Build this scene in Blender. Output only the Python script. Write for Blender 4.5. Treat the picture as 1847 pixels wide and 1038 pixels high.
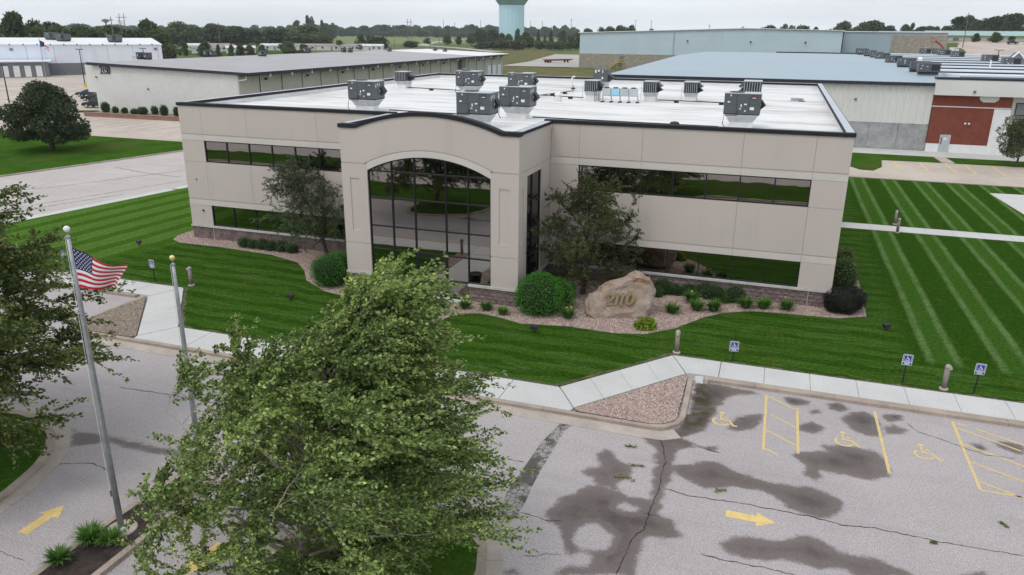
import bpy, math, random
import numpy as np
from mathutils import Matrix, Vector

for o in list(bpy.data.objects):
    bpy.data.objects.remove(o, do_unlink=True)
scn = bpy.context.scene
COL = scn.collection
R = math.radians

# ------------------------------------------------------------------ camera
CAM = (36.7136, -40.495, 13.5489)
yaw, pitch, roll, foc = -0.3281, 0.3257, 0.0093, 1371.2151
f = Vector((math.sin(yaw)*math.cos(pitch), math.cos(yaw)*math.cos(pitch), -math.sin(pitch)))
r = Vector((math.cos(yaw), -math.sin(yaw), 0))
u = r.cross(f)
r2 = math.cos(roll)*r + math.sin(roll)*u
u2 = -math.sin(roll)*r + math.cos(roll)*u
cd = bpy.data.cameras.new('camera')
cd.sensor_fit = 'HORIZONTAL'; cd.sensor_width = 36.0
cd.lens = 36.0*foc/1847.0
cd.clip_start = 0.5; cd.clip_end = 20000
cam = bpy.data.objects.new('camera', cd); COL.objects.link(cam)
cam.matrix_world = Matrix(((r2.x, u2.x, -f.x, CAM[0]), (r2.y, u2.y, -f.y, CAM[1]), (r2.z, u2.z, -f.z, CAM[2]), (0, 0, 0, 1)))
scn.camera = cam

# ------------------------------------------------------------------ sky
SUN_EL, SUN_AZ = 58.0, 205.0      # azimuth measured clockwise from +Y
w = bpy.data.worlds.new('World'); scn.world = w; w.use_nodes = True
nt = w.node_tree; nt.nodes.clear()
out = nt.nodes.new('ShaderNodeOutputWorld'); bg = nt.nodes.new('ShaderNodeBackground')
sky = nt.nodes.new('ShaderNodeTexSky'); sky.sky_type = 'NISHITA'; sky.sun_disc = False
sky.sun_elevation = R(SUN_EL); sky.sun_rotation = R(SUN_AZ)
sky.air_density = 1.0; sky.dust_density = 4.0; sky.ozone_density = 1.0; sky.altitude = 250
tc = nt.nodes.new('ShaderNodeTexCoord'); mp = nt.nodes.new('ShaderNodeMapping'); mp.inputs['Scale'].default_value = (1.2, 1.2, 7.0)
nz = nt.nodes.new('ShaderNodeTexNoise'); nz.inputs['Scale'].default_value = 1.6; nz.inputs['Detail'].default_value = 5
mr = nt.nodes.new('ShaderNodeMapRange'); mr.inputs[1].default_value = 0.35; mr.inputs[2].default_value = 0.68
mr.inputs[3].default_value = 0.72; mr.inputs[4].default_value = 0.99
mx = nt.nodes.new('ShaderNodeMix'); mx.data_type = 'RGBA'
mx.inputs['B'].default_value = (10.5, 11.1, 11.75, 1)      # closed pale cloud cover
nt.links.new(tc.outputs['Generated'], mp.inputs['Vector']); nt.links.new(mp.outputs[0], nz.inputs['Vector'])
nt.links.new(nz.outputs['Fac'], mr.inputs[0]); nt.links.new(mr.outputs[0], mx.inputs['Factor'])
nt.links.new(sky.outputs[0], mx.inputs['A']); nt.links.new(mx.outputs['Result'], bg.inputs['Color'])
bg.inputs['Strength'].default_value = 0.1
nt.links.new(bg.outputs[0], out.inputs[0])

sl = bpy.data.lights.new('sun', 'SUN'); sl.energy = 1.0; sl.angle = R(20); sl.color = (1.0, 0.965, 0.91)
so = bpy.data.objects.new('sun', sl); COL.objects.link(so)
sd = Vector((math.sin(R(SUN_AZ))*math.cos(R(SUN_EL)), math.cos(R(SUN_AZ))*math.cos(R(SUN_EL)), math.sin(R(SUN_EL))))
so.rotation_euler = sd.to_track_quat('Z', 'Y').to_euler(); so.location = (0, 0, 80)

vs = scn.view_settings
scn.display_settings.display_device = 'sRGB'
vs.view_transform = 'Standard'; vs.look = 'None'; vs.exposure = 0.0; vs.gamma = 1.0; vs.use_curve_mapping = False

# ------------------------------------------------------------------ helpers
def tag(o, label=None, cat=None, group=None, kind=None):
    if label: o['label'] = label
    if cat: o['category'] = cat
    if group: o['group'] = group
    if kind: o['kind'] = kind
    return o

def thing(name, label, cat, loc=(0, 0, 0), rz=0.0, group=None):
    o = bpy.data.objects.new(name, None); COL.objects.link(o)
    o.location = loc; o.rotation_euler = (0, 0, rz); o.empty_display_size = 0.2
    return tag(o, label, cat, group)

def link(name, me, parent=None, loc=None):
    o = bpy.data.objects.new(name, me); COL.objects.link(o)
    if parent: o.parent = parent
    if loc is not None: o.location = loc
    return o

def dup(o, parent=None):
    c = o.copy(); COL.objects.link(c); c.parent = parent
    for ch in list(o.children): dup(ch, c)
    return c

def area2(p):
    return sum(p[i][0]*p[(i+1) % len(p)][1]-p[(i+1) % len(p)][0]*p[i][1] for i in range(len(p)))

class MB:
    def __init__(s): s.v = []; s.f = []
    def add(s, vs, fs):
        b = len(s.v); s.v += [tuple(p) for p in vs]; s.f += [tuple(b+i for i in q) for q in fs]; return s
    def box(s, x0, x1, y0, y1, z0, z1):
        return s.add([(x0, y0, z0), (x1, y0, z0), (x1, y1, z0), (x0, y1, z0), (x0, y0, z1), (x1, y0, z1), (x1, y1, z1), (x0, y1, z1)],
                     [(0, 3, 2, 1), (4, 5, 6, 7), (0, 1, 5, 4), (1, 2, 6, 5), (2, 3, 7, 6), (3, 0, 4, 7)])
    def hexa(s, lo, hi):            # two 4-point rings
        return s.add(list(lo)+list(hi), [(0, 3, 2, 1), (4, 5, 6, 7), (0, 1, 5, 4), (1, 2, 6, 5), (2, 3, 7, 6), (3, 0, 4, 7)])
    def prism(s, poly, z0, z1):
        p = list(poly)
        if area2(p) < 0: p = p[::-1]
        n = len(p)
        return s.add([(a[0], a[1], z0) for a in p]+[(a[0], a[1], z1) for a in p],
                     [tuple(range(n-1, -1, -1)), tuple(range(n, 2*n))]+[(i, (i+1) % n, n+(i+1) % n, n+i) for i in range(n)])
    def prism_y(s, poly, y0, y1):   # poly in (x,z), extruded along y
        p = list(poly)
        if area2(p) < 0: p = p[::-1]
        n = len(p)
        return s.add([(a[0], y0, a[1]) for a in p]+[(a[0], y1, a[1]) for a in p],
                     [tuple(range(n)), tuple(range(2*n-1, n-1, -1))]+[((i+1) % n, i, n+i, n+(i+1) % n) for i in range(n)])
    def prism_x(s, poly, x0, x1):   # poly in (y,z), extruded along x
        p = list(poly)
        if area2(p) < 0: p = p[::-1]
        n = len(p)
        return s.add([(x0, a[0], a[1]) for a in p]+[(x1, a[0], a[1]) for a in p],
                     [tuple(range(n-1, -1, -1)), tuple(range(n, 2*n))]+[(i, (i+1) % n, n+(i+1) % n, n+i) for i in range(n)])
    def cyl(s, x, y, z0, z1, r0, r1=None, n=12):
        r1 = r0 if r1 is None else r1
        A = [(math.cos(2*math.pi*i/n), math.sin(2*math.pi*i/n)) for i in range(n)]
        return s.add([(x+a*r0, y+b*r0, z0) for a, b in A]+[(x+a*r1, y+b*r1, z1) for a, b in A],
                     [tuple(range(n-1, -1, -1)), tuple(range(n, 2*n))]+[(i, (i+1) % n, n+(i+1) % n, n+i) for i in range(n)])
    def lathe(s, prof, x=0, y=0, n=16):     # prof = [(r,z)...]
        V = []; F = []
        for rr, z in prof:
            V += [(x+rr*math.cos(2*math.pi*i/n), y+rr*math.sin(2*math.pi*i/n), z) for i in range(n)]
        for k in range(len(prof)-1):
            F += [(k*n+i, k*n+(i+1) % n, (k+1)*n+(i+1) % n, (k+1)*n+i) for i in range(n)]
        F += [tuple(range(n-1, -1, -1)), tuple(range((len(prof)-1)*n, len(prof)*n))]
        return s.add(V, F)
    def tube(s, pts, rad, n=7):
        P = [Vector(p) for p in pts]; m = len(P)
        rad = [rad]*m if not hasattr(rad, '__len__') else rad
        V = []; F = []; ref = Vector((0.31, 0.52, 0.8))
        for i, p in enumerate(P):
            t = (P[min(i+1, m-1)]-P[max(i-1, 0)]).normalized()
            a = t.cross(ref)
            if a.length < 1e-3: a = t.cross(Vector((1, 0, 0)))
            a.normalize(); b = t.cross(a)
            for k in range(n):
                c = 2*math.pi*k/n; V.append(p+rad[i]*(math.cos(c)*a+math.sin(c)*b))
        for i in range(m-1):
            F += [(i*n+k, i*n+(k+1) % n, (i+1)*n+(k+1) % n, (i+1)*n+k) for k in range(n)]
        F += [tuple(range(n-1, -1, -1)), tuple(range((m-1)*n, m*n))]
        return s.add(V, F)
    def ball(s, x, y, z, r, n=12, sz=1.0):
        prof = [(max(r*math.sin(math.pi*k/8), 1e-4), z-r*sz*math.cos(math.pi*k/8)) for k in range(9)]
        return s.lathe(prof, x, y, n)
    def mesh(s, name, mat, smooth=False):
        me = bpy.data.meshes.new(name); me.from_pydata(s.v, [], s.f)
        for m in (mat if isinstance(mat, (list, tuple)) else [mat]): me.materials.append(m)
        if smooth: me.polygons.foreach_set('use_smooth', [True]*len(me.polygons))
        me.update(); return me
    def build(s, name, mat, parent=None, smooth=False, loc=None):
        return link(name, s.mesh(name, mat, smooth), parent, loc)

def np_mesh(name, V, F, mat, attr=None, smooth=False):
    """V (n,3), F (m,k) numpy; attr = {name: per-point float}"""
    me = bpy.data.meshes.new(name); n, m, k = len(V), len(F), F.shape[1]
    me.vertices.add(n); me.vertices.foreach_set('co', np.ascontiguousarray(V, np.float32).ravel())
    me.loops.add(m*k); me.loops.foreach_set('vertex_index', np.ascontiguousarray(F, np.int32).ravel())
    me.polygons.add(m); me.polygons.foreach_set('loop_start', np.arange(0, m*k, k, dtype=np.int32))
    me.polygons.foreach_set('loop_total', np.full(m, k, np.int32))
    if smooth: me.polygons.foreach_set('use_smooth', np.ones(m, bool))
    me.update(calc_edges=True)
    for a, d in (attr or {}).items():
        at = me.attributes.new(a, 'FLOAT', 'POINT'); at.data.foreach_set('value', np.ascontiguousarray(d, np.float32))
    me.materials.append(mat); return me

def offset_path(path, d):
    """offset an open polyline to its left by d (mitred)"""
    out = []; n = len(path)
    for i in range(n):
        a = np.array(path[max(i-1, 0)]); b = np.array(path[i]); c = np.array(path[min(i+1, n-1)])
        n1 = None; n2 = None
        if i > 0: t = (b-a)/np.linalg.norm(b-a); n1 = np.array((-t[1], t[0]))
        if i < n-1: t = (c-b)/np.linalg.norm(c-b); n2 = np.array((-t[1], t[0]))
        if n1 is None: nn = n2
        elif n2 is None: nn = n1
        else: nn = (n1+n2)/max(1+n1.dot(n2), 0.35)
        out.append(tuple(b+nn*d))
    return out

def resample(path, step):
    P = np.array(path, float); seg = np.linalg.norm(np.diff(P, axis=0), axis=1); s = np.concatenate([[0], np.cumsum(seg)])
    n = max(2, int(round(s[-1]/step))+1); t = np.linspace(0, s[-1], n)
    return [(float(np.interp(q, s, P[:, 0])), float(np.interp(q, s, P[:, 1]))) for q in t]

def arc(cx, cy, rad, a0, a1, n=8):
    return [(cx+rad*math.cos(R(a0+(a1-a0)*i/n)), cy+rad*math.sin(R(a0+(a1-a0)*i/n))) for i in range(n+1)]

def inside(px, py, poly):
    P = np.array(poly); x0, y0 = P[:, 0], P[:, 1]; x1, y1 = np.roll(x0, -1), np.roll(y0, -1)
    c = np.zeros(len(px), bool)
    for a, b, cc, d in zip(x0, y0, x1, y1):
        if b == d: continue
        h = ((b > py) != (d > py)) & (px < (cc-a)*(py-b)/(d-b)+a); c ^= h
    return c

def poly_dist(px, py, poly):
    d = np.full(px.shape, 1e9); P = np.array(poly)
    for i in range(len(P)):
        a, b = P[i], P[(i+1) % len(P)]; ab = b-a; L = max(ab@ab, 1e-9)
        t = np.clip(((px-a[0])*ab[0]+(py-a[1])*ab[1])/L, 0, 1)
        d = np.minimum(d, np.hypot(px-a[0]-t*ab[0], py-a[1]-t*ab[1]))
    return d

# ------------------------------------------------------------------ materials
class NB:
    def __init__(s, name):
        s.m = bpy.data.materials.new(name); s.m.use_nodes = True; s.t = s.m.node_tree
        s.b = s.t.nodes['Principled BSDF']; s._p = None
    def n(s, ty, **kw):
        d = s.t.nodes.new(ty)
        for k, v in kw.items(): setattr(d, k, v)
        return d
    def l(s, a, b): s.t.links.new(a, b)
    def put(s, sock, v):
        if hasattr(v, 'is_linked') or isinstance(v, bpy.types.NodeSocket): s.l(v, sock)
        else: sock.default_value = v
    @property
    def pos(s):
        if s._p is None: s._p = s.n('ShaderNodeNewGeometry').outputs['Position']
        return s._p
    def xyz(s):
        d = s.n('ShaderNodeSeparateXYZ'); s.l(s.pos, d.inputs[0]); return d.outputs
    def ma(s, op, a, b=0.0, c=0.0, clamp=False):
        d = s.n('ShaderNodeMath', operation=op, use_clamp=clamp)
        s.put(d.inputs[0], a); s.put(d.inputs[1], b); s.put(d.inputs[2], c); return d.outputs[0]
    def ss(s, v, a, b, o0=0.0, o1=1.0, kind='SMOOTHSTEP'):
        d = s.n('ShaderNodeMapRange', interpolation_type=kind)
        s.put(d.inputs[0], v); d.inputs[1].default_value = a; d.inputs[2].default_value = b
        d.inputs[3].default_value = o0; d.inputs[4].default_value = o1; return d.outputs[0]
    def noise(s, scale, detail=3, rough=0.55, stretch=None, vec=None):
        d = s.n('ShaderNodeTexNoise'); d.inputs['Scale'].default_value = scale
        d.inputs['Detail'].default_value = detail; d.inputs['Roughness'].default_value = rough
        v = vec if vec is not None else s.pos
        if stretch:
            m = s.n('ShaderNodeMapping'); m.inputs['Scale'].default_value = stretch; s.l(v, m.inputs['Vector']); v = m.outputs[0]
        s.l(v, d.inputs['Vector']); return d.outputs['Fac']
    def mix(s, fac, a, b, mode='MIX'):
        d = s.n('ShaderNodeMix', data_type='RGBA', blend_type=mode)
        s.put(d.inputs['Factor'], fac)
        for k, v in (('A', a), ('B', b)):
            s.put(d.inputs[k], (v[0], v[1], v[2], 1) if isinstance(v, (tuple, list)) else v)
        return d.outputs['Result']
    def attr(s, name):
        d = s.n('ShaderNodeAttribute', attribute_name=name); return d.outputs['Fac']
    def bump(s, h, dist=0.02, strength=1.0):
        d = s.n('ShaderNodeBump'); d.inputs['Distance'].default_value = dist; d.inputs['Strength'].default_value = strength
        s.l(h, d.inputs['Height']); s.l(d.outputs[0], s.b.inputs['Normal'])
    def done(s, col, rough=0.8, metal=0.0, spec=0.4):
        s.put(s.b.inputs['Base Color'], (col[0], col[1], col[2], 1) if isinstance(col, (tuple, list)) else col)
        s.put(s.b.inputs['Roughness'], rough); s.put(s.b.inputs['Metallic'], metal)
        s.put(s.b.inputs['Specular IOR Level'], spec)
        return s.m

def mul(c, k): return tuple(min(v*k, 0.95) for v in c)

def pmat(name, c, rough=0.75, var=0.12, scale=1.5, fine=0.0, fscale=30.0, metal=0.0, bump=0.0, bscale=40.0, spec=0.4, stretch=None):
    """general painted / worn surface: colour drifts with two noises, optional relief"""
    b = NB(name)
    col = b.mix(b.ss(b.noise(scale, 4, 0.6, stretch), 0.3, 0.7), mul(c, 1-var), mul(c, 1+var))
    if fine: col = b.mix(b.ss(b.noise(fscale, 2, 0.6), 0.3, 0.7), b.mix(1.0, col, (1-fine,)*3, 'MULTIPLY'), b.mix(1.0, col, (1+fine,)*3, 'MULTIPLY'))
    if bump: b.bump(b.noise(bscale, 3), bump)
    return b.done(col, rough, metal, spec)

MT = {}
b = NB('stucco')
c = b.mix(b.ss(b.noise(0.25, 4, 0.6), 0.3, 0.7), (0.535, 0.472, 0.430), (0.558, 0.494, 0.452))
c = b.mix(b.ma('MULTIPLY', b.ss(b.noise(1.0, 4, 0.65, (1.6, 1.6, 0.16)), 0.52, 0.75), 0.16), c, (0.37, 0.325, 0.30))      # rain streaks
c = b.mix(b.ma('MULTIPLY', b.ss(b.noise(2.2, 5, 0.7), 0.58, 0.75), 0.10), c, (0.40, 0.35, 0.32))
b.bump(b.noise(60, 3), 0.004); MT['stucco'] = b.done(c, 0.9, 0, 0.2)
MT['stucco_light'] = pmat('stucco_light', (0.60, 0.55, 0.51), 0.9, 0.03, 0.5, bump=0.004, bscale=60, spec=0.2)
MT['wall_core'] = pmat('wall_core', (0.20, 0.185, 0.17), 0.9, 0.05)
MT['coping'] = pmat('coping', (0.013, 0.013, 0.016), 0.75, 0.15, 2.0)
MT['coping_sky_sheen'] = pmat('coping_sky_sheen', (0.42, 0.45, 0.50), 0.35, 0.05, 0.6)  # pale grey paints the sky's reflection on the dark coping
MT['block'] = pmat('block', (0.20, 0.15, 0.145), 0.95, 0.22, 1.7, 0.22, 22.0, bump=0.03, bscale=22, spec=0.15)
MT['mortar'] = pmat('mortar', (0.16, 0.125, 0.12), 0.95, 0.1)
MT['sill'] = pmat('sill', (0.50, 0.48, 0.46), 0.85, 0.12, 2.0, 0.08, 14)
MT['frame'] = pmat('frame', (0.012, 0.012, 0.014), 0.4, 0.1)
b = NB('glass'); MT['glass'] = b.done((0.30, 0.285, 0.27), 0.012, 1.0)
b.bump(b.noise(0.45, 2), 0.010, 0.4)
b = NB('glass_side'); MT['glass_side'] = b.done((0.10, 0.09, 0.085), 0.02, 1.0)
# membrane roof with ponding marks
b = NB('roof_membrane')
n1 = b.ss(b.noise(0.16, 5, 0.65, (0.5, 1.6, 1)), 0.47, 0.68); n2 = b.ss(b.noise(0.5, 4, 0.6, (0.35, 2.2, 1)), 0.50, 0.68)
c = b.mix(b.ma('MULTIPLY', n1, 0.6), (0.74, 0.735, 0.725), (0.42, 0.38, 0.36))
c = b.mix(b.ma('MULTIPLY', n2, 0.5), c, (0.30, 0.28, 0.27))
n3 = b.ss(b.noise(0.13, 3, 0.6, (0.6, 1.5, 1)), 0.64, 0.74)
c = b.mix(b.ma('MULTIPLY', n3, 0.5), c, (0.55, 0.38, 0.34))
sx = b.xyz(); seam = b.ma('LESS_THAN', b.ma('PINGPONG', b.ma('ADD', sx[1], 300.0), 1.5), 0.03)
c = b.mix(b.ma('MULTIPLY', seam, 0.22), c, (0.35, 0.34, 0.33))
MT['roof_membrane'] = b.done(c, 0.62, 0, 0.35)
MT['parapet'] = pmat('parapet', (0.68, 0.68, 0.68), 0.7, 0.06, 0.6, 0.05, 5)
MT['unit_grey'] = pmat('unit_grey', (0.088, 0.098, 0.105), 0.45, 0.08, 1.2)
MT['unit_light'] = pmat('unit_light', (0.45, 0.48, 0.50), 0.4, 0.08, 2.0)
MT['unit_dark'] = pmat('unit_dark', (0.02, 0.021, 0.022), 0.6, 0.1)
MT['galv'] = pmat('galv', (0.50, 0.52, 0.54), 0.35, 0.12, 3.0, metal=0.6)
MT['curb_white'] = pmat('curb_white', (0.70, 0.70, 0.69), 0.7, 0.08, 2.0)
MT['sticker'] = pmat('sticker', (0.75, 0.76, 0.76), 0.5, 0.05)
MT['red_print'] = pmat('red_print', (0.30, 0.07, 0.07), 0.5, 0.05)
MT['blue_film'] = pmat('blue_film', (0.30, 0.62, 0.78), 0.4, 0.1, 6.0)
MT['black'] = pmat('black', (0.014, 0.014, 0.015), 0.55, 0.1)
MT['rubber'] = pmat('rubber', (0.02, 0.02, 0.02), 0.85, 0.1)
MT['white'] = pmat('white', (0.75, 0.75, 0.75), 0.55, 0.05)
MT['alu'] = pmat('alu', (0.33, 0.34, 0.355), 0.42, 0.12, 2.5, 0.08, 9, metal=0.35)
MT['gold'] = pmat('gold', (0.75, 0.62, 0.30), 0.35, 0.1, metal=0.5)
MT['concrete'] = pmat('concrete', (0.54, 0.535, 0.52), 0.88, 0.05, 0.5, 0.05, 12, bump=0.003, bscale=90, spec=0.2)
MT['kerb'] = pmat('kerb', (0.37, 0.305, 0.255), 0.9, 0.16, 0.9, 0.12, 18, bump=0.004, bscale=60, spec=0.2)
MT['gutter'] = pmat('gutter', (0.43, 0.375, 0.33), 0.9, 0.14, 0.7, 0.10, 20, bump=0.004, bscale=60, spec=0.2)
MT['lot_concrete'] = pmat('lot_concrete', (0.475, 0.408, 0.352), 0.9, 0.12, 0.11, 0.05, 1.2, spec=0.2)
MT['yellow'] = pmat('yellow', (0.68, 0.50, 0.20), 0.8, 0.10, 2.5, 0.10, 25)
b = NB('worn_yellow')
c = b.mix(b.ss(b.noise(9, 4, 0.7), 0.52, 0.66), (0.66, 0.50, 0.22), (0.42, 0.36, 0.28)); MT['worn_yellow'] = b.done(c, 0.85, 0, 0.2)
MT['crack'] = pmat('crack', (0.045, 0.04, 0.036), 0.95, 0.3, 3.0)
MT['tar'] = pmat('tar', (0.10, 0.092, 0.085), 0.8, 0.3, 2.0, 0.3, 14)
b = NB('tar'); vo = b.n('ShaderNodeTexVoronoi', feature='DISTANCE_TO_EDGE'); vo.inputs['Scale'].default_value = 5.2; b.l(b.pos, vo.inputs['Vector'])
crk = b.ss(vo.outputs['Distance'], 0.02, 0.09); keep = b.ss(b.noise(1.4, 3), 0.40, 0.52)
c = b.mix(b.ma('MULTIPLY', crk, keep), b.mix(b.noise(14, 3), (0.055, 0.05, 0.045), (0.14, 0.125, 0.115)), b.mix(b.noise(20, 3, 0.8), (0.22, 0.20, 0.19), (0.42, 0.39, 0.37)))
MT['tar'] = b.done(c, 0.85, 0, 0.25)
MT['roof_pale'] = pmat('roof_pale', (0.66, 0.72, 0.77), 0.55, 0.04, 0.15)
MT['mulch'] = pmat('mulch', (0.05, 0.035, 0.03), 0.95, 0.4, 3.0, 0.5, 30, bump=0.05, bscale=25)
MT['gravel_base'] = pmat('gravel_base', (0.30, 0.225, 0.19), 0.95, 0.25, 3.0, 0.35, 28, bump=0.03, bscale=30)
MT['soil_bed'] = pmat('soil_bed', (0.24, 0.18, 0.14), 0.95, 0.25, 2.0, 0.35, 30, bump=0.03, bscale=30)
b = NB('stone_chip'); c = b.mix(b.attr('tint'), (0.20, 0.13, 0.11), (0.62, 0.50, 0.44)); MT['stone_chip'] = b.done(c, 0.9, 0, 0.2)
b = NB('stone_chip_grey'); c = b.mix(b.attr('tint'), (0.13, 0.10, 0.085), (0.52, 0.43, 0.34)); MT['stone_chip_grey'] = b.done(c, 0.9, 0, 0.2)
MT['bark'] = pmat('bark', (0.075, 0.055, 0.045), 0.95, 0.3, 6.0, 0.3, 30, bump=0.02, bscale=25)
MT['bark_pale'] = pmat('bark_pale', (0.30, 0.26, 0.22), 0.9, 0.3, 6.0, 0.3, 30, bump=0.02, bscale=25)
MT['sign_blue'] = pmat('sign_blue', (0.018, 0.032, 0.26), 0.4, 0.05)
MT['bollard'] = pmat('bollard', (0.24, 0.20, 0.185), 0.7, 0.08, 3.0)
MT['bollard_cap'] = pmat('bollard_cap', (0.36, 0.32, 0.29), 0.7, 0.08, 3.0)
MT['flag_red'] = pmat('flag_red', (0.52, 0.016, 0.05), 0.75, 0.08, 3)
MT['flag_white'] = pmat('flag_white', (0.76, 0.74, 0.74), 0.75, 0.05, 3)
MT['flag_blue'] = pmat('flag_blue', (0.014, 0.020, 0.10), 0.75, 0.1, 3)
MT['letter_gold'] = pmat('letter_gold', (0.27, 0.215, 0.115), 0.45, 0.1, 4, metal=0.3)
MT['wood_pole'] = pmat('wood_pole', (0.17, 0.14, 0.12), 0.9, 0.2, 3)
MT['metal_white'] = pmat('metal_white', (0.74, 0.77, 0.84), 0.6, 0.03, 0.3)
MT['metal_cream'] = pmat('metal_cream', (0.66, 0.66, 0.635), 0.6, 0.04, 0.3)
MT['metal_beige'] = pmat('metal_beige', (0.50, 0.485, 0.43), 0.6, 0.05, 0.3)
MT['metal_blue'] = pmat('metal_blue', (0.325, 0.40, 0.455), 0.55, 0.04, 0.15)
MT['metal_blue_grey'] = pmat('metal_blue_grey', (0.50, 0.60, 0.67), 0.6, 0.03, 0.15)
MT['roof_grey'] = pmat('roof_grey', (0.36, 0.345, 0.35), 0.6, 0.06, 0.2)
MT['roof_white'] = pmat('roof_white', (0.74, 0.74, 0.74), 0.6, 0.04, 0.2)
MT['trim_dark'] = pmat('trim_dark', (0.022, 0.026, 0.04), 0.5, 0.1)
MT['grey_paint'] = pmat('grey_paint', (0.17, 0.175, 0.19), 0.75, 0.06, 0.5)
MT['tilt_concrete'] = pmat('tilt_concrete', (0.33, 0.33, 0.335), 0.9, 0.16, 0.6, 0.1, 3)
MT['yellow_paint'] = pmat('yellow_paint', (0.70, 0.48, 0.05), 0.5, 0.08)
MT['red_paint'] = pmat('red_paint', (0.45, 0.03, 0.03), 0.5, 0.08)
MT['tower_blue'] = pmat('tower_blue', (0.50, 0.71, 0.80), 0.6, 0.03, 0.05, stretch=(1, 1, 0.15))
MT['tower_green'] = pmat('tower_green', (0.30, 0.42, 0.43), 0.6, 0.04, 0.05)
MT['roof_green'] = pmat('roof_green', (0.30, 0.44, 0.41), 0.6, 0.05, 0.1)
MT['home_white'] = pmat('home_white', (0.62, 0.62, 0.60), 0.7, 0.08, 0.2)
MT['home_roof'] = pmat('home_roof', (0.30, 0.26, 0.25), 0.85, 0.15, 0.2)
MT['dark_glass'] = pmat('dark_glass', (0.02, 0.024, 0.03), 0.12, 0.05, spec=0.6)
def brickmat(name, c1, c2, mo, sc, axis='xz', msize=0.012, rowh=0.25, bw=0.5, bumpd=0.01):
    b = NB(name); d = b.n('ShaderNodeTexBrick'); s = b.xyz(); cb = b.n('ShaderNodeCombineXYZ')
    b.l(s[0], cb.inputs[0]); b.l(s[2], cb.inputs[1]); b.l(cb.outputs[0], d.inputs['Vector'])
    d.inputs['Color1'].default_value = (*c1, 1); d.inputs['Color2'].default_value = (*c2, 1); d.inputs['Mortar'].default_value = (*mo, 1)
    d.inputs['Scale'].default_value = sc; d.inputs['Mortar Size'].default_value = msize; d.inputs['Row Height'].default_value = rowh; d.inputs['Brick Width'].default_value = bw
    c = b.mix(b.ss(b.noise(1.2, 4), 0.3, 0.7), b.mix(1.0, d.outputs['Color'], (0.85,)*3, 'MULTIPLY'), d.outputs['Color'])
    return b.done(c, 0.9, 0, 0.2)
MT['red_brick'] = brickmat('red_brick', (0.20, 0.052, 0.036), (0.26, 0.072, 0.048), (0.17, 0.09, 0.07), 3.2)
MT['planter_brick'] = brickmat('planter_brick', (0.26, 0.13, 0.09), (0.33, 0.18, 0.13), (0.3, 0.25, 0.2), 3.0)
MT['field_stone'] = brickmat('field_stone', (0.42, 0.37, 0.29), (0.26, 0.24, 0.21), (0.36, 0.33, 0.29), 0.9, msize=0.02)

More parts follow.
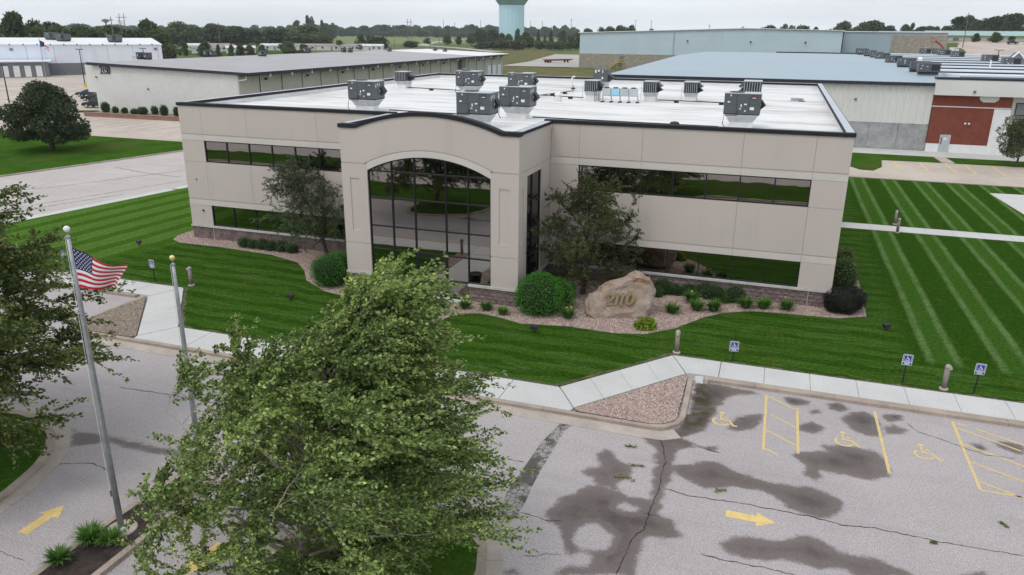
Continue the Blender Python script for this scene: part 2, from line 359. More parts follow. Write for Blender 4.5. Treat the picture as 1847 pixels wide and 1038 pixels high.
# --- lawn: mowing lanes bend the blades, so lanes differ in tone
def lawn_mat(name, mode):
    b = NB(name); s = b.xyz()
    wob = b.ma('MULTIPLY', b.ma('SUBTRACT', b.noise(0.35, 2), 0.5), 0.5)
    jit = b.ma('MULTIPLY', b.ma('SUBTRACT', b.noise(2.2, 3, 0.7), 0.5), 0.5)
    big = b.ss(b.noise(0.22, 4, 0.6), 0.3, 0.72); mid = b.noise(2.4, 4, 0.7); fine = b.noise(6.5, 5, 0.85)
    def lanes(coord, x0, per, split, lw=0.115, jag=0.28, jj=0.22):
        cc = b.ma('ADD', b.ma('ADD', b.ma('SUBTRACT', coord, x0-200*per), b.ma('MULTIPLY', wob, jag)), b.ma('MULTIPLY', jit, jj))
        t = b.ma('FRACT', b.ma('DIVIDE', cc, per))
        inner = b.ma('MULTIPLY', b.ss(t, -0.02, 0.03), b.ss(t, split-0.03, split+0.03, 1.0, 0.0))
        d0 = b.ma('MINIMUM', t, b.ma('SUBTRACT', 1.0, t)); d1 = b.ma('ABSOLUTE', b.ma('SUBTRACT', t, split))
        line = b.ss(b.ma('MINIMUM', d0, d1), lw/per*0.3, lw/per*1.7, 1.0, 0.0)
        return inner, line
    dark, base, lite = (0.024, 0.069, 0.006), (0.050, 0.114, 0.0125), (0.135, 0.220, 0.080)
    fade = b.ss(b.noise(0.9, 4, 0.65), 0.30, 0.62)
    i2, l2 = lanes(b.ma('ADD', s[1], b.ma('MULTIPLY', s[0], 0.02)), -9.0, 1.35, 0.46, 0.05, 2.6, 0.5)
    patch = b.ss(b.noise(0.55, 4, 0.65, (0.45, 1.8, 1)), 0.44, 0.66)
    fl = b.mix(b.ma('MULTIPLY', i2, 0.7), dark, base); fl = b.mix(b.ma('MULTIPLY', l2, b.ma('MULTIPLY', patch, 0.45)), fl, lite)
    fl = b.mix(b.ma('MULTIPLY', b.ss(b.noise(0.8, 5, 0.7, (0.35, 2.2, 1)), 0.46, 0.68), 0.6), fl, (0.082, 0.160, 0.036))
    if mode == 'east':
        i1, l1 = lanes(s[0], 44.24, 2.86, 0.385, 0.16, 0.32)
        m = b.ma('MULTIPLY', b.ss(b.ma('ADD', s[0], b.ma('MULTIPLY', wob, 2.0)), 42.9, 44.0), b.ss(b.ma('ADD', s[1], wob), -6.3, -5.3))
        lane = b.mix(i1, dark, (0.042, 0.108, 0.014)); lane = b.mix(b.ma('MULTIPLY', l1, b.ma('ADD', 0.45, b.ma('MULTIPLY', fade, 0.4))), lane, lite)
        col = b.mix(m, fl, lane)
    else:
        co = b.ma('SUBTRACT', s[0], b.ma('MULTIPLY', s[1], 0.10))
        i1, l1 = lanes(co, -9.67, 2.35, 0.5, 0.10, 0.5, 0.3)
        lane = b.mix(i1, (0.050, 0.122, 0.010), (0.086, 0.176, 0.030)); lane = b.mix(b.ma('MULTIPLY', l1, b.ma('MULTIPLY', fade, 0.7)), lane, (0.125, 0.245, 0.075))
        m = b.ss(b.ma('ADD', s[0], b.ma('MULTIPLY', s[1], -0.32)), -0.6, 1.2)
        col = b.mix(m, lane, fl)
    col = b.mix(b.ma('MULTIPLY', big, 0.25), col, (0.030, 0.082, 0.008))
    col = b.mix(b.ma('MULTIPLY', b.ss(mid, 0.42, 0.75), 0.32), col, (0.058, 0.128, 0.022))
    col = b.mix(b.ma('MULTIPLY', b.ss(b.noise(0.6, 4, 0.65), 0.54, 0.74), 0.45), col, (0.088, 0.105, 0.022))
    col = b.mix(b.ss(fine, 0.30, 0.70), b.mix(1.0, col, (0.52,)*3, 'MULTIPLY'), b.mix(1.0, col, (1.62, 1.52, 1.5), 'MULTIPLY'))
    b.bump(b.noise(34, 3, 0.7), 0.06, 0.9)
    return b.done(col, 1.0, 0, 0.0)
for k in ('east', 'west'): MT['lawn_'+k] = lawn_mat('lawn_'+k, k)
b = NB('lawn_plain')
c = b.mix(b.ss(b.noise(0.3, 4), 0.3, 0.7), (0.035, 0.092, 0.009), (0.062, 0.132, 0.018))
c = b.mix(b.ss(b.noise(0.11, 3), 0.5, 0.7), c, (0.075, 0.105, 0.025))
c = b.mix(b.ss(b.noise(5.5, 5, 0.85), 0.3, 0.7), b.mix(1.0, c, (0.55,)*3, 'MULTIPLY'), b.mix(1.0, c, (1.3,)*3, 'MULTIPLY'))
b.bump(b.noise(30, 3, 0.7), 0.05, 0.8); MT['lawn_plain'] = b.done(c, 1.0, 0, 0.0)
# --- open country
b = NB('country')
c = b.mix(b.ss(b.noise(0.008, 4), 0.35, 0.65), (0.085, 0.115, 0.03), (0.15, 0.155, 0.055))
c = b.mix(b.ss(b.noise(0.06, 4, 0.7), 0.45, 0.7), c, (0.06, 0.085, 0.022))
c = b.mix(b.ss(b.noise(0.0035, 2), 0.56, 0.64), c, (0.10, 0.15, 0.035)); MT['country'] = b.done(c, 0.95, 0, 0.1)
b = NB('meadow'); c = b.mix(b.ss(b.noise(0.12, 5, 0.7), 0.35, 0.68), (0.16, 0.135, 0.05), (0.075, 0.09, 0.025)); MT['meadow'] = b.done(c, 0.95, 0, 0.1)
MT['crop'] = pmat('crop', (0.17, 0.20, 0.075), 0.95, 0.18, 0.02, 0.12, 0.4, spec=0.1)
# --- weathered asphalt, damp where attribute says so
def asphalt_mat(name, base, wet=False, warm=1.0):
    b = NB(name)
    big = b.ss(b.noise(0.18, 4, 0.6), 0.3, 0.7); mid = b.noise(1.1, 4, 0.65)
    sp = b.noise(24, 3, 0.85); sp2 = b.noise(9, 2, 0.6)
    col = b.mix(big, mul(base, 0.93), mul(base, 1.06)); col = b.mix(b.ma('MULTIPLY', b.ss(mid, 0.5, 0.75), 0.18), col, mul(base, 0.72))
    col = b.mix(b.ss(sp, 0.33, 0.67), b.mix(1.0, col, (0.68,)*3, 'MULTIPLY'), b.mix(1.0, col, (1.26,)*3, 'MULTIPLY'))
    col = b.mix(b.ma('MULTIPLY', b.ss(sp2, 0.4, 0.7), 0.12), col, mul(base, 0.6))
    col = b.mix(b.ma('MULTIPLY', b.ss(b.noise(0.9, 4, 0.65, (0.10, 1.3, 1)), 0.48, 0.72), 0.22), col, mul(base, 0.62))      # wheel tracks
    col = b.mix(b.ma('MULTIPLY', b.ss(b.noise(5.0, 4, 0.8), 0.66, 0.74), 0.35), col, mul(base, 0.45))      # drips
    rough = 0.92
    if wet:
        a = b.attr('damp')          # signed distance to the edge of the damp patch, metres
        e = b.ma('ADD', a, b.ma('MULTIPLY', b.ma('SUBTRACT', b.noise(1.9, 5, 0.75), 0.5), 0.62))
        e = b.ma('ADD', e, b.ma('MULTIPLY', b.ma('SUBTRACT', sp, 0.5), 0.75))
        k = b.ss(e, -0.05, 0.06)
        deep = b.ss(e, 0.15, 0.75)
        dn = b.ss(b.noise(1.3, 4, 0.7), 0.35, 0.68)
        wetc = b.mix(b.ma('MULTIPLY', deep, b.ma('ADD', 0.35, b.ma('MULTIPLY', dn, 0.65))), b.mix(1.0, col, (0.40, 0.365, 0.345), 'MULTIPLY'), b.mix(1.0, col, (0.225, 0.200, 0.175), 'MULTIPLY'))
        slime = b.attr('silt'); wetc = b.mix(b.ma('MULTIPLY', slime, b.ss(b.noise(1.8, 4), 0.28, 0.60)), wetc, (0.045, 0.037, 0.012))
        col = b.mix(k, col, wetc)
        col = b.mix(b.ma('MULTIPLY', b.attr('oil'), b.ss(b.noise(3.5, 4, 0.7), 0.25, 0.6)), col, (0.055, 0.054, 0.056))
        rough = b.ss(k, 0.0, 1.0, 0.92, 0.62, 'LINEAR')
    b.bump(b.noise(55, 2, 0.7), 0.012, 0.7)
    return b.done(col, rough, 0, 0.25)
MT['asphalt'] = asphalt_mat('asphalt', (0.425, 0.383, 0.382), True)
MT['road_old'] = asphalt_mat('road_old', (0.50, 0.45, 0.43))
MT['road_far'] = pmat('road_far', (0.40, 0.375, 0.345), 0.9, 0.08, 0.05)
# --- foliage
def leaf_mat(name, dark, light, back=(1.35, 1.3, 1.15), trans=0.25, rough=0.55, alt=None):
    b = NB(name); t = b.attr('tint')
    col = b.mix(t, dark, light)
    if alt: col = b.mix(b.ma('MULTIPLY', b.ss(b.noise(alt[1], 3), alt[2], alt[2]+0.12), alt[3]), col, alt[0])
    oi = b.n('ShaderNodeObjectInfo')
    col = b.mix(1.0, col, b.mix(oi.outputs['Random'], (0.86, 0.86, 0.86), (1.14, 1.14, 1.14)), 'MULTIPLY')
    geo = b.n('ShaderNodeNewGeometry'); col = b.mix(geo.outputs['Backfacing'], col, b.mix(1.0, col, back, 'MULTIPLY'))
    b.done(col, rough, 0, 0.3)
    tr = b.n('ShaderNodeBsdfTranslucent'); b.l(b.mix(1.0, col, (1.2, 1.3, 0.7), 'MULTIPLY'), tr.inputs['Color'])
    ms = b.n('ShaderNodeMixShader'); ms.inputs[0].default_value = trans
    b.l(b.b.outputs[0], ms.inputs[1]); b.l(tr.outputs[0], ms.inputs[2])
    b.l(ms.outputs[0], b.t.nodes['Material Output'].inputs['Surface']); return b.m
MT['leaf_birch'] = leaf_mat('leaf_birch', (0.030, 0.062, 0.013), (0.265, 0.345, 0.100), (1.7, 1.6, 1.75), 0.2, 0.5)
MT['leaf_birch_left'] = leaf_mat('leaf_birch_left', (0.034, 0.060, 0.015), (0.190, 0.240, 0.075), (1.6, 1.5, 1.4), 0.18)
MT['leaf_olive'] = leaf_mat('leaf_olive', (0.034, 0.050, 0.026), (0.130, 0.165, 0.088), (1.4, 1.4, 1.35))
MT['leaf_olive_warm'] = leaf_mat('leaf_olive_warm', (0.032, 0.046, 0.018), (0.130, 0.155, 0.058), (1.3, 1.25, 1.0), alt=((0.11, 0.075, 0.03), 1.3, 0.58, 0.5))
MT['leaf_oak'] = leaf_mat('leaf_oak', (0.026, 0.042, 0.020), (0.078, 0.100, 0.050))
MT['leaf_far'] = leaf_mat('leaf_far', (0.030, 0.048, 0.022), (0.085, 0.112, 0.048))
MT['leaf_far_light'] = leaf_mat('leaf_far_light', (0.044, 0.064, 0.026), (0.115, 0.140, 0.056))
MT['leaf_pine'] = leaf_mat('leaf_pine', (0.012, 0.022, 0.014), (0.030, 0.045, 0.026), trans=0.05)
MT['leaf_box'] = leaf_mat('leaf_box', (0.028, 0.125, 0.010), (0.120, 0.340, 0.045), trans=0.35)
MT['leaf_dark'] = leaf_mat('leaf_dark', (0.028, 0.062, 0.018), (0.085, 0.150, 0.044))
MT['leaf_purple'] = leaf_mat('leaf_purple', (0.008, 0.006, 0.009), (0.030, 0.022, 0.028))
MT['leaf_lime'] = leaf_mat('leaf_lime', (0.11, 0.17, 0.015), (0.30, 0.38, 0.05))
MT['leaf_grassy'] = leaf_mat('leaf_grassy', (0.035, 0.095, 0.016), (0.105, 0.210, 0.045))
MT['leaf_vine'] = leaf_mat('leaf_vine', (0.04, 0.085, 0.02), (0.17, 0.24, 0.075))
MT['flower'] = pmat('flower', (0.70, 0.45, 0.04), 0.6, 0.1)
MT['inner_shade'] = pmat('inner_shade', (0.010, 0.018, 0.006), 0.95, 0.2, 4)  # near-black green, painted shade for the inside of the shrubs

# ================================================================== THE SETTING
def sm(t): t = np.clip(t, 0, 1); return t*t*(3-2*t)
def terr(x, y): return 11.0*sm((np.asarray(y, float)-230)/170)*sm((np.asarray(x, float)-70)/45)
ZG, ZA = -0.22, -0.12
def axis(lo, hi, dense_lo, dense_hi, step):
    mid = np.arange(dense_lo, dense_hi+step, step); a = [mid[0]]; d = step
    while a[-1] > lo: d *= 1.25; a.append(a[-1]-d)
    c = [mid[-1]]; d = step
    while c[-1] < hi: d *= 1.25; c.append(c[-1]+d)
    return np.array(a[::-1][:-1]+list(mid)+c[1:])
gxs = axis(-9000, 9000, -60, 200, 12); gys = axis(-3000, 12000, -60, 480, 12)
X, Y = np.meshgrid(gxs, gys); nx, ny = len(gxs), len(gys)
Z = ZG+terr(X, Y)
idx = np.arange(nx*ny).reshape(ny, nx)
F = np.stack([idx[:-1, :-1], idx[:-1, 1:], idx[1:, 1:], idx[1:, :-1]], -1).reshape(-1, 4)
ground = link('ground', np_mesh('ground', np.stack([X, Y, Z], -1).reshape(-1, 3), F, MT['country'], smooth=True)); tag(ground, kind='structure')

def sheet(name, poly, z0, z1, mat, label=None):
    o = MB().prism(poly, z0, z1).build(name, mat); return tag(o, kind='structure')

def drape(name, poly, mat, dz=0.3, cuts=5):
    import bmesh
    bm = bmesh.new(); bm.faces.new([bm.verts.new((p[0], p[1], 0)) for p in poly])
    bmesh.ops.triangulate(bm, faces=bm.faces[:])
    bmesh.ops.subdivide_edges(bm, edges=bm.edges[:], cuts=cuts, use_grid_fill=True)
    for v in bm.verts: v.co.z = ZG+dz+float(terr(v.co.x, v.co.y))
    bm.normal_update()
    for q in bm.faces:
        if q.normal.z < 0: q.normal_flip()
    me = bpy.data.meshes.new(name); bm.to_mesh(me); bm.free(); me.materials.append(mat)
    return tag(link(name, me), kind='structure')

def mirror(p, c=40.4): return [(c-a, b_) for a, b_ in p]

# --- the parking lot: one sheet, finer where the damp patches are
WET = [[(32.17, -18.02), (32.38, -17.58), (32.66, -17.64), (32.83, -17.99), (33.29, -18.22), (33.53, -18.72), (33.47, -18.93), (33.19, -19.49), (33.32, -19.89), (32.86, -19.78), (32.45, -19.66), (32.34, -19.43), (31.99, -19.22), (32.08, -18.95), (32.52, -18.65), (32.3, -18.38)], [(31.46, -21.72), (31.58, -21.19), (31.76, -20.79), (32.05, -20.43), (32.24, -20.01), (32.72, -19.79), (33.23, -19.92), (33.59, -20.05), (34.33, -20.0), (34.18, -18.77), (34.16, -18.01), (34.01, -17.05), (33.59, -16.44), (33.34, -16.2), (34.68, -15.48), (34.83, -15.88), (35.28, -16.16), (34.73, -16.68), (34.7, -17.62), (34.8, -18.36), (34.68, -18.95), (34.7, -20.64), (35.14, -20.95), (35.43, -21.52), (35.12, -21.77), (34.51, -21.92), (34.5, -22.35), (34.41, -23.06), (34.47, -23.63), (32.48, -24.34), (32.49, -24.06), (32.9, -23.72), (32.39, -23.1), (32.21, -22.6), (31.97, -22.24), (31.66, -22.12)], [(34.59, -17.84), (35.21, -17.62), (35.67, -17.2), (36.11, -17.1), (36.51, -17.4), (37.07, -17.57), (37.92, -17.75), (38.51, -17.77), (38.98, -17.54), (39.43, -17.78), (39.87, -18.07), (39.93, -18.47), (39.71, -18.97), (39.26, -19.23), (38.72, -19.22), (38.39, -19.03), (37.93, -18.54), (37.46, -18.37), (36.58, -18.46), (35.83, -18.84), (35.31, -18.56), (34.92, -18.35)], [(38.52, -15.78), (38.9, -15.37), (39.67, -15.09), (39.36, -14.79), (40.07, -14.53), (40.71, -14.44), (41.31, -14.64), (41.5, -15.1), (41.48, -16.11), (40.89, -16.56), (40.25, -16.55), (39.54, -16.56), (39.36, -16.5), (39.38, -16.86), (39.16, -17.18), (38.84, -16.93), (38.94, -16.4), (38.71, -16.1)], [(36.19, -14.62), (36.55, -13.71), (36.94, -13.25), (37.5, -13.05), (37.44, -13.55), (37.13, -14.28), (36.73, -14.65), (36.33, -14.72)], [(38.71, -13.48), (38.95, -13.16), (39.35, -13.09), (39.61, -13.39), (39.46, -13.82), (39.06, -13.96), (38.73, -13.85)], [(40.13, -12.42), (40.65, -11.74), (41.14, -11.48), (41.46, -11.78), (41.58, -12.52), (41.5, -13.3), (41.11, -13.44), (40.67, -13.31), (40.37, -12.8)], [(41.66, -11.7), (42.04, -11.32), (42.4, -11.35), (42.32, -11.78), (41.9, -12.02)], [(41.71, -12.55), (42.07, -12.19), (42.49, -12.5), (42.18, -12.91), (41.73, -13.0)], [(38.12, -11.28), (38.55, -11.12), (39.13, -11.27), (39.05, -11.65), (38.55, -11.91), (38.26, -11.67)], [(39.8, -11.29), (40.2, -11.05), (40.56, -11.44), (40.23, -11.81), (39.82, -11.71)], [(35.07, -10.89), (35.85, -10.99), (37.0, -11.14), (37.23, -11.33), (36.5, -11.69), (36.0, -12.05), (35.98, -12.76), (35.71, -13.03), (35.76, -13.67), (35.46, -15.04), (34.98, -15.66), (34.61, -15.94), (34.29, -16.62), (33.95, -17.02), (33.87, -15.61), (34.57, -15.13), (34.78, -13.87), (34.77, -11.77), (34.72, -10.62)], [(34.25, -16.35), (35.1, -16.12), (35.32, -16.32), (34.71, -16.74), (34.72, -17.8), (34.75, -18.53), (34.67, -19.26), (34.5, -19.32), (34.1, -16.69)], [(35.64, -16.2), (35.96, -16.02), (36.1, -16.17), (35.86, -16.46)], [(39.11, -12.13), (39.46, -11.92), (39.52, -12.23), (39.17, -12.44)], [(45.23, -12.46), (45.66, -12.16), (46.2, -12.32), (46.02, -13.07), (45.54, -12.98)], [(44.43, -12.82), (44.76, -12.7), (44.94, -12.99), (44.64, -13.3)], [(36.52, -21.54), (36.81, -21.06), (37.33, -20.88), (37.76, -20.91), (38.38, -20.59), (38.91, -20.22), (39.37, -20.52), (40.01, -20.82), (40.7, -20.75), (41.36, -20.94), (41.61, -21.18), (40.14, -21.7), (39.67, -21.45), (39.17, -21.72), (38.38, -21.58), (37.33, -21.95), (36.75, -21.81)], [(34.78, -20.86), (35.21, -21.06), (35.49, -21.53), (35.19, -21.73), (34.94, -21.92)], [(42.49, -20.86), (42.72, -20.58), (43.32, -20.36), (43.37, -20.55)], [(31.12, -24.77), (31.2, -24.52), (31.43, -24.44), (31.58, -24.66)]]
lx = np.unique(np.concatenate([np.arange(-45, 14, 3.0), np.arange(13, 27, 0.4), np.arange(27, 48.01, 0.1), np.arange(48, 88, 2.5)]))
ly = np.unique(np.concatenate([np.arange(-33.6, -27, 0.8), np.arange(-27, -10.2, 0.1), np.array([-10.0, -9.0])]))
X, Y = np.meshgrid(lx, ly); fx, fy = X.ravel(), Y.ravel()
damp = np.full(fx.shape, -5.0)
near = (fx > 26) & (fx < 49)
px, py = fx[near], fy[near]; best = np.full(px.shape, -5.0)
for k, P in enumerate(WET):
    d = poly_dist(px, py, P); sgn = np.where(inside(px, py, P), d, -d); best = np.maximum(best, sgn)
for cx_, cy_, rx_, ry_ in ((33.05, -22.45, 0.55, 0.62), (33.75, -20.65, 0.26, 0.2), (33.0, -23.5, 0.35, 0.3)):      # dried islands inside the big patch
    q_ = (1-np.hypot((px-cx_)/rx_, (py-cy_)/ry_))*min(rx_, ry_); best = np.where(q_ > -0.3, np.minimum(best, -q_), best)
damp[near] = best
LB = [(13.8, -22.64), (15.09, -22.57), (16.73, -22.54), (18.67, -22.53), (20.4, -22.5), (20.4, -22.95), (19.15, -23.08), (17.66, -23.16), (15.96, -23.09), (15.05, -23.73)]
lf = (fx > 12.5) & (fx < 24)
d = poly_dist(fx[lf], fy[lf], LB); damp[lf] = np.maximum(damp[lf], np.where(inside(fx[lf], fy[lf], LB), d, -d)-0.12)
silt = np.exp(-((fx-35.0)/0.75)**2-((fy+13.2)/2.6)**2)*1.2
oil = sum(a_*np.exp(-((fx-x_)/r_)**2-((fy-y_)/(r_*0.8))**2) for x_, y_, r_, a_ in ((41.0, -12.2, 0.42, .9), (40.2, -11.4, 0.22, .9), (42.2, -11.55, 0.16, 1.0), (38.6, -11.5, 0.22, .9), (36.8, -13.7, 0.3, .6), (39.1, -13.5, 0.3, .5), (44.7, -13.0, 0.2, .6), (35.6, -12.0, 0.3, .8), (39.9, -15.6, 0.5, .35), (38.9, -18.4, 0.5, .35)))
ii = np.arange(len(lx)*len(ly)).reshape(len(ly), len(lx))
F = np.stack([ii[:-1, :-1], ii[:-1, 1:], ii[1:, 1:], ii[1:, :-1]], -1).reshape(-1, 4)
lot = link('parking_lot', np_mesh('parking_lot', np.stack([fx, fy, np.full(fx.shape, ZA)], -1), F, MT['asphalt'], {'damp': damp, 'silt': np.clip(silt, 0, 1), 'oil': np.clip(oil, 0, 0.9)}))
tag(lot, kind='structure')
street = sheet('street', [(-120, -62), (150, -62), (150, -35.4), (-120, -33.0)], -0.21, -0.13, MT['road_old'])

# cracks and the patched trench in the lot (parts of the lot)
CRACK = [[(34.67, -19.29), (35.41, -19.42), (36.46, -19.32), (37.44, -19.29), (38.39, -19.27), (39.05, -19.29), (39.9, -19.43), (40.75, -19.25), (41.57, -19.27), (42.46, -19.32), (43.35, -19.28), (44.53, -19.21)], [(36.04, -22.15), (36.57, -22.18), (37.28, -22.18), (37.99, -22.14), (38.67, -22.22)], [(42.53, -11.94), (42.8, -12.53), (43.4, -12.76), (43.85, -13.03), (44.28, -13.29), (44.77, -13.52), (45.79, -13.4)], [(30.69, -22.0), (31.37, -22.07), (31.66, -22.12), (32.04, -21.98)], [(31.44, -23.85), (31.8, -23.75), (32.09, -23.55), (32.45, -23.46)], [(34.03, -16.17), (34.3, -16.94), (34.46, -17.7), (34.45, -18.67), (34.47, -19.73), (34.39, -20.67), (34.4, -21.52), (34.18, -22.04), (34.07, -22.98), (34.02, -23.79)], [(35.3, -16.32), (35.66, -16.4), (36.16, -16.48)], [(34.27, -20.79), (34.64, -20.82)], [(35.11, -16.18), (35.59, -16.29), (36.02, -16.41)]]
rng = random.Random(5)
def crack_mesh(path, wid, z):
    P = resample(path, 0.14)
    P = [(a+rng.uniform(-.03, .03), c+rng.uniform(-.03, .03)) for a, c in P]
    ws = [wid*rng.uniform(0.35, 1.3) for _ in P]; ws[0] = ws[-1] = wid*0.1
    L_ = offset_path(P, 1.0); V = []; Fc = []
    for (a, c), (p, q), ww in zip(P, L_, ws):
        V += [(a+(p-a)*ww, c+(q-c)*ww, z), (a-(p-a)*ww, c-(q-c)*ww, z)]
    for i in range(len(P)-1): Fc.append((2*i, 2*i+1, 2*i+3, 2*i+2))
    m = MB(); m.add(V, Fc); return m
for k, c in enumerate(CRACK+[[(14.3, -24.0), (15.6, -24.6), (16.6, -24.2), (17.6, -24.4)], [(16.7, -29.0), (17.8, -28.5), (18.9, -28.6)], [(24.5, -19.2), (27, -19.4), (30.0, -19.3)], [(13, -19.5), (16, -19.3), (20, -19.4), (23, -19.2)]]):
    crack_mesh(c, (0.018, 0.016, 0.014, 0.016, 0.012, 0.02)[k % 6], ZA+0.006).build('crack', MT['crack'], lot)
TR = [(30.3, -17.07), (30.7, -16.92), (30.66, -19.75), (30.67, -20.57), (30.74, -21.57), (30.68, -22.24), (30.61, -22.57), (29.93, -22.02), (30.1, -21.8), (30.02, -21.16), (30.08, -19.86), (30.15, -17.9)]
MB().prism([(30.42, -16.3), (30.86, -16.3)]+TR[1:], ZA-0.01, ZA+0.004).build('trench_patch', MT['tar'], lot)
# painted markings (parts of the lot)
ZM = ZA+0.004
def stripe(x0, y0, x1, y1, wd=0.1, m='worn_yellow', z=ZM, parent=lot, name='painted_line'):
    dx, dy = x1-x0, y1-y0; L_ = math.hypot(dx, dy); nx_, ny_ = -dy/L_*wd/2, dx/L_*wd/2
    q = MB(); q.add([(x0+nx_, y0+ny_, z), (x0-nx_, y0-ny_, z), (x1-nx_, y1-ny_, z), (x1+nx_, y1+ny_, z)], [(0, 1, 2, 3)])
    return q.build(name, MT[m], parent)
stripe(37.53, -11.3, 37.53, -15.75); stripe(38.68, -12.1, 38.67, -15.6, z=ZM+0.001)
stripe(37.6, -11.4, 38.66, -12.28, 0.08, z=ZM+0.001); stripe(37.74, -12.96, 38.62, -13.74, 0.07, z=ZM+0.001)
stripe(37.6, -14.27, 38.62, -15.08, 0.08, z=ZM+0.001); stripe(37.6, -15.63, 38.02, -15.96, 0.08, z=ZM+0.001)
stripe(41.48, -11.3, 41.5, -15.9)
stripe(44.15, -11.2, 44.12, -15.95); stripe(44.12, -15.97, 47.4, -15.97, 0.08, z=ZM+0.001); stripe(47.4, -11.2, 47.4, -15.95)
for k in range(4): stripe(44.2+0.0*k, -12.3-1.25*k+0.6, 46.0, -13.4-1.2*k+0.6, 0.085, z=ZM+0.001)
stripe(44.86, -11.56, 47.3, -12.9, 0.085, z=ZM+0.001); stripe(44.2, -11.25, 44.6, -11.46, 0.08, z=ZM+0.001)
for x in (50.1, 52.8, 55.5): stripe(x, -11.2, x, -15.9)
for x in (2.9, 0.25, -2.4, -5.1, -7.8): stripe(x, -11.3, x, -15.9)
def arrow(tx, ty, ang, parent=lot, L_=1.42):
    pts = [(0, -0.17), (0.87*L_/1.42, -0.17), (0.87*L_/1.42, -0.37), (L_, 0), (0.87*L_/1.42, 0.37), (0.87*L_/1.42, 0.17), (0, 0.17)]
    c, s_ = math.cos(ang), math.sin(ang)
    q = MB(); q.add([(tx+a*c-b_*s_, ty+a*s_+b_*c, ZM) for a, b_ in pts], [(0, 1, 2, 3, 4, 5, 6)])
    return q.build('painted_arrow', MT['yellow'], parent)
arrow(36.58, -19.97, 0.0); arrow(17.72, -27.72, R(91)); arrow(23.35, -26.2, R(-92))
def access_symbol(cx, cy, s_=1.0):
    m = MB(); z = ZM+0.002
    def st(pts, wd):
        Lf, Rt = offset_path(pts, wd/2), offset_path(pts, -wd/2)
        V = []
        for a, c in zip(Lf, Rt): V += [(cx+a[0]*s_, cy+a[1]*s_, z), (cx+c[0]*s_, cy+c[1]*s_, z)]
        m.add(V, [(2*i, 2*i+1, 2*i+3, 2*i+2) for i in range(len(pts)-1)])
    m.add([(cx-0.08*s_+0.12*s_*math.cos(a), cy+(0.60+0.12*math.sin(a))*s_, z) for a in [2*math.pi*k/12 for k in range(12)]], [tuple(range(12))])
    st([(-0.09, 0.44), (-0.07, 0.0), (0.26, -0.02), (0.46, -0.42), (0.62, -0.40)], 0.11)
    st([(-0.06, 0.22), (0.22, 0.20)], 0.09)
    st(arc(-0.06, -0.18, 0.34, 130, 340, 12), 0.10)
    return m.build('access_symbol', MT['worn_yellow'], lot)
for x, y in ((36.05, -14.0), (40.28, -14.05), (42.82, -14.05), (4.35, -14.0), (1.6, -14.0)): access_symbol(x, y, 0.86)

# --- lawns (slabs that stand a kerb's height above the lot)
front_lawn = sheet('lawn', [(0, -8.85), (6.92, -8.85), (10.78, -13.7), (29.6, -13.7), (33.5, -8.9), (88, -8.9), (88, 41.9), (0, 41.9)], -0.2, 0.0, MT['lawn_east'])
west_lawn = sheet('lawn', [(-16.4, -8.85), (-0.004, -8.85), (-0.004, 41.9), (-7.6, 41.9), (-12.7, 13.4), (-15.2, -1.3)], -0.2, 0.0, MT['lawn_west'])
oak_lawn = sheet('lawn', [(-36.5, -8.85), (-32.8, 11.8), (-28.5, 31.0), (-27.2, 37.1), (-66, 37.1), (-100, 22), (-100, -8.85)], -0.2, 0.0, MT['lawn_plain'])
sheet('lawn', [(-100, 47), (-73, 60.2), (-73.0, 62.6), (-102, 50.5)], -0.2, 0.0, MT['lawn_plain'])
sheet('lawn', [(44.2, 59.9), (44.2, 51), (45.6, 47.8), (46.9, 47.6), (48.0, 50.5), (48.5, 55.7), (54.6, 56.0), (54.4, 59.9)], -0.2, 0.0, MT['lawn_plain'])
sheet('lawn', [(56.1, 56.0), (74, 56.4), (74, 59.9), (55.8, 59.9)], -0.2, 0.0, MT['lawn_plain'])
LI = [(-45, -27), (8.6, -27), (9.6, -26), (9.7, -23.9), (10.3, -22.95), (11.4, -22.68), (12.5, -22.8), (13.7, -23.4), (14.6, -24.3), (15.1, -25.2), (15.5, -26.6), (15.7, -28.5), (15.8, -33.4)]
RI = [(25.0, -33.4), (25.0, -26.5), (25.3, -25), (25.9, -23.9), (26.9, -23.15), (28.2, -23.0), (29.35, -23.3), (30.15, -23.95), (30.5, -25), (30.65, -26.3), (31.5, -27.2), (88, -27.2)]
ME_ = [(19.80, -33.4), (19.82, -27), (19.9, -25), (20.05, -23.6), (20.42, -23.05), (20.85, -23.5), (21.0, -25), (21.1, -27), (21.15, -33.4)]
sheet('lawn', LI+[(-45, -33.0)], -0.2, 0.0, MT['lawn_plain'])
sheet('lawn', RI+[(88, -35.0), (25.0, -34.6)], -0.2, 0.0, MT['lawn_plain'])
sheet('mulch_bed', ME_, -0.2, 0.0, MT['mulch'])

# --- kerbs in cast lengths
def cast_strip(name, path, d0, d1, z0, z1, mat, seg=3.0, step=0.5, gap=0.012):
    root = bpy.data.objects.new(name, None); COL.objects.link(root); tag(root, kind='structure')
    P = resample(path, step); A = offset_path(P, d0); B = offset_path(P, d1)
    k = max(1, int(round(seg/step)))
    for i in range(0, len(P)-1, k):
        j = min(i+k, len(P)-1)
        a = [list(q) for q in A[i:j+1]]; c = [list(q) for q in B[i:j+1]]
        if j < len(P)-1:
            for s_ in (a, c):
                dx, dy = s_[-1][0]-s_[-2][0], s_[-1][1]-s_[-2][1]; L_ = math.hypot(dx, dy) or 1
                s_[-1] = [s_[-1][0]-dx/L_*gap, s_[-1][1]-dy/L_*gap]
        MB().prism([tuple(q) for q in a]+[tuple(q) for q in c[::-1]], z0, z1).build('cast_length', mat, root)
    return root
noseE = [(34.42, -11.0), (34.52, -14.45)]+arc(33.47, -14.45, 1.05, 0, -90)[1:]
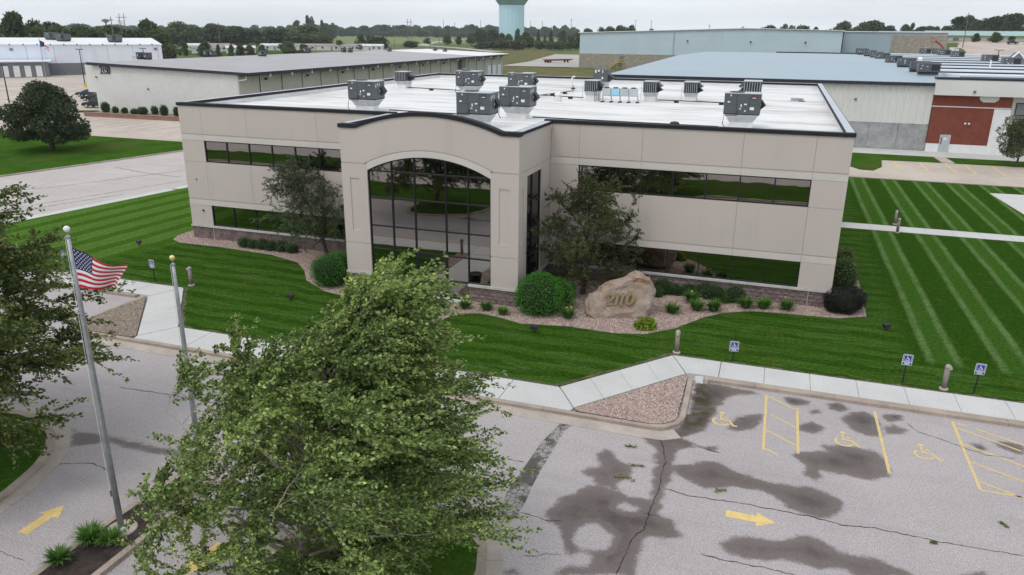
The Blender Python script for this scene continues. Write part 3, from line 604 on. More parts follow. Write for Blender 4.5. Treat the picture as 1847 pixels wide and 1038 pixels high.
mid_path = noseE+mirror(noseE)[::-1]
cast_strip('kerb', mid_path, 0.0, 0.2, -0.2, 0.006, MT['kerb'])
cast_strip('gutter', [(34.3, -15.2), (33.9, -15.46), (33.4, -15.5), (7.0, -15.5), (6.4, -15.4), (6.0, -15.1)], 0.202, 0.85, -0.2, ZA+0.012, MT['gutter'], 3.0)
cast_strip('kerb', [(88, -10.56), (35.05, -10.56)], 0.0, 0.36, -0.2, 0.004, MT['kerb'], 3.05)
cast_strip('kerb', [(5.4, -10.5), (-16.6, -10.5)], 0.0, 0.34, -0.2, 0.004, MT['kerb'], 3.0)
for pth in (LI, RI):
    cast_strip('kerb', pth, 0.0, 0.26, -0.2, 0.012, MT['kerb'], 3.0)
    cast_strip('gutter', pth, 0.262, 0.72, -0.2, ZA+0.012, MT['gutter'], 3.0)
cast_strip('kerb', ME_, 0.0, 0.2, -0.2, 0.012, MT['kerb'], 3.0)
cast_strip('kerb', [(-27.4, 37.0), (-28.7, 31.0), (-33.0, 11.8), (-36.6, -8.9)][::-1], -0.3, 0.0, -0.2, 0.02, MT['kerb'], 3.0)
cast_strip('kerb', [(88, 42.1), (0, 42.1)], -0.2, 0.0, -0.2, 0.03, MT['kerb'], 6.0)

# --- sidewalks in slabs
walk = bpy.data.objects.new('sidewalk', None); COL.objects.link(walk); tag(walk, kind='structure')
def slab(poly, z=0.012, m='concrete', parent=walk): return MB().prism(poly, -0.2, z).build('slab', MT[m], parent)
def run(a0, a1, b0, b1, n, gap=0.016):
    """slabs between edge a0->a1 and edge b0->b1"""
    a0, a1, b0, b1 = map(np.array, (a0, a1, b0, b1)); L_ = np.linalg.norm(a1-a0); e = gap/L_/2
    for i in range(n):
        t0, t1 = i/n+e, (i+1)/n-e
        slab([tuple(a0+(a1-a0)*t0), tuple(a0+(a1-a0)*t1), tuple(b0+(b1-b0)*t1), tuple(b0+(b1-b0)*t0)])
for sgn in (0, 1):
    M_ = (lambda p: p) if sgn == 0 else (lambda p: (40.4-p[0], p[1]))
    run(M_((35.6, -8.9)), M_((87.6 if not sgn else 57, -8.9)), M_((35.6, -10.55)), M_((87.6 if not sgn else 57, -10.55)), 29 if not sgn else 12)
    slab([M_(p) for p in ((33.53, -8.9), (35.58, -8.9), (35.58, -10.55), (34.40, -10.55), (34.30, -10.62))])
    run(M_((33.5, -8.92)), M_((29.66, -13.66)), M_((34.27, -10.65)), M_((30.62, -15.2)), 4)
    slab([M_(p) for p in ((29.62, -13.68), (27.7, -13.68), (27.7, -15.48), (30.55, -15.48), (30.6, -15.24))])
    run(M_((27.68, -13.68)), M_((21.4, -13.68)), M_((27.68, -15.48)), M_((21.4, -15.48)), 3)
slab([(19.02, -13.68), (21.38, -13.68), (21.38, -15.48), (19.02, -15.48)])
run((19.12, -13.64), (19.12, -5.9), (21.28, -13.64), (21.28, -5.9), 5)
slab([(18.15, -5.86), (22.3, -5.86), (22.3, -5.3), (18.15, -5.3)])
run((40.45, 19.15), (88, 19.15), (40.45, 20.95), (88, 20.95), 26)
slab([(55.6, 37.8), (88, 40), (88, 28), (56.2, 29)], 0.014)
run((43.5, 60.05), (74, 60.05), (43.5, 64.7), (74, 64.7), 12)
slab([(54.7, 56.0), (56.0, 56.0), (55.7, 60.0), (54.5, 60.0)], 0.01, 'lot_concrete')
run((-15.0, -1.0), (-12.75, 12.5), (-15.9, -0.9), (-13.65, 12.6), 5)
run((-12.7, 13.0), (-8.2, 39), (-13.6, 13.1), (-9.1, 39), 8)

# worn soil line where the turf meets the walk
MT['soil_edge'] = pmat('soil_edge', (0.085, 0.078, 0.04), 0.95, 0.35, 1.2, 0.4, 9, bump=0.02, bscale=20)
def soil_edge(path, wd=0.16, sd=1):
    r_ = random.Random(sd); P = resample(path, 0.35); P = [(a, c) for a, c in P]
    L_ = offset_path(P, 1.0); V = []
    for (a, c), (p, q) in zip(P, L_):
        ww = wd*r_.uniform(0.35, 1.25); V += [(a, c, 0.005), (a+(p-a)*ww, c+(q-c)*ww, 0.005)]
    m_ = MB(); m_.add(V, [(2*i+1, 2*i, 2*i+2, 2*i+3) for i in range(len(P)-1)]); return tag(m_.build('soil_edge', MT['soil_edge']), kind='structure')
soil_edge([(10.9, -13.66), (29.55, -13.66), (33.45, -8.88), (87, -8.88)], 0.2, 2); soil_edge([(-16, -8.88), (6.9, -8.88), (10.7, -13.5)], 0.2, 3)
soil_edge([(42.5, 20.97), (87, 20.97)], 0.14, 4); soil_edge([(87, 19.13), (42.5, 19.13)], 0.14, 5)
# --- gravel beds
BED_L = [(-1.35, 1.45), (-1.3, -0.1), (-0.9, -0.95), (0.06, -1.47), (3.3, -1.4), (7.45, -1.74), (9.95, -2.6), (11.3, -3.9), (12.4, -5.4), (14.4, -6.7), (16.6, -7.2), (18.3, -7.6), (18.3, -13.4), (19.08, -13.4), (19.08, -5.9), (18.1, -5.9), (18.1, -5.45), (15.3, -5.45), (15.3, 0.1), (0.1, 0.1)]
BED_R = [(21.32, -5.9), (21.32, -13.4), (22.2, -13.4), (22.0, -9.5), (22.3, -8.1), (22.8, -7.3), (23.6, -6.95), (24.85, -7.2), (26, -7.6), (28.3, -7.15), (30.5, -7.25), (31.9, -6.87), (33.2, -5.6), (34.3, -3.66), (35.2, -2.6), (36.6, -1.8), (38.45, -1.56), (40.7, -1.4), (42.1, -0.6), (42.2, 5.5), (41.0, 6.2), (40.3, 6.2), (40.3, 0.1), (25.05, 0.1), (25.05, -5.45), (22.4, -5.45), (22.4, -5.9)]
TRI_R = [(30.68, -15.22), (34.38, -10.70), (34.40, -14.45)]+arc(33.47, -14.45, 0.99, 0, -90)[1:]+[(30.9, -15.42)]
TRI_L = mirror(TRI_R)
sheet('gravel_bed', BED_L, -0.1, 0.018, MT['gravel_base']); sheet('gravel_bed', BED_R, -0.1, 0.018, MT['gravel_base'])
sheet('gravel_bed', TRI_R, -0.1, 0.004, MT['gravel_base']); sheet('gravel_bed', TRI_L, -0.1, 0.004, MT['soil_bed'])
def scatter_stones(name, poly, per_m2, s0, s1, mat, z, seed, label):
    g = np.random.default_rng(seed); P = np.array(poly); lo, hi = P.min(0), P.max(0)
    n = int(per_m2*np.prod(hi-lo)); x = g.uniform(lo[0], hi[0], n); y = g.uniform(lo[1], hi[1], n)
    k = inside(x, y, poly); x, y = x[k], y[k]; n = len(x)
    base = np.array([(1, 0, 0), (0, 1, 0), (-1, 0, 0), (0, -1, 0), (0, 0, 0.75), (0, 0, -0.5)], float)
    sz = g.uniform(s0, s1, n)[:, None, None]*g.uniform(0.65, 1.3, (n, 6, 1))
    a = g.uniform(0, 6.28, n); c, s_ = np.cos(a)[:, None], np.sin(a)[:, None]
    V = base[None]*sz; V = np.stack([V[..., 0]*c-V[..., 1]*s_, V[..., 0]*s_+V[..., 1]*c, V[..., 2]], -1)
    V = V+np.stack([x, y, np.full(n, z)+g.uniform(0, 0.012, n)], -1)[:, None]
    F0 = np.array([(0, 1, 4), (1, 2, 4), (2, 3, 4), (3, 0, 4)])
    Fs = (np.arange(n)[:, None, None]*6+F0[None]).reshape(-1, 3)
    o = link(name, np_mesh(name, V.reshape(-1, 3), Fs, mat, {'tint': np.repeat(g.beta(1.6, 1.6, n), 6)}))
    return tag(o, label, 'gravel', kind='stuff')
scatter_stones('gravel', BED_L, 260, 0.022, 0.048, MT['stone_chip'], 0.022, 1, 'pinkish gravel along the left wing of the office')
scatter_stones('gravel', BED_R, 300, 0.022, 0.048, MT['stone_chip'], 0.022, 2, 'pinkish gravel around the engraved boulder and right wing')
scatter_stones('gravel', TRI_R, 900, 0.02, 0.042, MT['stone_chip'], 0.010, 3, 'coarse pink gravel in the triangle bed by the parking stalls')
scatter_stones('gravel', TRI_L, 500, 0.018, 0.036, MT['stone_chip_grey'], 0.010, 4, 'brown gravel in the triangle bed left of the drive')

# --- roads and yards farther off
sheet('road', [(-16.5, -8.9), (-15.95, -1.3), (-13.6, 13.1), (-8.4, 42), (-6, 56), (-24, 56), (-27.4, 37), (-28.7, 31), (-33.0, 11.8), (-36.6, -8.9)], -0.21, -0.10, MT['road_old'])
road = bpy.data.objects[ 'road' ]
for c in ([(-33, -2), (-24, 10), (-19, 22), (-15, 36)], [(-22, -6), (-19.5, 3), (-16.2, 14), (-12, 30)], [(-30, 8), (-24, 7), (-20, 4.5)], [(-27, 20), (-22, 18.6), (-17, 18)], [(-31.5, 3), (-26, -1), (-20, -3)], [(-18.4, 0), (-17.5, 5), (-15.8, 10)]):
    crack_mesh(c, 0.05, -0.094).build('crack', MT['crack'], road)
sheet('yard', [(-24.2, 37.3), (-66, 37.3), (-100, 22.2), (-190, 22), (-190, 150), (-150, 240), (-72, 240), (-72, 60), (-40, 57), (-24.2, 57)], -0.21, -0.14, MT['lot_concrete'])
yard = bpy.data.objects['yard']
for k in range(14):
    x = -66.5+k*2.75; stripe(x, 46.0, x, 53.0, 0.16, 'white', -0.134, yard)
sheet('yard', [(40.0, 42.15), (120, 42.15), (120, 66), (40.0, 66)], -0.21, -0.11, MT['lot_concrete'])
yard2 = bpy.data.objects['yard.001']
for x in (49.7, 52.4, 55.0, 56.9, 59.5, 62.1, 64.7): stripe(x, 49.3, x, 55.6, 0.17, 'yellow', -0.104, yard2)
stripe(55.0, 49.3, 56.9, 49.3, 0.12, 'worn_yellow', -0.102, yard2)
drape('yard', [(-74, 268), (-78, 320), (-100, 440), (-62, 440), (-41.5, 330), (-41.5, 268)], MT['road_far'], 0.06, 2)
drape('meadow', [(-38, 190), (10, 190), (-41, 262), (-75, 266), (-79, 320), (-102, 445), (-130, 545), (-215, 600), (-215, 470), (-110, 330)], MT['meadow'], 0.03, 3)
drape('crop_field', [(-520, 640), (-330, 690), (-290, 850), (-255, 1100), (-420, 1480), (-1050, 1480), (-900, 1000)], MT['crop'], 0.05, 3)
drape('crop_field', [(-560, 560), (-420, 560), (-520, 630), (-880, 980), (-1050, 980)], MT['crop'], 0.05, 3)
drape('lawn', [(-330, 300), (-150, 300), (-200, 390), (-360, 390)], MT['lawn_plain'], 0.05, 2)
rp = [(-150, 470), (-215, 560), (-286, 640), (-350, 800), (-400, 960), (-450, 1130), (-470, 1300)]
drape('road', offset_path(rp, 5.5)+offset_path(rp, -5.5)[::-1], MT['road_far'], 0.10, 1)
# rising ground on the right: forecourt road, verge, green-roofed plant
drape('road', [(82, 205), (92, 205), (106, 300), (112, 352), (145, 352), (170, 300), (200, 290), (200, 345), (170, 380), (108, 392), (96, 352), (84, 290)], MT['lot_concrete'], 0.12, 4)
drape('meadow', [(95, 235), (150, 262), (140, 292), (112, 296), (101, 262)], MT['meadow'], 0.22, 4)

# ================================================================== OFFICE BUILDING 2110
W_, D_, H_ = 40.35, 40.5, 9.0
ZR = 8.53
EX0, EX1, EY = 15.22, 25.11, -5.5
office = thing('office_building', 'two storey beige office building with arched glass entrance and white roof', 'building')
def bp(m, name, mat, parent=None, **k): return m.build(name, MT[mat], parent or office, **k)

bp(MB().box(0.5, W_-0.5, 0.35, D_-0.2, -0.2, 8.4), 'core', 'wall_core')
# plain outer walls of the sides and back
bp(MB().box(0.0, 0.3, 0.3, D_, -0.2, 8.86), 'side_wall', 'stucco'); bp(MB().box(W_-0.3, W_, 0.3, D_, -0.2, 8.86), 'side_wall', 'stucco')
bp(MB().box(0.302, W_-0.302, D_-0.3, D_, -0.2, 8.86), 'back_wall', 'stucco')
# roof membrane and the inner faces of the parapet
bp(MB().box(0.34, W_-0.34, 0.34, D_-0.34, 8.41, ZR), 'roof', 'roof_membrane')
bp(MB().box(EX0+0.3, EX1-0.3, EY+0.3, 0.338, 8.41, ZR-0.002), 'roof', 'roof_membrane')
for m in (MB().box(0.302, 0.36, 0.36, D_-0.36, 8.42, 8.86), MB().box(W_-0.36, W_-0.302, 0.36, D_-0.36, 8.42, 8.86),
          MB().box(0.36, W_-0.36, D_-0.36, D_-0.302, 8.42, 8.86)):
    bp(m, 'parapet_lining', 'parapet')
GAP = 0.006
def panel(x0, x1, z0, z1, y0=0.0, y1=0.2, m='stucco'):
    return bp(MB().box(x0+GAP, x1-GAP, y0, y1, z0+GAP, z1-GAP), 'panel', m)
def wing(xs, lo, hi, wx0, wx1):
    """xs = joint positions incl. ends; wx0..wx1 = ribbon windows"""
    bp(MB().box(lo+0.02, hi-0.02, 0.12, 0.32, 0.0, 0.96), 'backing_wall', 'wall_core')
    bp(MB().box(lo+0.02, hi-0.02, 0.12, 0.32, 2.36, 5.22), 'backing_wall', 'wall_core')
    bp(MB().box(lo+0.02, hi-0.02, 0.12, 0.32, 6.64, 8.8), 'backing_wall', 'wall_core')
    for a, c in zip(xs[:-1], xs[1:]):
        panel(a, c, 7.04, 8.87); panel(a, c, 2.76, 5.235)
        panel(a, c, 6.63, 6.97, m='stucco_light'); panel(a, c, 2.35, 2.69, m='stucco_light')
    for a, c in ((lo, wx0), (wx1, hi)):
        panel(a, c, 5.235, 6.63); panel(a, c, 0.97, 2.35)
        bp(MB().box(a+0.05, c-0.02, 0.121, 0.321, 0.9, 6.7), 'backing_wall', 'wall_core')
    # reveal between panel courses
    bp(MB().box(lo+0.012, hi-0.012, 0.035, 0.12, 6.96, 7.05), 'reveal', 'stucco'); bp(MB().box(lo+0.012, hi-0.012, 0.035, 0.12, 2.68, 2.77), 'reveal', 'stucco')
    bp(MB().box(lo-0.04, hi+0.04, -0.075, 0.2, 0.845, 0.965), 'sill', 'sill')
    for z0, z1 in ((5.25, 6.625), (0.968, 2.345)):
        n = 7; st = (wx1-wx0)/n; q = MB()
        for i in range(n+1):
            x = wx0+i*st; ww = 0.035 if 0 < i < n else 0.05
            q.box(max(x-ww, wx0+0.003), min(x+ww, wx1-0.003), 0.045, 0.15, z0, z1)
        for i in range(n):
            q.box(wx0+i*st+0.04, wx0+(i+1)*st-0.04, 0.05, 0.149, z0, z0+0.06); q.box(wx0+i*st+0.04, wx0+(i+1)*st-0.04, 0.05, 0.149, z1-0.055, z1)
        fr = bp(q, 'window', 'frame')
        for i in range(n):
            bp(MB().box(wx0+i*st+0.02, wx0+(i+1)*st-0.02, 0.10, 0.115, z0+0.02, z1-0.02), 'pane', 'glass', fr)
    bp(MB().box(wx0-0.02, wx1+0.02, 0.2, 0.33, 0.9, 6.7), 'window_back', 'frame')
wing([0.0, 1.72, 5.15, 10.28, 13.70, EX0-0.005], 0.0, EX0-0.005, 1.75, 13.70)
wing([EX1+0.005, 26.72, 30.13, 35.24, 38.68, W_], EX1+0.005, W_, 26.72, 38.68)
def cope(x0, x1, y0, y1, z0=8.81, z1=8.995, cap=True):
    c = bp(MB().box(x0, x1, y0, y1, z0, z1), 'coping', 'coping')
    if cap: bp(MB().box(x0+0.035, x1-0.035, y0+0.035, y1-0.035, z1-0.01, z1+0.006), 'sky_sheen', 'coping_sky_sheen', c)  # thin pale plate, sky reflection on the coping top put into colour
cope(-0.06, EX0+0.4, -0.06, 0.36, cap=False); cope(EX1-0.4, W_+0.06, -0.06, 0.36, cap=False)
cope(-0.06, 0.40, 0.363, D_+0.06); cope(W_-0.40, W_+0.06, 0.363, D_+0.06); cope(0.403, W_-0.403, D_-0.40, D_+0.06)

# --- split-face block base
blk = MB().box(-0.195, 0.195, -0.03, 0.06, -0.1, 0.1)
rr = random.Random(2)
blk_me = []
for k in range(4):
    q = MB(); q.box(-0.194, 0.194, -0.0, 0.06, -0.1, 0.1)
    V = [(x, (y-rr.uniform(0.0, 0.035) if y < 0.01 else y), z) for x, y, z in q.v]; q.v = V
    q.add([(rr.uniform(-.1, .1), -0.045-rr.uniform(0, .02), rr.uniform(-.05, .05))]+V[0:2]+V[4:6], [(0, 1, 2), (0, 2, 4), (0, 4, 3), (0, 3, 1)])
    blk_me.append(q.mesh('block', MT['block']))
def base_run(x0, x1, y, axis_='x', as_parts=True):
    """courses of blocks; axis_='x' faces -Y, axis_='y' faces +X"""
    L_ = x1-x0; n = int(round(L_/0.4)); st = L_/n
    if axis_ == 'x': back = bp(MB().box(x0, x1, y+0.03, y+0.25, -0.15, 0.843), 'base_wall', 'mortar')
    else: back = bp(MB().box(y-0.25, y-0.03, x0, x1, -0.15, 0.843), 'base_wall', 'mortar')
    J = MB()
    for row in range(4):
        z = 0.108+row*0.21
        for i in range(n+(row % 2)):
            c0 = x0+i*st-(st/2 if row % 2 else 0); c1 = min(c0+st, x1); c0 = max(c0, x0)
            if c1-c0 < 0.08: continue
            cx, sx_ = (c0+c1)/2, (c1-c0)/0.4
            if as_parts:
                o = link('block', blk_me[rr.randrange(4)], back)
                if axis_ == 'x': o.location = (cx, y+rr.uniform(0, .012), z)
                else: o.location = (y-rr.uniform(0, .012), cx, z); o.rotation_euler = (0, 0, R(90))
                o.scale = (sx_, 1, 1)
            else:
                J.box(c0+0.006, c1-0.006, y-rr.uniform(0, 0.045), y+0.06, z-0.1, z+0.1)
    if not as_parts: tag(J.build('block_courses', MT['block'], back), kind='stuff')
base_run(EX1+0.27, W_, 0.03); base_run(EX0, 18.08, EY+0.03); base_run(22.40, EX1-0.03, EY+0.03)
base_run(EY+0.06, 0.0, EX1-0.03, 'y'); base_run(0.0, EX0-0.02, 0.03, as_parts=False)
for x in (1.72, 31.0, 39.25): bp(MB().box(x-0.012, x+0.012, -0.035, 0.02, 0.0, 0.845), 'control_joint', 'sill')

# --- entrance block
AX, AH0, AH1 = 20.18, 6.58, 7.43
def seg_arc(x, half, z0, rise):
    Rr = (half*half+rise*rise)/(2*rise); d = min(abs(x-AX), half); return z0+math.sqrt(Rr*Rr-d*d)-(Rr-rise)
def arch(x): return seg_arc(x, 3.45, AH0, AH1-AH0)
def groove(x): return 6.90 if abs(x-AX) >= 3.62 else seg_arc(x, 3.62, 6.90, 0.86)
def top(x): return 8.77 if abs(x-AX) >= 4.0 else seg_arc(x, 4.0, 8.77, 0.76)
def curve_band(x0, x1, lo, hi, y0, y1, n=48, m='stucco', name='panel'):
    q = MB(); xs = [x0+(x1-x0)*i/n for i in range(n+1)]
    V = []
    for x in xs: V += [(x, y0, lo(x)), (x, y0, hi(x)), (x, y1, lo(x)), (x, y1, hi(x))]
    Fq = []
    for i in range(n):
        a, c = 4*i, 4*i+4
        Fq += [(a, c, c+1, a+1), (a+3, c+3, c+2, a+2), (a+1, c+1, c+3, a+3), (a+2, c+2, c, a)]
    Fq += [(0, 1, 3, 2), (4*n+2, 4*n+3, 4*n+1, 4*n)]
    q.add(V, Fq); return bp(q, name, m)
y0, y1 = EY, EY+0.3
WX0, WX1 = 16.73, 23.63
# parapet field above the arch moulding, moulding, backing
curve_band(EX0, EX1, lambda x: groove(x)+0.035, top, y0, y1, 64)
curve_band(EX0+0.01, EX1-0.01, lambda x: groove(x)-0.02, lambda x: groove(x)+0.05, y0+0.035, y1-0.01, 64, name='reveal')
curve_band(WX0, WX1, arch, lambda x: groove(x)-0.012, y0, y1, 48, 'stucco_light')
for a, c in ((EX0, WX0), (WX1, EX1)):
    px0, px1 = (15.70, 16.25) if a == EX0 else (24.07, 24.64)
    bp(MB().box(a, c-(0.0 if a > 20 else 0.002), y0, y1, 6.2, 6.888), 'panel', 'stucco_light' if 0 else 'stucco')
    # pier with sunk panel
    bp(MB().box(a, px0, y0, y1, 2.62, 6.198), 'panel', 'stucco'); bp(MB().box(px1, c, y0, y1, 2.62, 6.198), 'panel', 'stucco')
    bp(MB().box(px0+0.002, px1-0.002, y0, y1, 6.12, 6.198), 'panel', 'stucco'); bp(MB().box(px0+0.002, px1-0.002, y0, y1, 2.62, 3.28), 'panel', 'stucco')
    bp(MB().box(px0+0.002, px1-0.002, y0+0.045, y1, 3.282, 6.118), 'sunk_panel', 'stucco')
    bp(MB().box(a+0.012, c-0.012, y0+0.035, y1, 2.55, 2.618), 'reveal', 'stucco_light')
    bp(MB().box(a, c, y0, y1, 0.97, 2.548), 'panel', 'stucco')
    bp(MB().box(a-(0.06 if a < 20 else -0.0), c+(0.06 if a > 20 else 0), y0-0.06, y1, 0.845, 0.967), 'sill', 'sill')
bp(MB().box(WX0+0.004, 18.10, y0-0.06, y1, 0.845, 0.967), 'sill', 'sill'); bp(MB().box(22.38, WX1-0.004, y0-0.06, y1, 0.845, 0.967), 'sill', 'sill')
# right flank (faces +X) with its tall window
def flank(ya, yb, z0, z1, m='stucco', name='panel', dx=0.0, th=0.3):
    return bp(MB().box(EX1-th, EX1-dx, ya, yb, z0, z1), name, m)
fy0, fy1 = -4.15, -1.68
flank(EY+0.302, -0.002, 6.935, 8.77); flank(EY+0.302, -0.002, 6.90, 6.933, 'stucco_light', 'reveal', 0.035)
flank(EY+0.302, -0.002, 6.60, 6.898)
flank(fy1, -0.002, 0.97, 6.598)
flank(-4.68, fy0, 2.62, 6.598); flank(EY+0.302, -5.13, 2.62, 6.598)
flank(-5.128, -4.682, 6.13, 6.598); flank(-5.128, -4.682, 2.62, 3.28); flank(-5.128, -4.682, 3.282, 6.128, 'stucco', 'sunk_panel', 0.045)
flank(EY+0.302, fy0, 2.55, 2.618, 'stucco_light', 'reveal', 0.035); flank(EY+0.302, fy0, 0.97, 2.548)
bp(MB().box(EX1-0.3, EX1+0.06, EY+0.302, -0.08, 0.846, 0.966), 'sill', 'sill')
q = MB(); hz = (0.97, 2.38, 3.68, 5.24, 6.598)
for yv in (fy0+0.035, -3.13, fy1-0.035): q.box(EX1-0.16, EX1-0.05, yv-0.035, yv+0.035, 0.97, 6.598)
for z in hz: q.box(EX1-0.158, EX1-0.052, fy0+0.072, -3.167, max(z-0.035, 0.97), min(z+0.035, 6.597)); q.box(EX1-0.158, EX1-0.052, -3.093, fy1-0.072, max(z-0.035, 0.97), min(z+0.035, 6.597))
fr = bp(q, 'window', 'frame')
for a, c in ((fy0, -3.13), (-3.13, fy1)):
    for z0, z1 in zip(hz[:-1], hz[1:]): bp(MB().box(EX1-0.12, EX1-0.10, a+0.02, c-0.02, z0+0.01, z1-0.01), 'pane', 'glass_side', fr)
bp(MB().box(EX1-0.29, EX1-0.2, fy0-0.1, fy1+0.1, 0.9, 6.7), 'window_back', 'frame')
# left flank
bp(MB().box(EX0, EX0+0.3, EY+0.302, -0.002, 0.0, 8.77), 'panel', 'stucco')
bp(MB().box(EX0+0.3, EX1-0.302, EY+0.6, 0.0, -0.1, 8.4), 'core', 'wall_core')
# inner parapet and coping (follows the curve)
curve_band(EX0+0.302, EX1-0.302, lambda x: 8.40, lambda x: top(x)-0.003, EY+0.302, EY+0.36, 48, 'parapet', 'parapet_lining')
bp(MB().box(EX0+0.302, EX0+0.36, EY+0.362, 0.0, 8.40, 8.768), 'parapet_lining', 'parapet'); bp(MB().box(EX1-0.36, EX1-0.302, EY+0.362, 0.0, 8.40, 8.768), 'parapet_lining', 'parapet')
cc = curve_band(EX0-0.06, EX1+0.06, lambda x: top(x)-0.05, lambda x: top(x)+0.15, EY-0.06, EY+0.4, 64, 'coping', 'coping')
for a, c in ((EX0-0.06, EX0+0.4), (EX1-0.4, EX1+0.06)):
    cope(a, c, EY+0.403, -0.063, 8.772, 8.918)
# entrance glazing
gy = EY+0.15
mulx = [WX0, 18.10, 19.40, 21.15, 22.38, WX1]; mulz = [0.97, 2.33, 3.63, 5.17, 6.57]
q = MB()
for i, x in enumerate(mulx):
    zb = 0.97 if i in (0, 5) else 0.02
    e = 0.06 if i in (0, 5) else 0.036
    q.box(x-(e if i == 5 else 0.036)-(0 if i < 5 else 0), x+(e if i == 0 else 0.036), gy-0.07, gy+0.05, zb, arch(x)+0.02 if i in (0, 5) else arch(x)+0.03)
for i in range(5):
    a, c = mulx[i]+0.04, mulx[i+1]-0.04
    for z in mulz:
        if i == 2 and z < 2: continue
        q.box(a, c, gy-0.062, gy+0.045, z-0.034, z+0.034)
    if i in (1, 3): q.box(a, c, gy-0.06, gy+0.045, 0.02, 0.09)
fr = bp(q, 'entrance_window', 'frame')
def strip_top(x): return arch(x)+0.02
for i in range(5):
    a, c = mulx[i]+0.015, mulx[i+1]-0.015
    rows = list(zip(mulz[:-1], mulz[1:]))
    if i in (1, 3): rows = [(0.05, 0.97)]+rows
    if i == 2: rows = rows[1:]
    for z0, z1 in rows: bp(MB().box(a, c, gy-0.008, gy+0.012, z0+0.01, z1-0.01), 'pane', 'glass', fr)
    p = curve_band(a, c, lambda x: 6.58, strip_top, gy-0.008, gy+0.012, 8, 'glass', 'pane'); p.parent = fr
q = MB(); n = 40
curve_band(WX0+0.02, WX1-0.02, lambda x: arch(x)-0.07, lambda x: arch(x)+0.03, gy-0.066, gy+0.047, 40, 'frame', 'arch_frame')
bp(MB().box(WX0-0.2, WX1+0.2, gy+0.08, gy+0.1, 0.0, 7.6), 'window_back', 'frame')
for a, c, hx in ((19.44, 20.265, 20.20), (20.285, 21.11, 20.35)):
    q = MB(); z0, z1 = 0.02, 2.28
    q.box(a, a+0.09, gy-0.055, gy+0.04, z0, z1); q.box(c-0.09, c, gy-0.055, gy+0.04, z0, z1)
    q.box(a+0.09, c-0.09, gy-0.054, gy+0.039, z0, 0.22); q.box(a+0.09, c-0.09, gy-0.054, gy+0.039, 2.16, z1)
    d_ = bp(q, 'door', 'frame')
    bp(MB().box(a+0.08, c-0.08, gy-0.01, gy+0.01, 0.2, 2.18), 'pane', 'glass', d_)
    bp(MB().tube([(hx, gy-0.06, 0.95), (hx, gy-0.13, 0.95), (hx, gy-0.13, 1.3), (hx, gy-0.06, 1.3)], 0.016), 'handle', 'galv', d_)
    bp(MB().box(hx-0.06, hx+0.06, gy-0.062, gy-0.056, 0.98, 1.22), 'push_plate', 'galv', d_)
# small fittings on the facade
bp(MB().box(1.05, 1.13, -0.11, -0.002, 1.93, 2.03), 'wall_lamp', 'black'); bp(MB().box(0.78, 0.84, -0.05, -0.002, 4.0, 4.12), 'camera_box', 'grey_paint')
bp(MB().box(1.25, 1.38, -0.12, 0.0, 0.42, 0.55), 'hose_tap', 'grey_paint')

# --- things on the roof
def rooftop_unit(x, y, label, rz=0.0, hood_side=1):
    t = thing('rooftop_unit', label, 'air conditioner', (x, y, ZR), rz, 'large rooftop air units on the office')
    q = MB().box(-0.62, 0.62, -0.36, 0.40, 0.0, 0.33); q.build('curb', MT['curb_white'], t)
    q = MB().hexa([(-0.64, -0.38, 0.33), (0.64, -0.38, 0.33), (0.64, 0.42, 0.33), (-0.64, 0.42, 0.33)], [(-0.88, -0.6, 0.74), (0.92, -0.6, 0.74), (0.92, 0.62, 0.74), (-0.88, 0.62, 0.74)])
    q.build('adapter', MT['galv'], t)
    MB().box(-0.955, 0.955, -0.655, 0.655, 0.742, 0.80).build('base_rail', MT['unit_dark'], t)
    cab = MB().box(-0.965, 0.965, -0.665, 0.665, 0.802, 1.865).build('cabinet', MT['unit_grey'], t)
    q = MB(); q.box(-0.30, -0.285, -0.672, -0.665, 0.82, 1.85); q.box(0.36, 0.372, -0.672, -0.665, 0.82, 1.85); q.box(-0.96, 0.96, -0.671, -0.666, 1.30, 1.308)
    q.build('panel_seams', MT['unit_dark'], cab)
    MB().box(-0.985, 0.985, -0.685, 0.685, 1.866, 1.90).build('lid', MT['unit_light'], t)
    MB().lathe([(0.40, 1.9), (0.40, 1.935), (0.36, 1.94)], -0.35, 0.05, 20).build('fan_guard', MT['unit_dark'], t)
    # intake hood on the far side of the flank
    MB().prism_y([(0.966, 1.55), (1.22, 1.22), (0.966, 0.98)], 0.08, 0.60).build('intake_hood', MT['unit_dark'], t)
    q = MB()
    for a, c, ww, hh in ((-0.78, 1.38, 0.13, 0.08), (-0.66, 1.73, 0.07, 0.08), (0.10, 1.28, 0.15, 0.07), (-0.08, 1.16, 0.06, 0.16), (-0.14, 1.04, 0.10, 0.05), (0.42, 1.02, 0.22, 0.15), (0.14, 0.92, 0.07, 0.08)):
        q.box(a, a+ww, -0.674, -0.6655, c, c+hh)
    for yy, zz, wy, hh in ((-0.52, 1.5, 0.07, 0.2), (-0.3, 1.62, 0.08, 0.13), (-0.05, 1.55, 0.04, 0.24), (0.0, 1.2, 0.06, 0.12)):
        q.box(0.9655, 0.974, yy, yy+wy, zz, zz+hh)
    q.build('stickers', MT['sticker'], cab)['kind'] = 'stuff'
    lg = MB().box(0.46, 0.74, -0.676, -0.6655, 1.60, 1.79).build('badge', MT['unit_dark'], cab)
    MB().box(0.49, 0.71, -0.68, -0.676, 1.72, 1.76).build('badge_print', MT['red_print'], cab); MB().box(0.50, 0.70, -0.68, -0.676, 1.64, 1.68).build('badge_print', MT['sticker'], cab)
    MB().tube([(-0.22, -0.70, 1.0), (-0.22, -0.72, 0.72), (-0.9, -0.74, 0.70), (-0.95, -0.80, 0.25), (-0.8, -0.82, 0.05)], 0.022, 5).build('conduit', MT['black'], t)
    return t
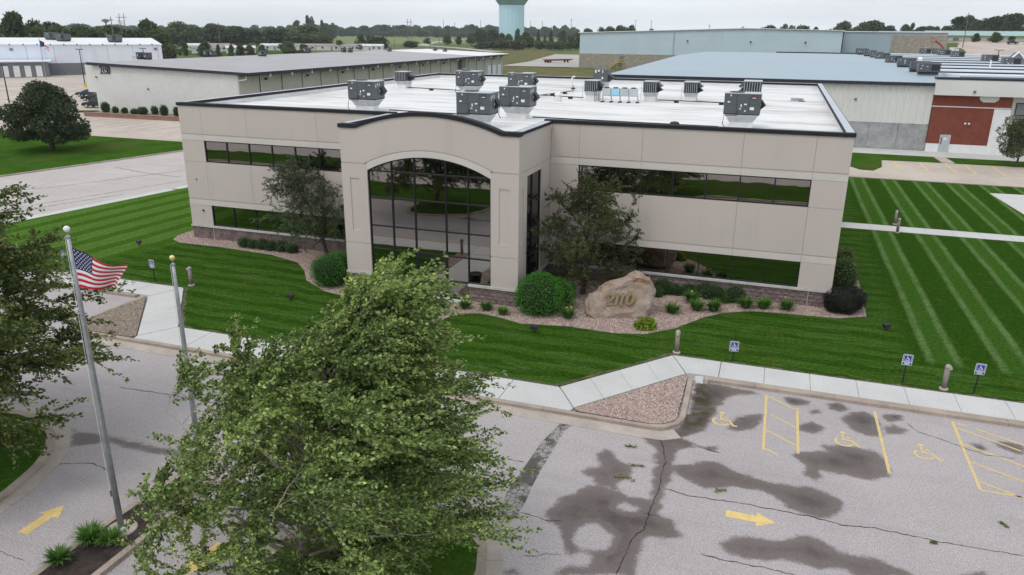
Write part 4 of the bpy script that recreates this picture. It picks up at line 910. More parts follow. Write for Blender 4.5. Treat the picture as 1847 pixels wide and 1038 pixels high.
def small_unit(x, y, label, hood=1, rz=0.0, sc=1.0):
    t = thing('condenser_unit', label, 'air conditioner', (x, y, ZR), rz, 'smaller rooftop units with louvred coils on the office')
    t.scale = (sc, sc, sc)
    MB().box(-0.42, 0.42, -0.45, 0.75, 0.0, 0.36).build('curb', MT['curb_white'], t)
    MB().hexa([(-0.43, -0.46, 0.36), (0.43, -0.46, 0.36), (0.43, 0.76, 0.36), (-0.43, 0.76, 0.36)], [(-0.5, -0.62, 0.66), (0.5, -0.62, 0.66), (0.5, 0.8, 0.66), (-0.5, 0.8, 0.66)]).build('adapter', MT['galv'], t)
    cab = MB().box(-0.52, 0.52, -0.64, 0.82, 0.661, 1.44).build('cabinet', MT['unit_grey'], t)
    MB().box(-0.46, 0.46, -0.652, -0.641, 0.72, 1.40).build('coil', MT['unit_dark'], cab)
    q = MB()
    for k in range(7): q.box(-0.46+k*0.15-0.012, -0.46+k*0.15+0.012, -0.668, -0.653, 0.72, 1.40)
    q.build('coil_guard', MT['unit_light'], cab)
    q = MB()
    for k in range(5): q.box(0.521, 0.535, -0.60+k*0.16, -0.585+k*0.16, 0.72, 1.40)
    q.build('side_ribs', MT['unit_dark'], cab)
    MB().box(-0.54, 0.54, -0.66, 0.84, 1.441, 1.475).build('lid', MT['unit_light'], t)
    s_ = hood
    for z0, z1 in ((1.38, 1.10), (1.06, 0.80)):
        MB().prism_y([(s_*0.521, z0), (s_*0.86, z1), (s_*0.521, z1-0.16)], 0.0, 0.72).build('intake_hood', MT['unit_dark'] if z0 < 1.2 else MT['unit_grey'], t)
    MB().tube([(-0.55, -0.5, 1.1), (-0.66, -0.52, 1.1), (-0.66, -0.52, 0.1), (-0.8, -0.7, 0.05)], 0.02, 5).build('conduit', MT['galv'], t)
    return t
rooftop_unit(11.33, 4.43, 'large grey rooftop unit nearest the left front parapet')
rooftop_unit(12.53, 19.32, 'large grey rooftop unit standing mid roof on the left half')
rooftop_unit(21.83, 4.01, 'large grey rooftop unit just right of and behind the one over the entrance')
rooftop_unit(21.25, -1.15, 'large grey rooftop unit directly behind the arched entrance parapet')
rooftop_unit(17.25, 18.7, 'large grey rooftop unit half hidden behind another near the roof middle')
rooftop_unit(34.80, 4.63, 'large grey rooftop unit near the right front corner of the roof')
small_unit(4.38, 23.5, 'small louvred rooftop unit farthest left near the left parapet')
small_unit(22.93, 18.95, 'small louvred rooftop unit at the left end of the pipe rack')
small_unit(27.30, 19.80, 'small louvred rooftop unit just right of the white condenser row')
small_unit(30.25, 20.65, 'small louvred rooftop unit standing alone right of the roof middle')
small_unit(34.75, 19.3, 'louvred rooftop unit behind the front right one, hood pointing left', -1, 0, 1.18)
t = thing('rooftop_unit', 'tall grey rooftop unit with black triangular hood by the back parapet', 'air conditioner', (21.75, 27.4, ZR), 0)
MB().box(-0.5, 0.5, -0.4, 0.6, 0, 0.35).build('curb', MT['curb_white'], t); MB().hexa([(-0.5, -0.4, 0.35), (0.5, -0.4, 0.35), (0.5, 0.6, 0.35), (-0.5, 0.6, 0.35)], [(-0.62, -0.55, 0.85), (0.62, -0.55, 0.85), (0.62, 0.7, 0.85), (-0.62, 0.7, 0.85)]).build('adapter', MT['galv'], t)
cab = MB().box(-0.64, 0.64, -0.58, 0.75, 0.851, 1.92).build('cabinet', MT['unit_grey'], t)
MB().prism_y([(0.641, 1.5), (1.2, 1.2), (0.641, 0.86)], -0.5, 0.4).build('intake_hood', MT['unit_dark'], t)
q = MB()
for a, c, ww, hh in ((-0.5, 1.62, 0.12, 0.24), (-0.25, 1.72, 0.16, 0.14), (0.15, 1.6, 0.06, 0.26), (0.1, 1.12, 0.14, 0.16)): q.box(a, a+ww, -0.588, -0.581, c, c+hh)
q.build('stickers', MT['sticker'], cab)['kind'] = 'stuff'
# row of white condensers on stands
t = thing('condenser_row', 'row of four white condensers on legs with rubber feet, one blue film panel', 'air conditioner', (24.1, 16.9, ZR), R(6))
for k in range(4):
    q = MB().box(0.04+k*0.66, 0.66+k*0.66, 0, 0.55, 0.52, 1.03); c_ = q.build('condenser', MT['unit_light'], t)
    if k == 1: MB().box(0.08+k*0.66, 0.62+k*0.66, -0.012, -0.001, 0.55, 1.0).build('film', MT['blue_film'], c_)
    MB().lathe([(0.2, 1.03), (0.2, 1.09), (0.15, 1.1)], 0.35+k*0.66, 0.28, 12).build('fan', MT['unit_dark'], c_)
for k in range(5):
    x = 0.06+k*0.65
    MB().box(x-0.03, x+0.03, 0.02, 0.08, 0.08, 0.52).build('leg', MT['galv'], t); MB().box(x-0.03, x+0.03, 0.47, 0.53, 0.08, 0.52).build('leg', MT['galv'], t)
    MB().box(x-0.12, x+0.08, -0.04, 0.12, 0, 0.08).build('foot', MT['rubber'], t); MB().box(x-0.1, x+0.12, 0.42, 0.58, 0, 0.08).build('foot', MT['rubber'], t)
MB().box(0.0, 2.7, 0.2, 0.24, 0.46, 0.515).build('rail', MT['galv'], t)
t = thing('pipe_rack', 'black steel pipe rack beside the white condenser row', 'pipe rack', (23.6, 17.3, ZR), 0)
q = MB()
for x in (-0.12, 0.0, 0.18, 0.3): q.tube([(x, 0, 0), (x, 0, 0.95)], 0.018, 5)
for z in (0.1, 0.5, 0.9): q.tube([(-0.14, 0.0, z), (0.32, 0.0, z)], 0.016, 5)
q.build('bars', MT['black'], t)
# roof vents, hatch, gas lines on blocks
t = thing('roof_hatch', 'flat grey roof hatch near the right end of the roof', 'hatch', (38.0, 24.9, ZR)); MB().box(-0.45, 0.45, -0.5, 0.5, 0, 0.2).build('curb', MT['unit_light'], t); MB().box(-0.5, 0.5, -0.55, 0.55, 0.201, 0.27).build('lid', MT['curb_white'], t); MB().box(0.1, 0.6, -0.75, -0.56, 0, 0.05).build('hinge', MT['unit_dark'], t)
t = thing('roof_vent', 'white domed roof vent on a box curb, mid roof', 'vent', (20.9, 16.3, ZR)); MB().box(-0.24, 0.24, -0.24, 0.24, 0, 0.32).build('curb', MT['curb_white'], t); MB().lathe([(0.2, 0.32), (0.2, 0.45), (0.27, 0.47), (0.27, 0.52), (0.18, 0.66), (0.05, 0.7)], 0, 0, 16).build('dome', MT['white'], t)
t = thing('roof_vent', 'low black mushroom vent left of the right front rooftop unit', 'vent', (31.3, 3.4, ZR)); MB().lathe([(0.13, 0), (0.13, 0.16), (0.28, 0.17), (0.22, 0.26), (0.05, 0.3)], 0, 0, 14).build('cap', MT['unit_dark'], t)
t = thing('vent_pipe', 'bent white vent pipe at the back parapet', 'pipe', (17.6, 33.0, ZR)); MB().tube([(0, 0, 0), (0, 0, 0.75), (0.1, 0, 0.9), (0.3, 0, 0.9)], 0.08, 8).build('pipe', MT['white'], t)
def gas_line(pts, label, blocks):
    t = thing('gas_pipe', label, 'pipe', (pts[0][0], pts[0][1], ZR)); o0 = Vector((pts[0][0], pts[0][1], 0))
    MB().tube([Vector((x, y, 0.16))-o0 for x, y in pts], 0.035, 6).build('pipe', MT['unit_dark'], t)
    for x, y in blocks: MB().box(x-o0.x-0.17, x-o0.x+0.17, y-o0.y-0.09, y-o0.y+0.09, 0, 0.125).build('support', MT['rubber'], t)
gas_line([(13.2, 3.9), (20.0, 3.3)], 'black gas pipe along the front left of the roof', [(14.8, 3.75), (18.6, 3.42)])
gas_line([(22.9, 3.6), (33.7, 3.0)], 'black gas pipe along the front right of the roof', [(26.9, 3.38), (30.4, 3.18), (33.4, 3.02)])
gas_line([(5.2, 22.6), (11.6, 21.2)], 'black gas pipe between the two left rooftop units', [(7.8, 22.05)])
gas_line([(13.6, 20.6), (22.3, 18.6)], 'black gas pipe across the roof middle behind the paired units', [(15.0, 20.3), (20.0, 19.1), (21.2, 18.85)])
gas_line([(18.6, 19.6), (19.8, 25), (18.0, 32.0)], 'black gas pipe running back to the bent vent pipe', [(19.0, 21.4), (19.5, 23.5), (18.7, 29.3)])
gas_line([(28.0, 19.0), (33.8, 18.4)], 'black gas pipe behind the right front rooftop unit', [(29.4, 18.85), (32.7, 18.5)])

# ================================================================== VEGETATION
def unit(v): return v/np.maximum(np.linalg.norm(v, axis=-1, keepdims=True), 1e-9)
def leaf_mesh(name, C, Dr, L_, Wd, tint, mat, g, fold=0.18):
    """diamond leaves: C centre of stalk end, Dr axis, L_ length, Wd half width"""
    n = len(C); Dr = unit(Dr); rnd = unit(g.normal(size=(n, 3)))
    S = unit(np.cross(Dr, rnd)); N = np.cross(S, Dr)
    L_ = L_[:, None]; Wd = Wd[:, None]
    V = np.stack([C, C+Dr*L_*0.48+S*Wd+N*L_*fold, C+Dr*L_, C+Dr*L_*0.48-S*Wd+N*L_*fold], 1).reshape(-1, 3)
    F = np.arange(4*n).reshape(n, 4)
    return np_mesh(name, V, F, mat, {'tint': np.repeat(tint, 4)})

def clump(P, g, k=7, s=1.3):
    """smooth random field used to vary leaf tone from clump to clump"""
    K = g.normal(size=(k, 3))*s; ph = g.uniform(0, 6.28, k)
    return np.mean(np.sin(P@K.T+ph), 1)

def bez(a, b_, c, n):
    t = np.linspace(0, 1, n)[:, None]; return (1-t)**2*a+2*t*(1-t)*b_+t*t*c

def branch_tree(name, label, cat, loc, H, tr, rad, z0, limbs, secs, twigs, lpt, leaf, mat, bark, seed, wind=(0, 0, 0), lean=(0, 0), droop=0.35, twig_len=0.8, sec_frac=0.42, group=None, rough=0.28, twig_geo=True, zmin=0.5, sweep=0.0):
    """trunk -> limbs -> side branches -> twigs -> leaves; rad(h,az) gives the crown radius at height fraction h"""
    g = np.random.default_rng(seed); root = thing(name, label, cat, loc, 0, group); W = np.array(wind, float)
    trunk_top = np.array([lean[0], lean[1], H*0.93])
    tp = bez(np.zeros(3), np.array([lean[0]*0.25, lean[1]*0.25, H*0.5]), trunk_top, 12)
    tp[1:-1, :2] += g.normal(size=(10, 2))*tr*0.35
    wood = MB(); wood.tube([tuple(p) for p in tp], [tr*(1-0.88*i/11) for i in range(12)], 9)
    wood.lathe([(tr*1.55, -0.05), (tr*1.2, 0.12), (tr*1.0, 0.35)], 0, 0, 9)
    TW_S, TW_D, TW_L = [], [], []
    br = MB()
    for i in range(limbs):
        h = z0+(0.985-z0)*((i+0.5)/limbs)**0.92; az = i*2.39996+g.uniform(-.35, .35)
        rr_ = rad(h, az)*g.uniform(1-rough, 1.08)
        hs = max(z0*0.75, h-0.20-0.10*g.random()); k = hs*11/0.93; k = min(max(k, 0), 10.99)
        S = tp[int(k)]+(tp[int(k)+1]-tp[int(k)])*(k-int(k))
        axis_p = np.array([lean[0]*h*h, lean[1]*h*h, 0])
        E = axis_p+np.array([math.cos(az)*rr_, math.sin(az)*rr_, h*H])+W*0.35*rr_*0.3
        M_ = (S+E)/2+np.array([0, 0, 0.18*rr_])+g.normal(size=3)*0.12*rr_
        if h < 0.45: E[2] -= droop*rr_*0.25
        E[2] = max(E[2], zmin)
        P = bez(S, M_, E, 8); P[1:-1] += g.normal(size=(6, 3))*0.03*rr_
        r0 = max(tr*0.42*(1-h*0.55), 0.02)
        br.tube([tuple(p) for p in P], [r0*(1-0.85*j/7) for j in range(8)], 6)
        L0 = np.linalg.norm(E-S)
        for s_ in range(secs):
            t = 0.22+0.78*(s_+g.random())/secs; q = t*7; q0 = min(int(q), 6); B = P[q0]+(P[q0+1]-P[q0])*(q-q0)
            along = unit(P[q0+1]-P[q0]); d = unit(along*0.8+g.normal(size=3)*np.array([0.75, 0.75, 0.5])*(1-0.3*sweep)+np.array([0, 0, 0.12+0.25*sweep])+W*1.3*sweep)
            sl = L0*sec_frac*(1.15-0.55*t)*g.uniform(0.7, 1.25)+0.25
            e = B+d*sl+W*0.22*sl; e[2] -= droop*0.18*sl*sl; e[2] = max(e[2], zmin)
            Q = bez(B, B+d*sl*0.55+np.array([0, 0, 0.06*sl]), e, 5)
            rb = max(r0*0.35*(1.1-t), 0.008); br.tube([tuple(p) for p in Q], [rb*(1-0.8*j/4) for j in range(5)], 4)
            tt = (np.arange(twigs)+g.random(twigs))/twigs*0.85+0.15
            qq = tt*4; qi = np.minimum(qq.astype(int), 3); base = Q[qi]+(Q[qi+1]-Q[qi])*(qq-qi)[:, None]
            dd = unit(unit(e-B)[None]*(0.7+0.5*sweep)+g.normal(size=(twigs, 3))*np.array([0.8, 0.8, 0.6])*(1-0.35*sweep)+W*1.2*sweep+np.array([0, 0, 0.2*sweep]))
            TW_S.append(base); TW_D.append(dd); TW_L.append(twig_len*g.uniform(0.45, 1.2, twigs))
    S = np.concatenate(TW_S); D = np.concatenate(TW_D); L = np.concatenate(TW_L); nT = len(S)
    curve = W[None]*0.75*L[:, None]+np.array([0, 0, -droop*0.55])[None]*(L**1.5)[:, None]
    if twig_geo:
        P0, P1, P2 = S, S+D*(L/2)[:, None]+curve*0.25, S+D*L[:, None]+curve
        r_ = 0.0055; rings = []
        for P_, k in ((P0, 1.0), (P1, 0.75), (P2, 0.4)):
            for a in (0, 2.1, 4.2): rings.append(P_+np.array([math.cos(a), math.sin(a), 0.35*math.sin(a+1)])*r_*k)
        V = np.stack(rings, 1).reshape(-1, 3); o_ = np.arange(nT)[:, None]*9
        Fq = np.concatenate([np.stack([o_[:, 0]+a+b_*3, o_[:, 0]+(a+1) % 3+b_*3, o_[:, 0]+(a+1) % 3+(b_+1)*3, o_[:, 0]+a+(b_+1)*3], -1) for b_ in (0, 1) for a in (0, 1, 2)])
        link('twigs', np_mesh('twigs', V, Fq, bark), root)
    t = g.uniform(0.08, 1.04, (nT, lpt)); C = S[:, None]+D[:, None]*(L[:, None]*t)[..., None]+curve[:, None]*(t*t)[..., None]
    C = C.reshape(-1, 3)+g.normal(size=(nT*lpt, 3))*leaf*0.32
    Dl = (D[:, None]*0.8+curve[:, None]*0.9+g.normal(size=(nT, lpt, 3))*0.75+np.array([0, 0, -0.2])+W*1.5).reshape(-1, 3)
    n = len(C); keep = C[:, 2] > max(zmin*0.5, 0.15); C, Dl = C[keep], Dl[keep]; n = len(C)
    ll = leaf*g.uniform(0.7, 1.25, n)
    tint = np.clip(0.44+0.30*clump(C, g, 9, 1.6)*1.6+g.normal(size=n)*0.27, 0, 1)
    wood.build('trunk', bark, root, smooth=True); br.build('branches', bark, root)
    link('crown', leaf_mesh(name+'_crown', C, Dl, ll, ll*0.30, tint, mat, g), root)
    return root

def lobe_points(g, n, lobes):
    """points and outward normals on a set of overlapping ellipsoid lobes [(c,r)]"""
    A = np.array([l[1][0]*l[1][1]+l[1][1]*l[1][2]+l[1][0]*l[1][2] for l in lobes]); k = g.choice(len(lobes), n, p=A/A.sum())
    C = np.array([l[0] for l in lobes])[k]; Rr = np.array([l[1] for l in lobes])[k]
    N = unit(g.normal(size=(n, 3))); sc = g.uniform(0.80, 1.06, (n, 1))
    return C+N*Rr*sc, unit(N/Rr)

def lobed_crown(name, lobes, n, leaf, mat, g, zmin=0.03, droopy=0.25):
    P, N = lobe_points(g, n, lobes); k = P[:, 2] > zmin; P, N = P[k], N[k]; n = len(P)
    Dl = N*0.55+g.normal(size=(n, 3))*0.8+np.array([0, 0, -droopy]); ll = leaf*g.uniform(0.65, 1.3, n)
    tint = np.clip(0.42+0.45*clump(P, g, 7, 2.2/np.ptp(P[:, 2]).clip(0.3))+g.normal(size=n)*0.2, 0, 1)
    return leaf_mesh(name, P, Dl, ll, ll*0.36, tint, mat, g)

# --- the two windy trees of the drive islands
def rad_main(h, az):
    base = np.interp(h, [0.16, 0.3, 0.5, 0.64, 0.76, 0.88, 1.0], [4.3, 4.4, 4.0, 3.1, 1.7, 0.7, 0.3]); return base*(1.0+0.36*math.cos(az-math.pi)*(1.1-h))
branch_tree('birch_tree', 'big windblown leafy tree on the drive island in the foreground', 'tree', (26.5, -27.2, 0), 8.2, 0.17, rad_main, 0.13, 46, 7, 10, 58, 0.098, MT['leaf_birch'], MT['bark_pale'], 11, wind=(0.40, 0.20, 0.0), lean=(2.3, 0.3), droop=0.36, twig_len=1.05, zmin=0.7, rough=0.40, sweep=0.8)
def rad_left(h, az): return np.interp(h, [0.2, 0.35, 0.6, 0.8, 1.0], [4.0, 4.7, 4.6, 3.5, 1.4])
branch_tree('birch_tree', 'leafy tree cut off by the left edge, on the left drive island', 'tree', (11.0, -26.4, 0), 8.5, 0.17, rad_left, 0.24, 36, 8, 10, 52, 0.118, MT['leaf_birch_left'], MT['bark'], 23, wind=(0.35, 0.2, 0.0), lean=(1.4, 0.2), droop=0.40, twig_len=1.0, zmin=1.9, sweep=0.6)
# --- the two small trees against the facade
def rad_s(h, az): return np.interp(h, [0.16, 0.3, 0.55, 0.8, 1.0], [2.0, 2.55, 2.55, 1.7, 0.5])
branch_tree('crabapple_tree', 'grey green small tree leaning left before the left wing', 'tree', (11.05, -0.95, 0), 5.75, 0.13, lambda h, az: rad_s(h, az)*(1.08+0.12*math.cos(az-math.pi)), 0.27, 22, 7, 8, 24, 0.092, MT['leaf_olive'], MT['bark'], 31, lean=(-2.3, -0.25), droop=0.2, twig_len=0.6, zmin=1.0)
branch_tree('crabapple_tree', 'olive small bushy tree behind the engraved boulder', 'tree', (27.75, -2.2, 0), 6.3, 0.13, lambda h, az: rad_s(h, az)*1.08, 0.15, 24, 7, 8, 26, 0.092, MT['leaf_olive_warm'], MT['bark'], 37, lean=(0.35, 0), droop=0.2, twig_len=0.6, zmin=0.7)
# --- parkland oak on the left
g = np.random.default_rng(5)
oak = thing('oak_tree', 'round dark green tree standing alone on the far left lawn', 'tree', (-41.8, 25.6, 0))
wd = MB().tube([(0, 0, -0.1), (0.05, 0, 1.2), (0.0, 0.1, 2.4), (0.1, 0, 4.5), (0.3, 0.2, 6.6)], [0.34, 0.27, 0.24, 0.16, 0.05], 9)
for a in range(9):
    az = a*2.4; wd.tube([(0, 0, 1.5+a*0.3), (1.6*math.cos(az), 1.6*math.sin(az), 2.5+a*0.35), (3.6*math.cos(az), 3.6*math.sin(az), 3.0+a*0.42)], [0.13, 0.08, 0.03], 6)
wd.build('trunk', MT['bark'], oak, smooth=True)
lob = []
for k in range(46):
    h = g.uniform(0, 1)**0.85; az = g.uniform(0, 6.28); rr_ = np.interp(h, [0, 0.2, 0.45, 0.7, 1], [4.3, 4.9, 3.7, 2.2, 0.3])*g.uniform(0.45, 1.0)
    s_ = g.uniform(0.75, 1.35); lob.append(((rr_*math.cos(az)-0.1, rr_*math.sin(az), 1.8+h*5.4), (s_*1.2, s_*1.2, s_*0.75)))
link('crown', lobed_crown('oak_crown', lob, 21000, 0.27, MT['leaf_oak'], g, 1.0), oak)

# --- far trees: a few prototypes, every tree an object of its own
TREES = [(-235.6, 181.6, 16.9, 5.4, 'a', 'tree mass behind the white warehouse'),
(-240.5, 194.4, 15.9, 4.5, 'b', 'tree mass behind the white warehouse'),
(-253.7, 214.2, 16.0, 5.1, 'a', 'tree mass behind the white warehouse'),
(-264.2, 198.9, 14.7, 4.2, 'b', 'tree mass behind the white warehouse'),
(-236.2, 183.9, 12.7, 5.8, 'a', 'tree mass behind the white warehouse'),
(-227.5, 184.8, 12.9, 6.3, 'b', 'tree mass behind the white warehouse'),
(-247.0, 210.4, 13.6, 6.9, 'b', 'tree mass behind the white warehouse'),
(-232.7, 206.8, 13.7, 6.0, 'a', 'tree mass behind the white warehouse'),
(-218.6, 200.2, 12.5, 5.9, 'a', 'tree mass behind the white warehouse'),
(-256.7, 243.2, 13.3, 6.5, 'b', 'tree mass behind the white warehouse'),
(-245.4, 238.4, 15.2, 6.5, 'a', 'tree mass behind the white warehouse'),
(-205.3, 204.4, 14.2, 5.0, 'a', 'tree mass behind the white warehouse'),
(-211.4, 216.3, 14.5, 5.5, 'a', 'tree mass behind the white warehouse'),
(-240.8, 253.3, 15.2, 6.6, 'b', 'tree mass behind the white warehouse'),
(-215.9, 233.3, 13.7, 5.7, 'b', 'tree mass behind the white warehouse'),
(-256.3, 223.3, 11.8, 5.8, 'b', 'tree mass behind the white warehouse'),
(-247.7, 189.2, 11.4, 5.3, 'b', 'tree mass behind the white warehouse'),
(-255.7, 256.4, 11.4, 6.1, 'a', 'tree mass behind the white warehouse'),
(-277.0, 222.1, 10.7, 5.4, 'a', 'tree mass behind the white warehouse'),
(-215.0, 177.9, 11.3, 4.4, 'b', 'tree mass behind the white warehouse'),
(-219.3, 197.5, 11.0, 4.3, 'b', 'tree mass behind the white warehouse'),
(-248.8, 239.8, 11.0, 5.3, 'b', 'tree mass behind the white warehouse'),
(-410.6, 463.3, 18.5, 10.3, 'b', 'row of trees behind the low white houses'),
(-409.5, 480.5, 16.2, 9.0, 'b', 'row of trees behind the low white houses'),
(-398.9, 490.4, 17.7, 9.5, 'b', 'row of trees behind the low white houses'),
(-390.6, 507.1, 15.8, 13.2, 'a', 'row of trees behind the low white houses'),
(-374.3, 536.6, 16.1, 14.5, 'a', 'row of trees behind the low white houses'),
(-344.8, 541.5, 15.9, 13.2, 'b', 'row of trees behind the low white houses'),
(-445.0, 490.8, 11.0, 7.8, 'a', 'row of trees behind the low white houses'),
(-380.1, 518.3, 13.3, 6.6, 'a', 'row of trees behind the low white houses'),
(-394.9, 498.7, 11.8, 8.6, 'b', 'row of trees behind the low white houses'),
(-397.4, 460.3, 9.7, 7.3, 'a', 'row of trees behind the low white houses'),
(-324.2, 534.1, 10.4, 6.4, 'b', 'row of trees behind the low white houses'),
(-255.3, 472.2, 11.0, 4.7, 'b', 'small trees around the low white houses'),
(-243.9, 478.5, 9.2, 8.6, 'b', 'small trees around the low white houses'),
(-254.0, 484.4, 8.7, 5.3, 'b', 'small trees around the low white houses'),
(-253.3, 438.6, 6.0, 3.3, 'b', 'small trees around the low white houses'),
(-259.5, 386.9, 5.7, 3.8, 'b', 'small trees around the low white houses'),
(-310.1, 702.6, 6.3, 3.0, 'b', 'small trees around the low white houses'),
(-271.7, 665.1, 9.9, 4.8, 'b', 'small trees around the low white houses'),
(-265.3, 678.7, 7.4, 3.4, 'b', 'small trees around the low white houses'),
(-240.3, 275.2, 6.5, 1.8, 'b', 'small trees around the low white houses'),
(-220.7, 265.6, 7.3, 2.6, 'b', 'small trees around the low white houses'),
(-216.1, 269.5, 6.4, 1.5, 'b', 'small trees around the low white houses'),
(-211.7, 273.0, 6.4, 1.5, 'b', 'small trees around the low white houses'),
(-208.4, 275.6, 6.9, 2.0, 'b', 'small trees around the low white houses'),
(-204.9, 278.3, 6.4, 2.0, 'b', 'small trees around the low white houses'),
(-219.7, 240.0, 7.1, 1.4, 'b', 'small trees around the low white houses'),
(-218.2, 241.3, 6.7, 1.4, 'b', 'small trees around the low white houses'),
(-212.3, 297.7, 6.1, 2.1, 'b', 'small trees around the low white houses'),
(-207.1, 313.7, 6.5, 3.8, 'b', 'small trees around the low white houses'),
(-201.4, 317.6, 6.0, 3.8, 'b', 'small trees around the low white houses'),
(-634.1, 954.5, 28.0, 6.1, 'a', 'tall thin trees on the far ridge'),
(-620.6, 963.5, 29.0, 4.4, 'a', 'tall thin trees on the far ridge'),
(-616.7, 966.0, 31.3, 6.1, 'a', 'tall thin trees on the far ridge'),
(-604.1, 974.1, 27.7, 3.5, 'a', 'tall thin trees on the far ridge'),
(-591.4, 982.0, 23.3, 6.1, 'a', 'tall thin trees on the far ridge'),
(-598.1, 977.8, 20.2, 7.9, 'a', 'tall thin trees on the far ridge'),
(-781.5, 1288.1, 16.5, 8.0, 'b', 'far tree line under the sky'),
(-869.0, 1447.6, 19.5, 7.1, 'a', 'far tree line under the sky'),
(-928.1, 1559.9, 18.8, 10.6, 'b', 'far tree line under the sky'),
(-747.5, 1274.2, 15.5, 7.3, 'a', 'far tree line under the sky'),
(-778.0, 1342.8, 15.8, 7.6, 'a', 'far tree line under the sky'),
(-746.6, 1303.2, 19.6, 7.7, 'b', 'far tree line under the sky'),
(-888.9, 1557.5, 17.0, 9.3, 'a', 'far tree line under the sky'),
(-794.3, 1410.9, 16.3, 9.2, 'a', 'far tree line under the sky'),
(-761.4, 1370.6, 19.5, 7.4, 'b', 'far tree line under the sky'),
(-703.2, 1273.6, 19.2, 8.7, 'a', 'far tree line under the sky'),
(-825.5, 1507.3, 18.8, 9.5, 'b', 'far tree line under the sky'),
(-799.1, 1480.8, 21.2, 9.4, 'a', 'far tree line under the sky'),
(-791.5, 1486.4, 21.4, 9.2, 'b', 'far tree line under the sky'),
(-835.6, 1576.8, 22.4, 11.8, 'b', 'far tree line under the sky'),
(-674.1, 1292.6, 19.8, 9.8, 'a', 'far tree line under the sky'),
(-707.7, 1370.7, 21.1, 10.5, 'a', 'far tree line under the sky'),
(-766.9, 1503.2, 19.1, 7.0, 'b', 'far tree line under the sky'),
(-825.9, 1634.7, 22.7, 12.4, 'a', 'far tree line under the sky'),
(-727.3, 1456.2, 19.0, 11.5, 'a', 'far tree line under the sky'),
(-694.3, 1412.0, 22.8, 11.6, 'a', 'far tree line under the sky'),
(-646.6, 1333.2, 20.5, 10.2, 'b', 'far tree line under the sky'),
(-776.6, 1610.0, 21.4, 10.2, 'b', 'far tree line under the sky'),
(-693.0, 1454.8, 20.7, 8.6, 'b', 'far tree line under the sky'),
(-768.9, 1627.1, 24.6, 13.1, 'b', 'far tree line under the sky'),
(-613.8, 1325.5, 16.9, 9.5, 'b', 'far tree line under the sky'),
(-650.2, 1421.8, 19.2, 8.9, 'b', 'far tree line under the sky'),
(-758.3, 1672.4, 18.8, 12.8, 'a', 'far tree line under the sky'),
(-704.6, 1575.0, 24.2, 12.3, 'a', 'far tree line under the sky'),
(-584.6, 1330.6, 17.6, 8.7, 'a', 'far tree line under the sky'),
(-665.1, 1518.8, 22.2, 10.4, 'b', 'far tree line under the sky'),
(-593.6, 1375.7, 17.7, 6.3, 'b', 'far tree line under the sky'),
(-583.7, 1378.7, 23.0, 6.9, 'a', 'far tree line under the sky'),
(-688.7, 1631.3, 19.5, 12.8, 'a', 'far tree line under the sky'),
(-671.8, 1617.0, 21.1, 9.2, 'a', 'far tree line under the sky'),
(-621.1, 1515.3, 20.9, 8.8, 'a', 'far tree line under the sky'),
(-546.6, 1363.1, 18.8, 5.8, 'b', 'far tree line under the sky'),
(-608.4, 1533.3, 19.0, 6.7, 'b', 'far tree line under the sky'),
(-587.8, 1493.1, 23.9, 8.4, 'b', 'far tree line under the sky'),
(-540.3, 1397.5, 22.6, 7.5, 'a', 'far tree line under the sky'),
(-540.4, 1421.1, 21.7, 6.2, 'b', 'far tree line under the sky'),
(-601.5, 1594.0, 20.8, 9.9, 'a', 'far tree line under the sky'),
(-573.1, 1544.7, 22.1, 8.5, 'b', 'far tree line under the sky'),
(-531.1, 1453.3, 20.0, 8.5, 'b', 'far tree line under the sky'),
(-548.5, 1524.0, 24.5, 8.7, 'a', 'far tree line under the sky'),
(-590.7, 1664.1, 23.4, 12.6, 'b', 'far tree line under the sky'),
(-578.6, 1643.2, 21.1, 12.7, 'b', 'far tree line under the sky'),
(-1171.2, 916.7, 14.0, 11.7, 'a', 'far tree line under the sky'),
(-1296.9, 1031.3, 16.5, 11.6, 'a', 'far tree line under the sky'),
(-1230.3, 995.5, 15.9, 14.2, 'a', 'far tree line under the sky'),
(-1334.3, 1092.5, 17.5, 12.8, 'b', 'far tree line under the sky'),
(-1344.5, 1124.6, 14.3, 9.5, 'a', 'far tree line under the sky'),
(-1122.7, 949.4, 14.5, 14.0, 'b', 'far tree line under the sky'),
(-1393.9, 1208.8, 18.0, 10.3, 'a', 'far tree line under the sky'),
(-1162.6, 1020.3, 15.1, 14.8, 'b', 'far tree line under the sky'),
(-1188.1, 1065.3, 16.0, 15.4, 'a', 'far tree line under the sky'),
(-1115.5, 1017.4, 16.6, 13.1, 'b', 'far tree line under the sky'),
(-1111.0, 1023.5, 16.8, 14.1, 'b', 'far tree line under the sky'),
(-1180.8, 1113.1, 14.7, 12.4, 'a', 'far tree line under the sky'),
(-1195.0, 1140.2, 15.6, 9.8, 'a', 'far tree line under the sky'),
(-1225.7, 1198.1, 17.0, 15.1, 'b', 'far tree line under the sky'),
(-1278.2, 1269.0, 17.1, 17.5, 'b', 'far tree line under the sky'),
(-1068.2, 1073.4, 17.1, 10.6, 'b', 'far tree line under the sky'),
(-1126.0, 1154.6, 17.5, 14.8, 'b', 'far tree line under the sky'),
(-1246.2, 1307.3, 19.7, 14.2, 'a', 'far tree line under the sky'),
(-1098.4, 1170.9, 16.7, 14.7, 'a', 'far tree line under the sky'),
(-1173.5, 1274.4, 18.6, 11.0, 'a', 'far tree line under the sky'),
(-1017.3, 1131.0, 15.3, 9.7, 'b', 'far tree line under the sky'),
(-970.5, 1090.8, 16.3, 12.2, 'b', 'far tree line under the sky'),
(-974.2, 1116.5, 19.2, 9.1, 'a', 'far tree line under the sky'),
(-949.5, 1108.8, 18.3, 13.8, 'b', 'far tree line under the sky'),
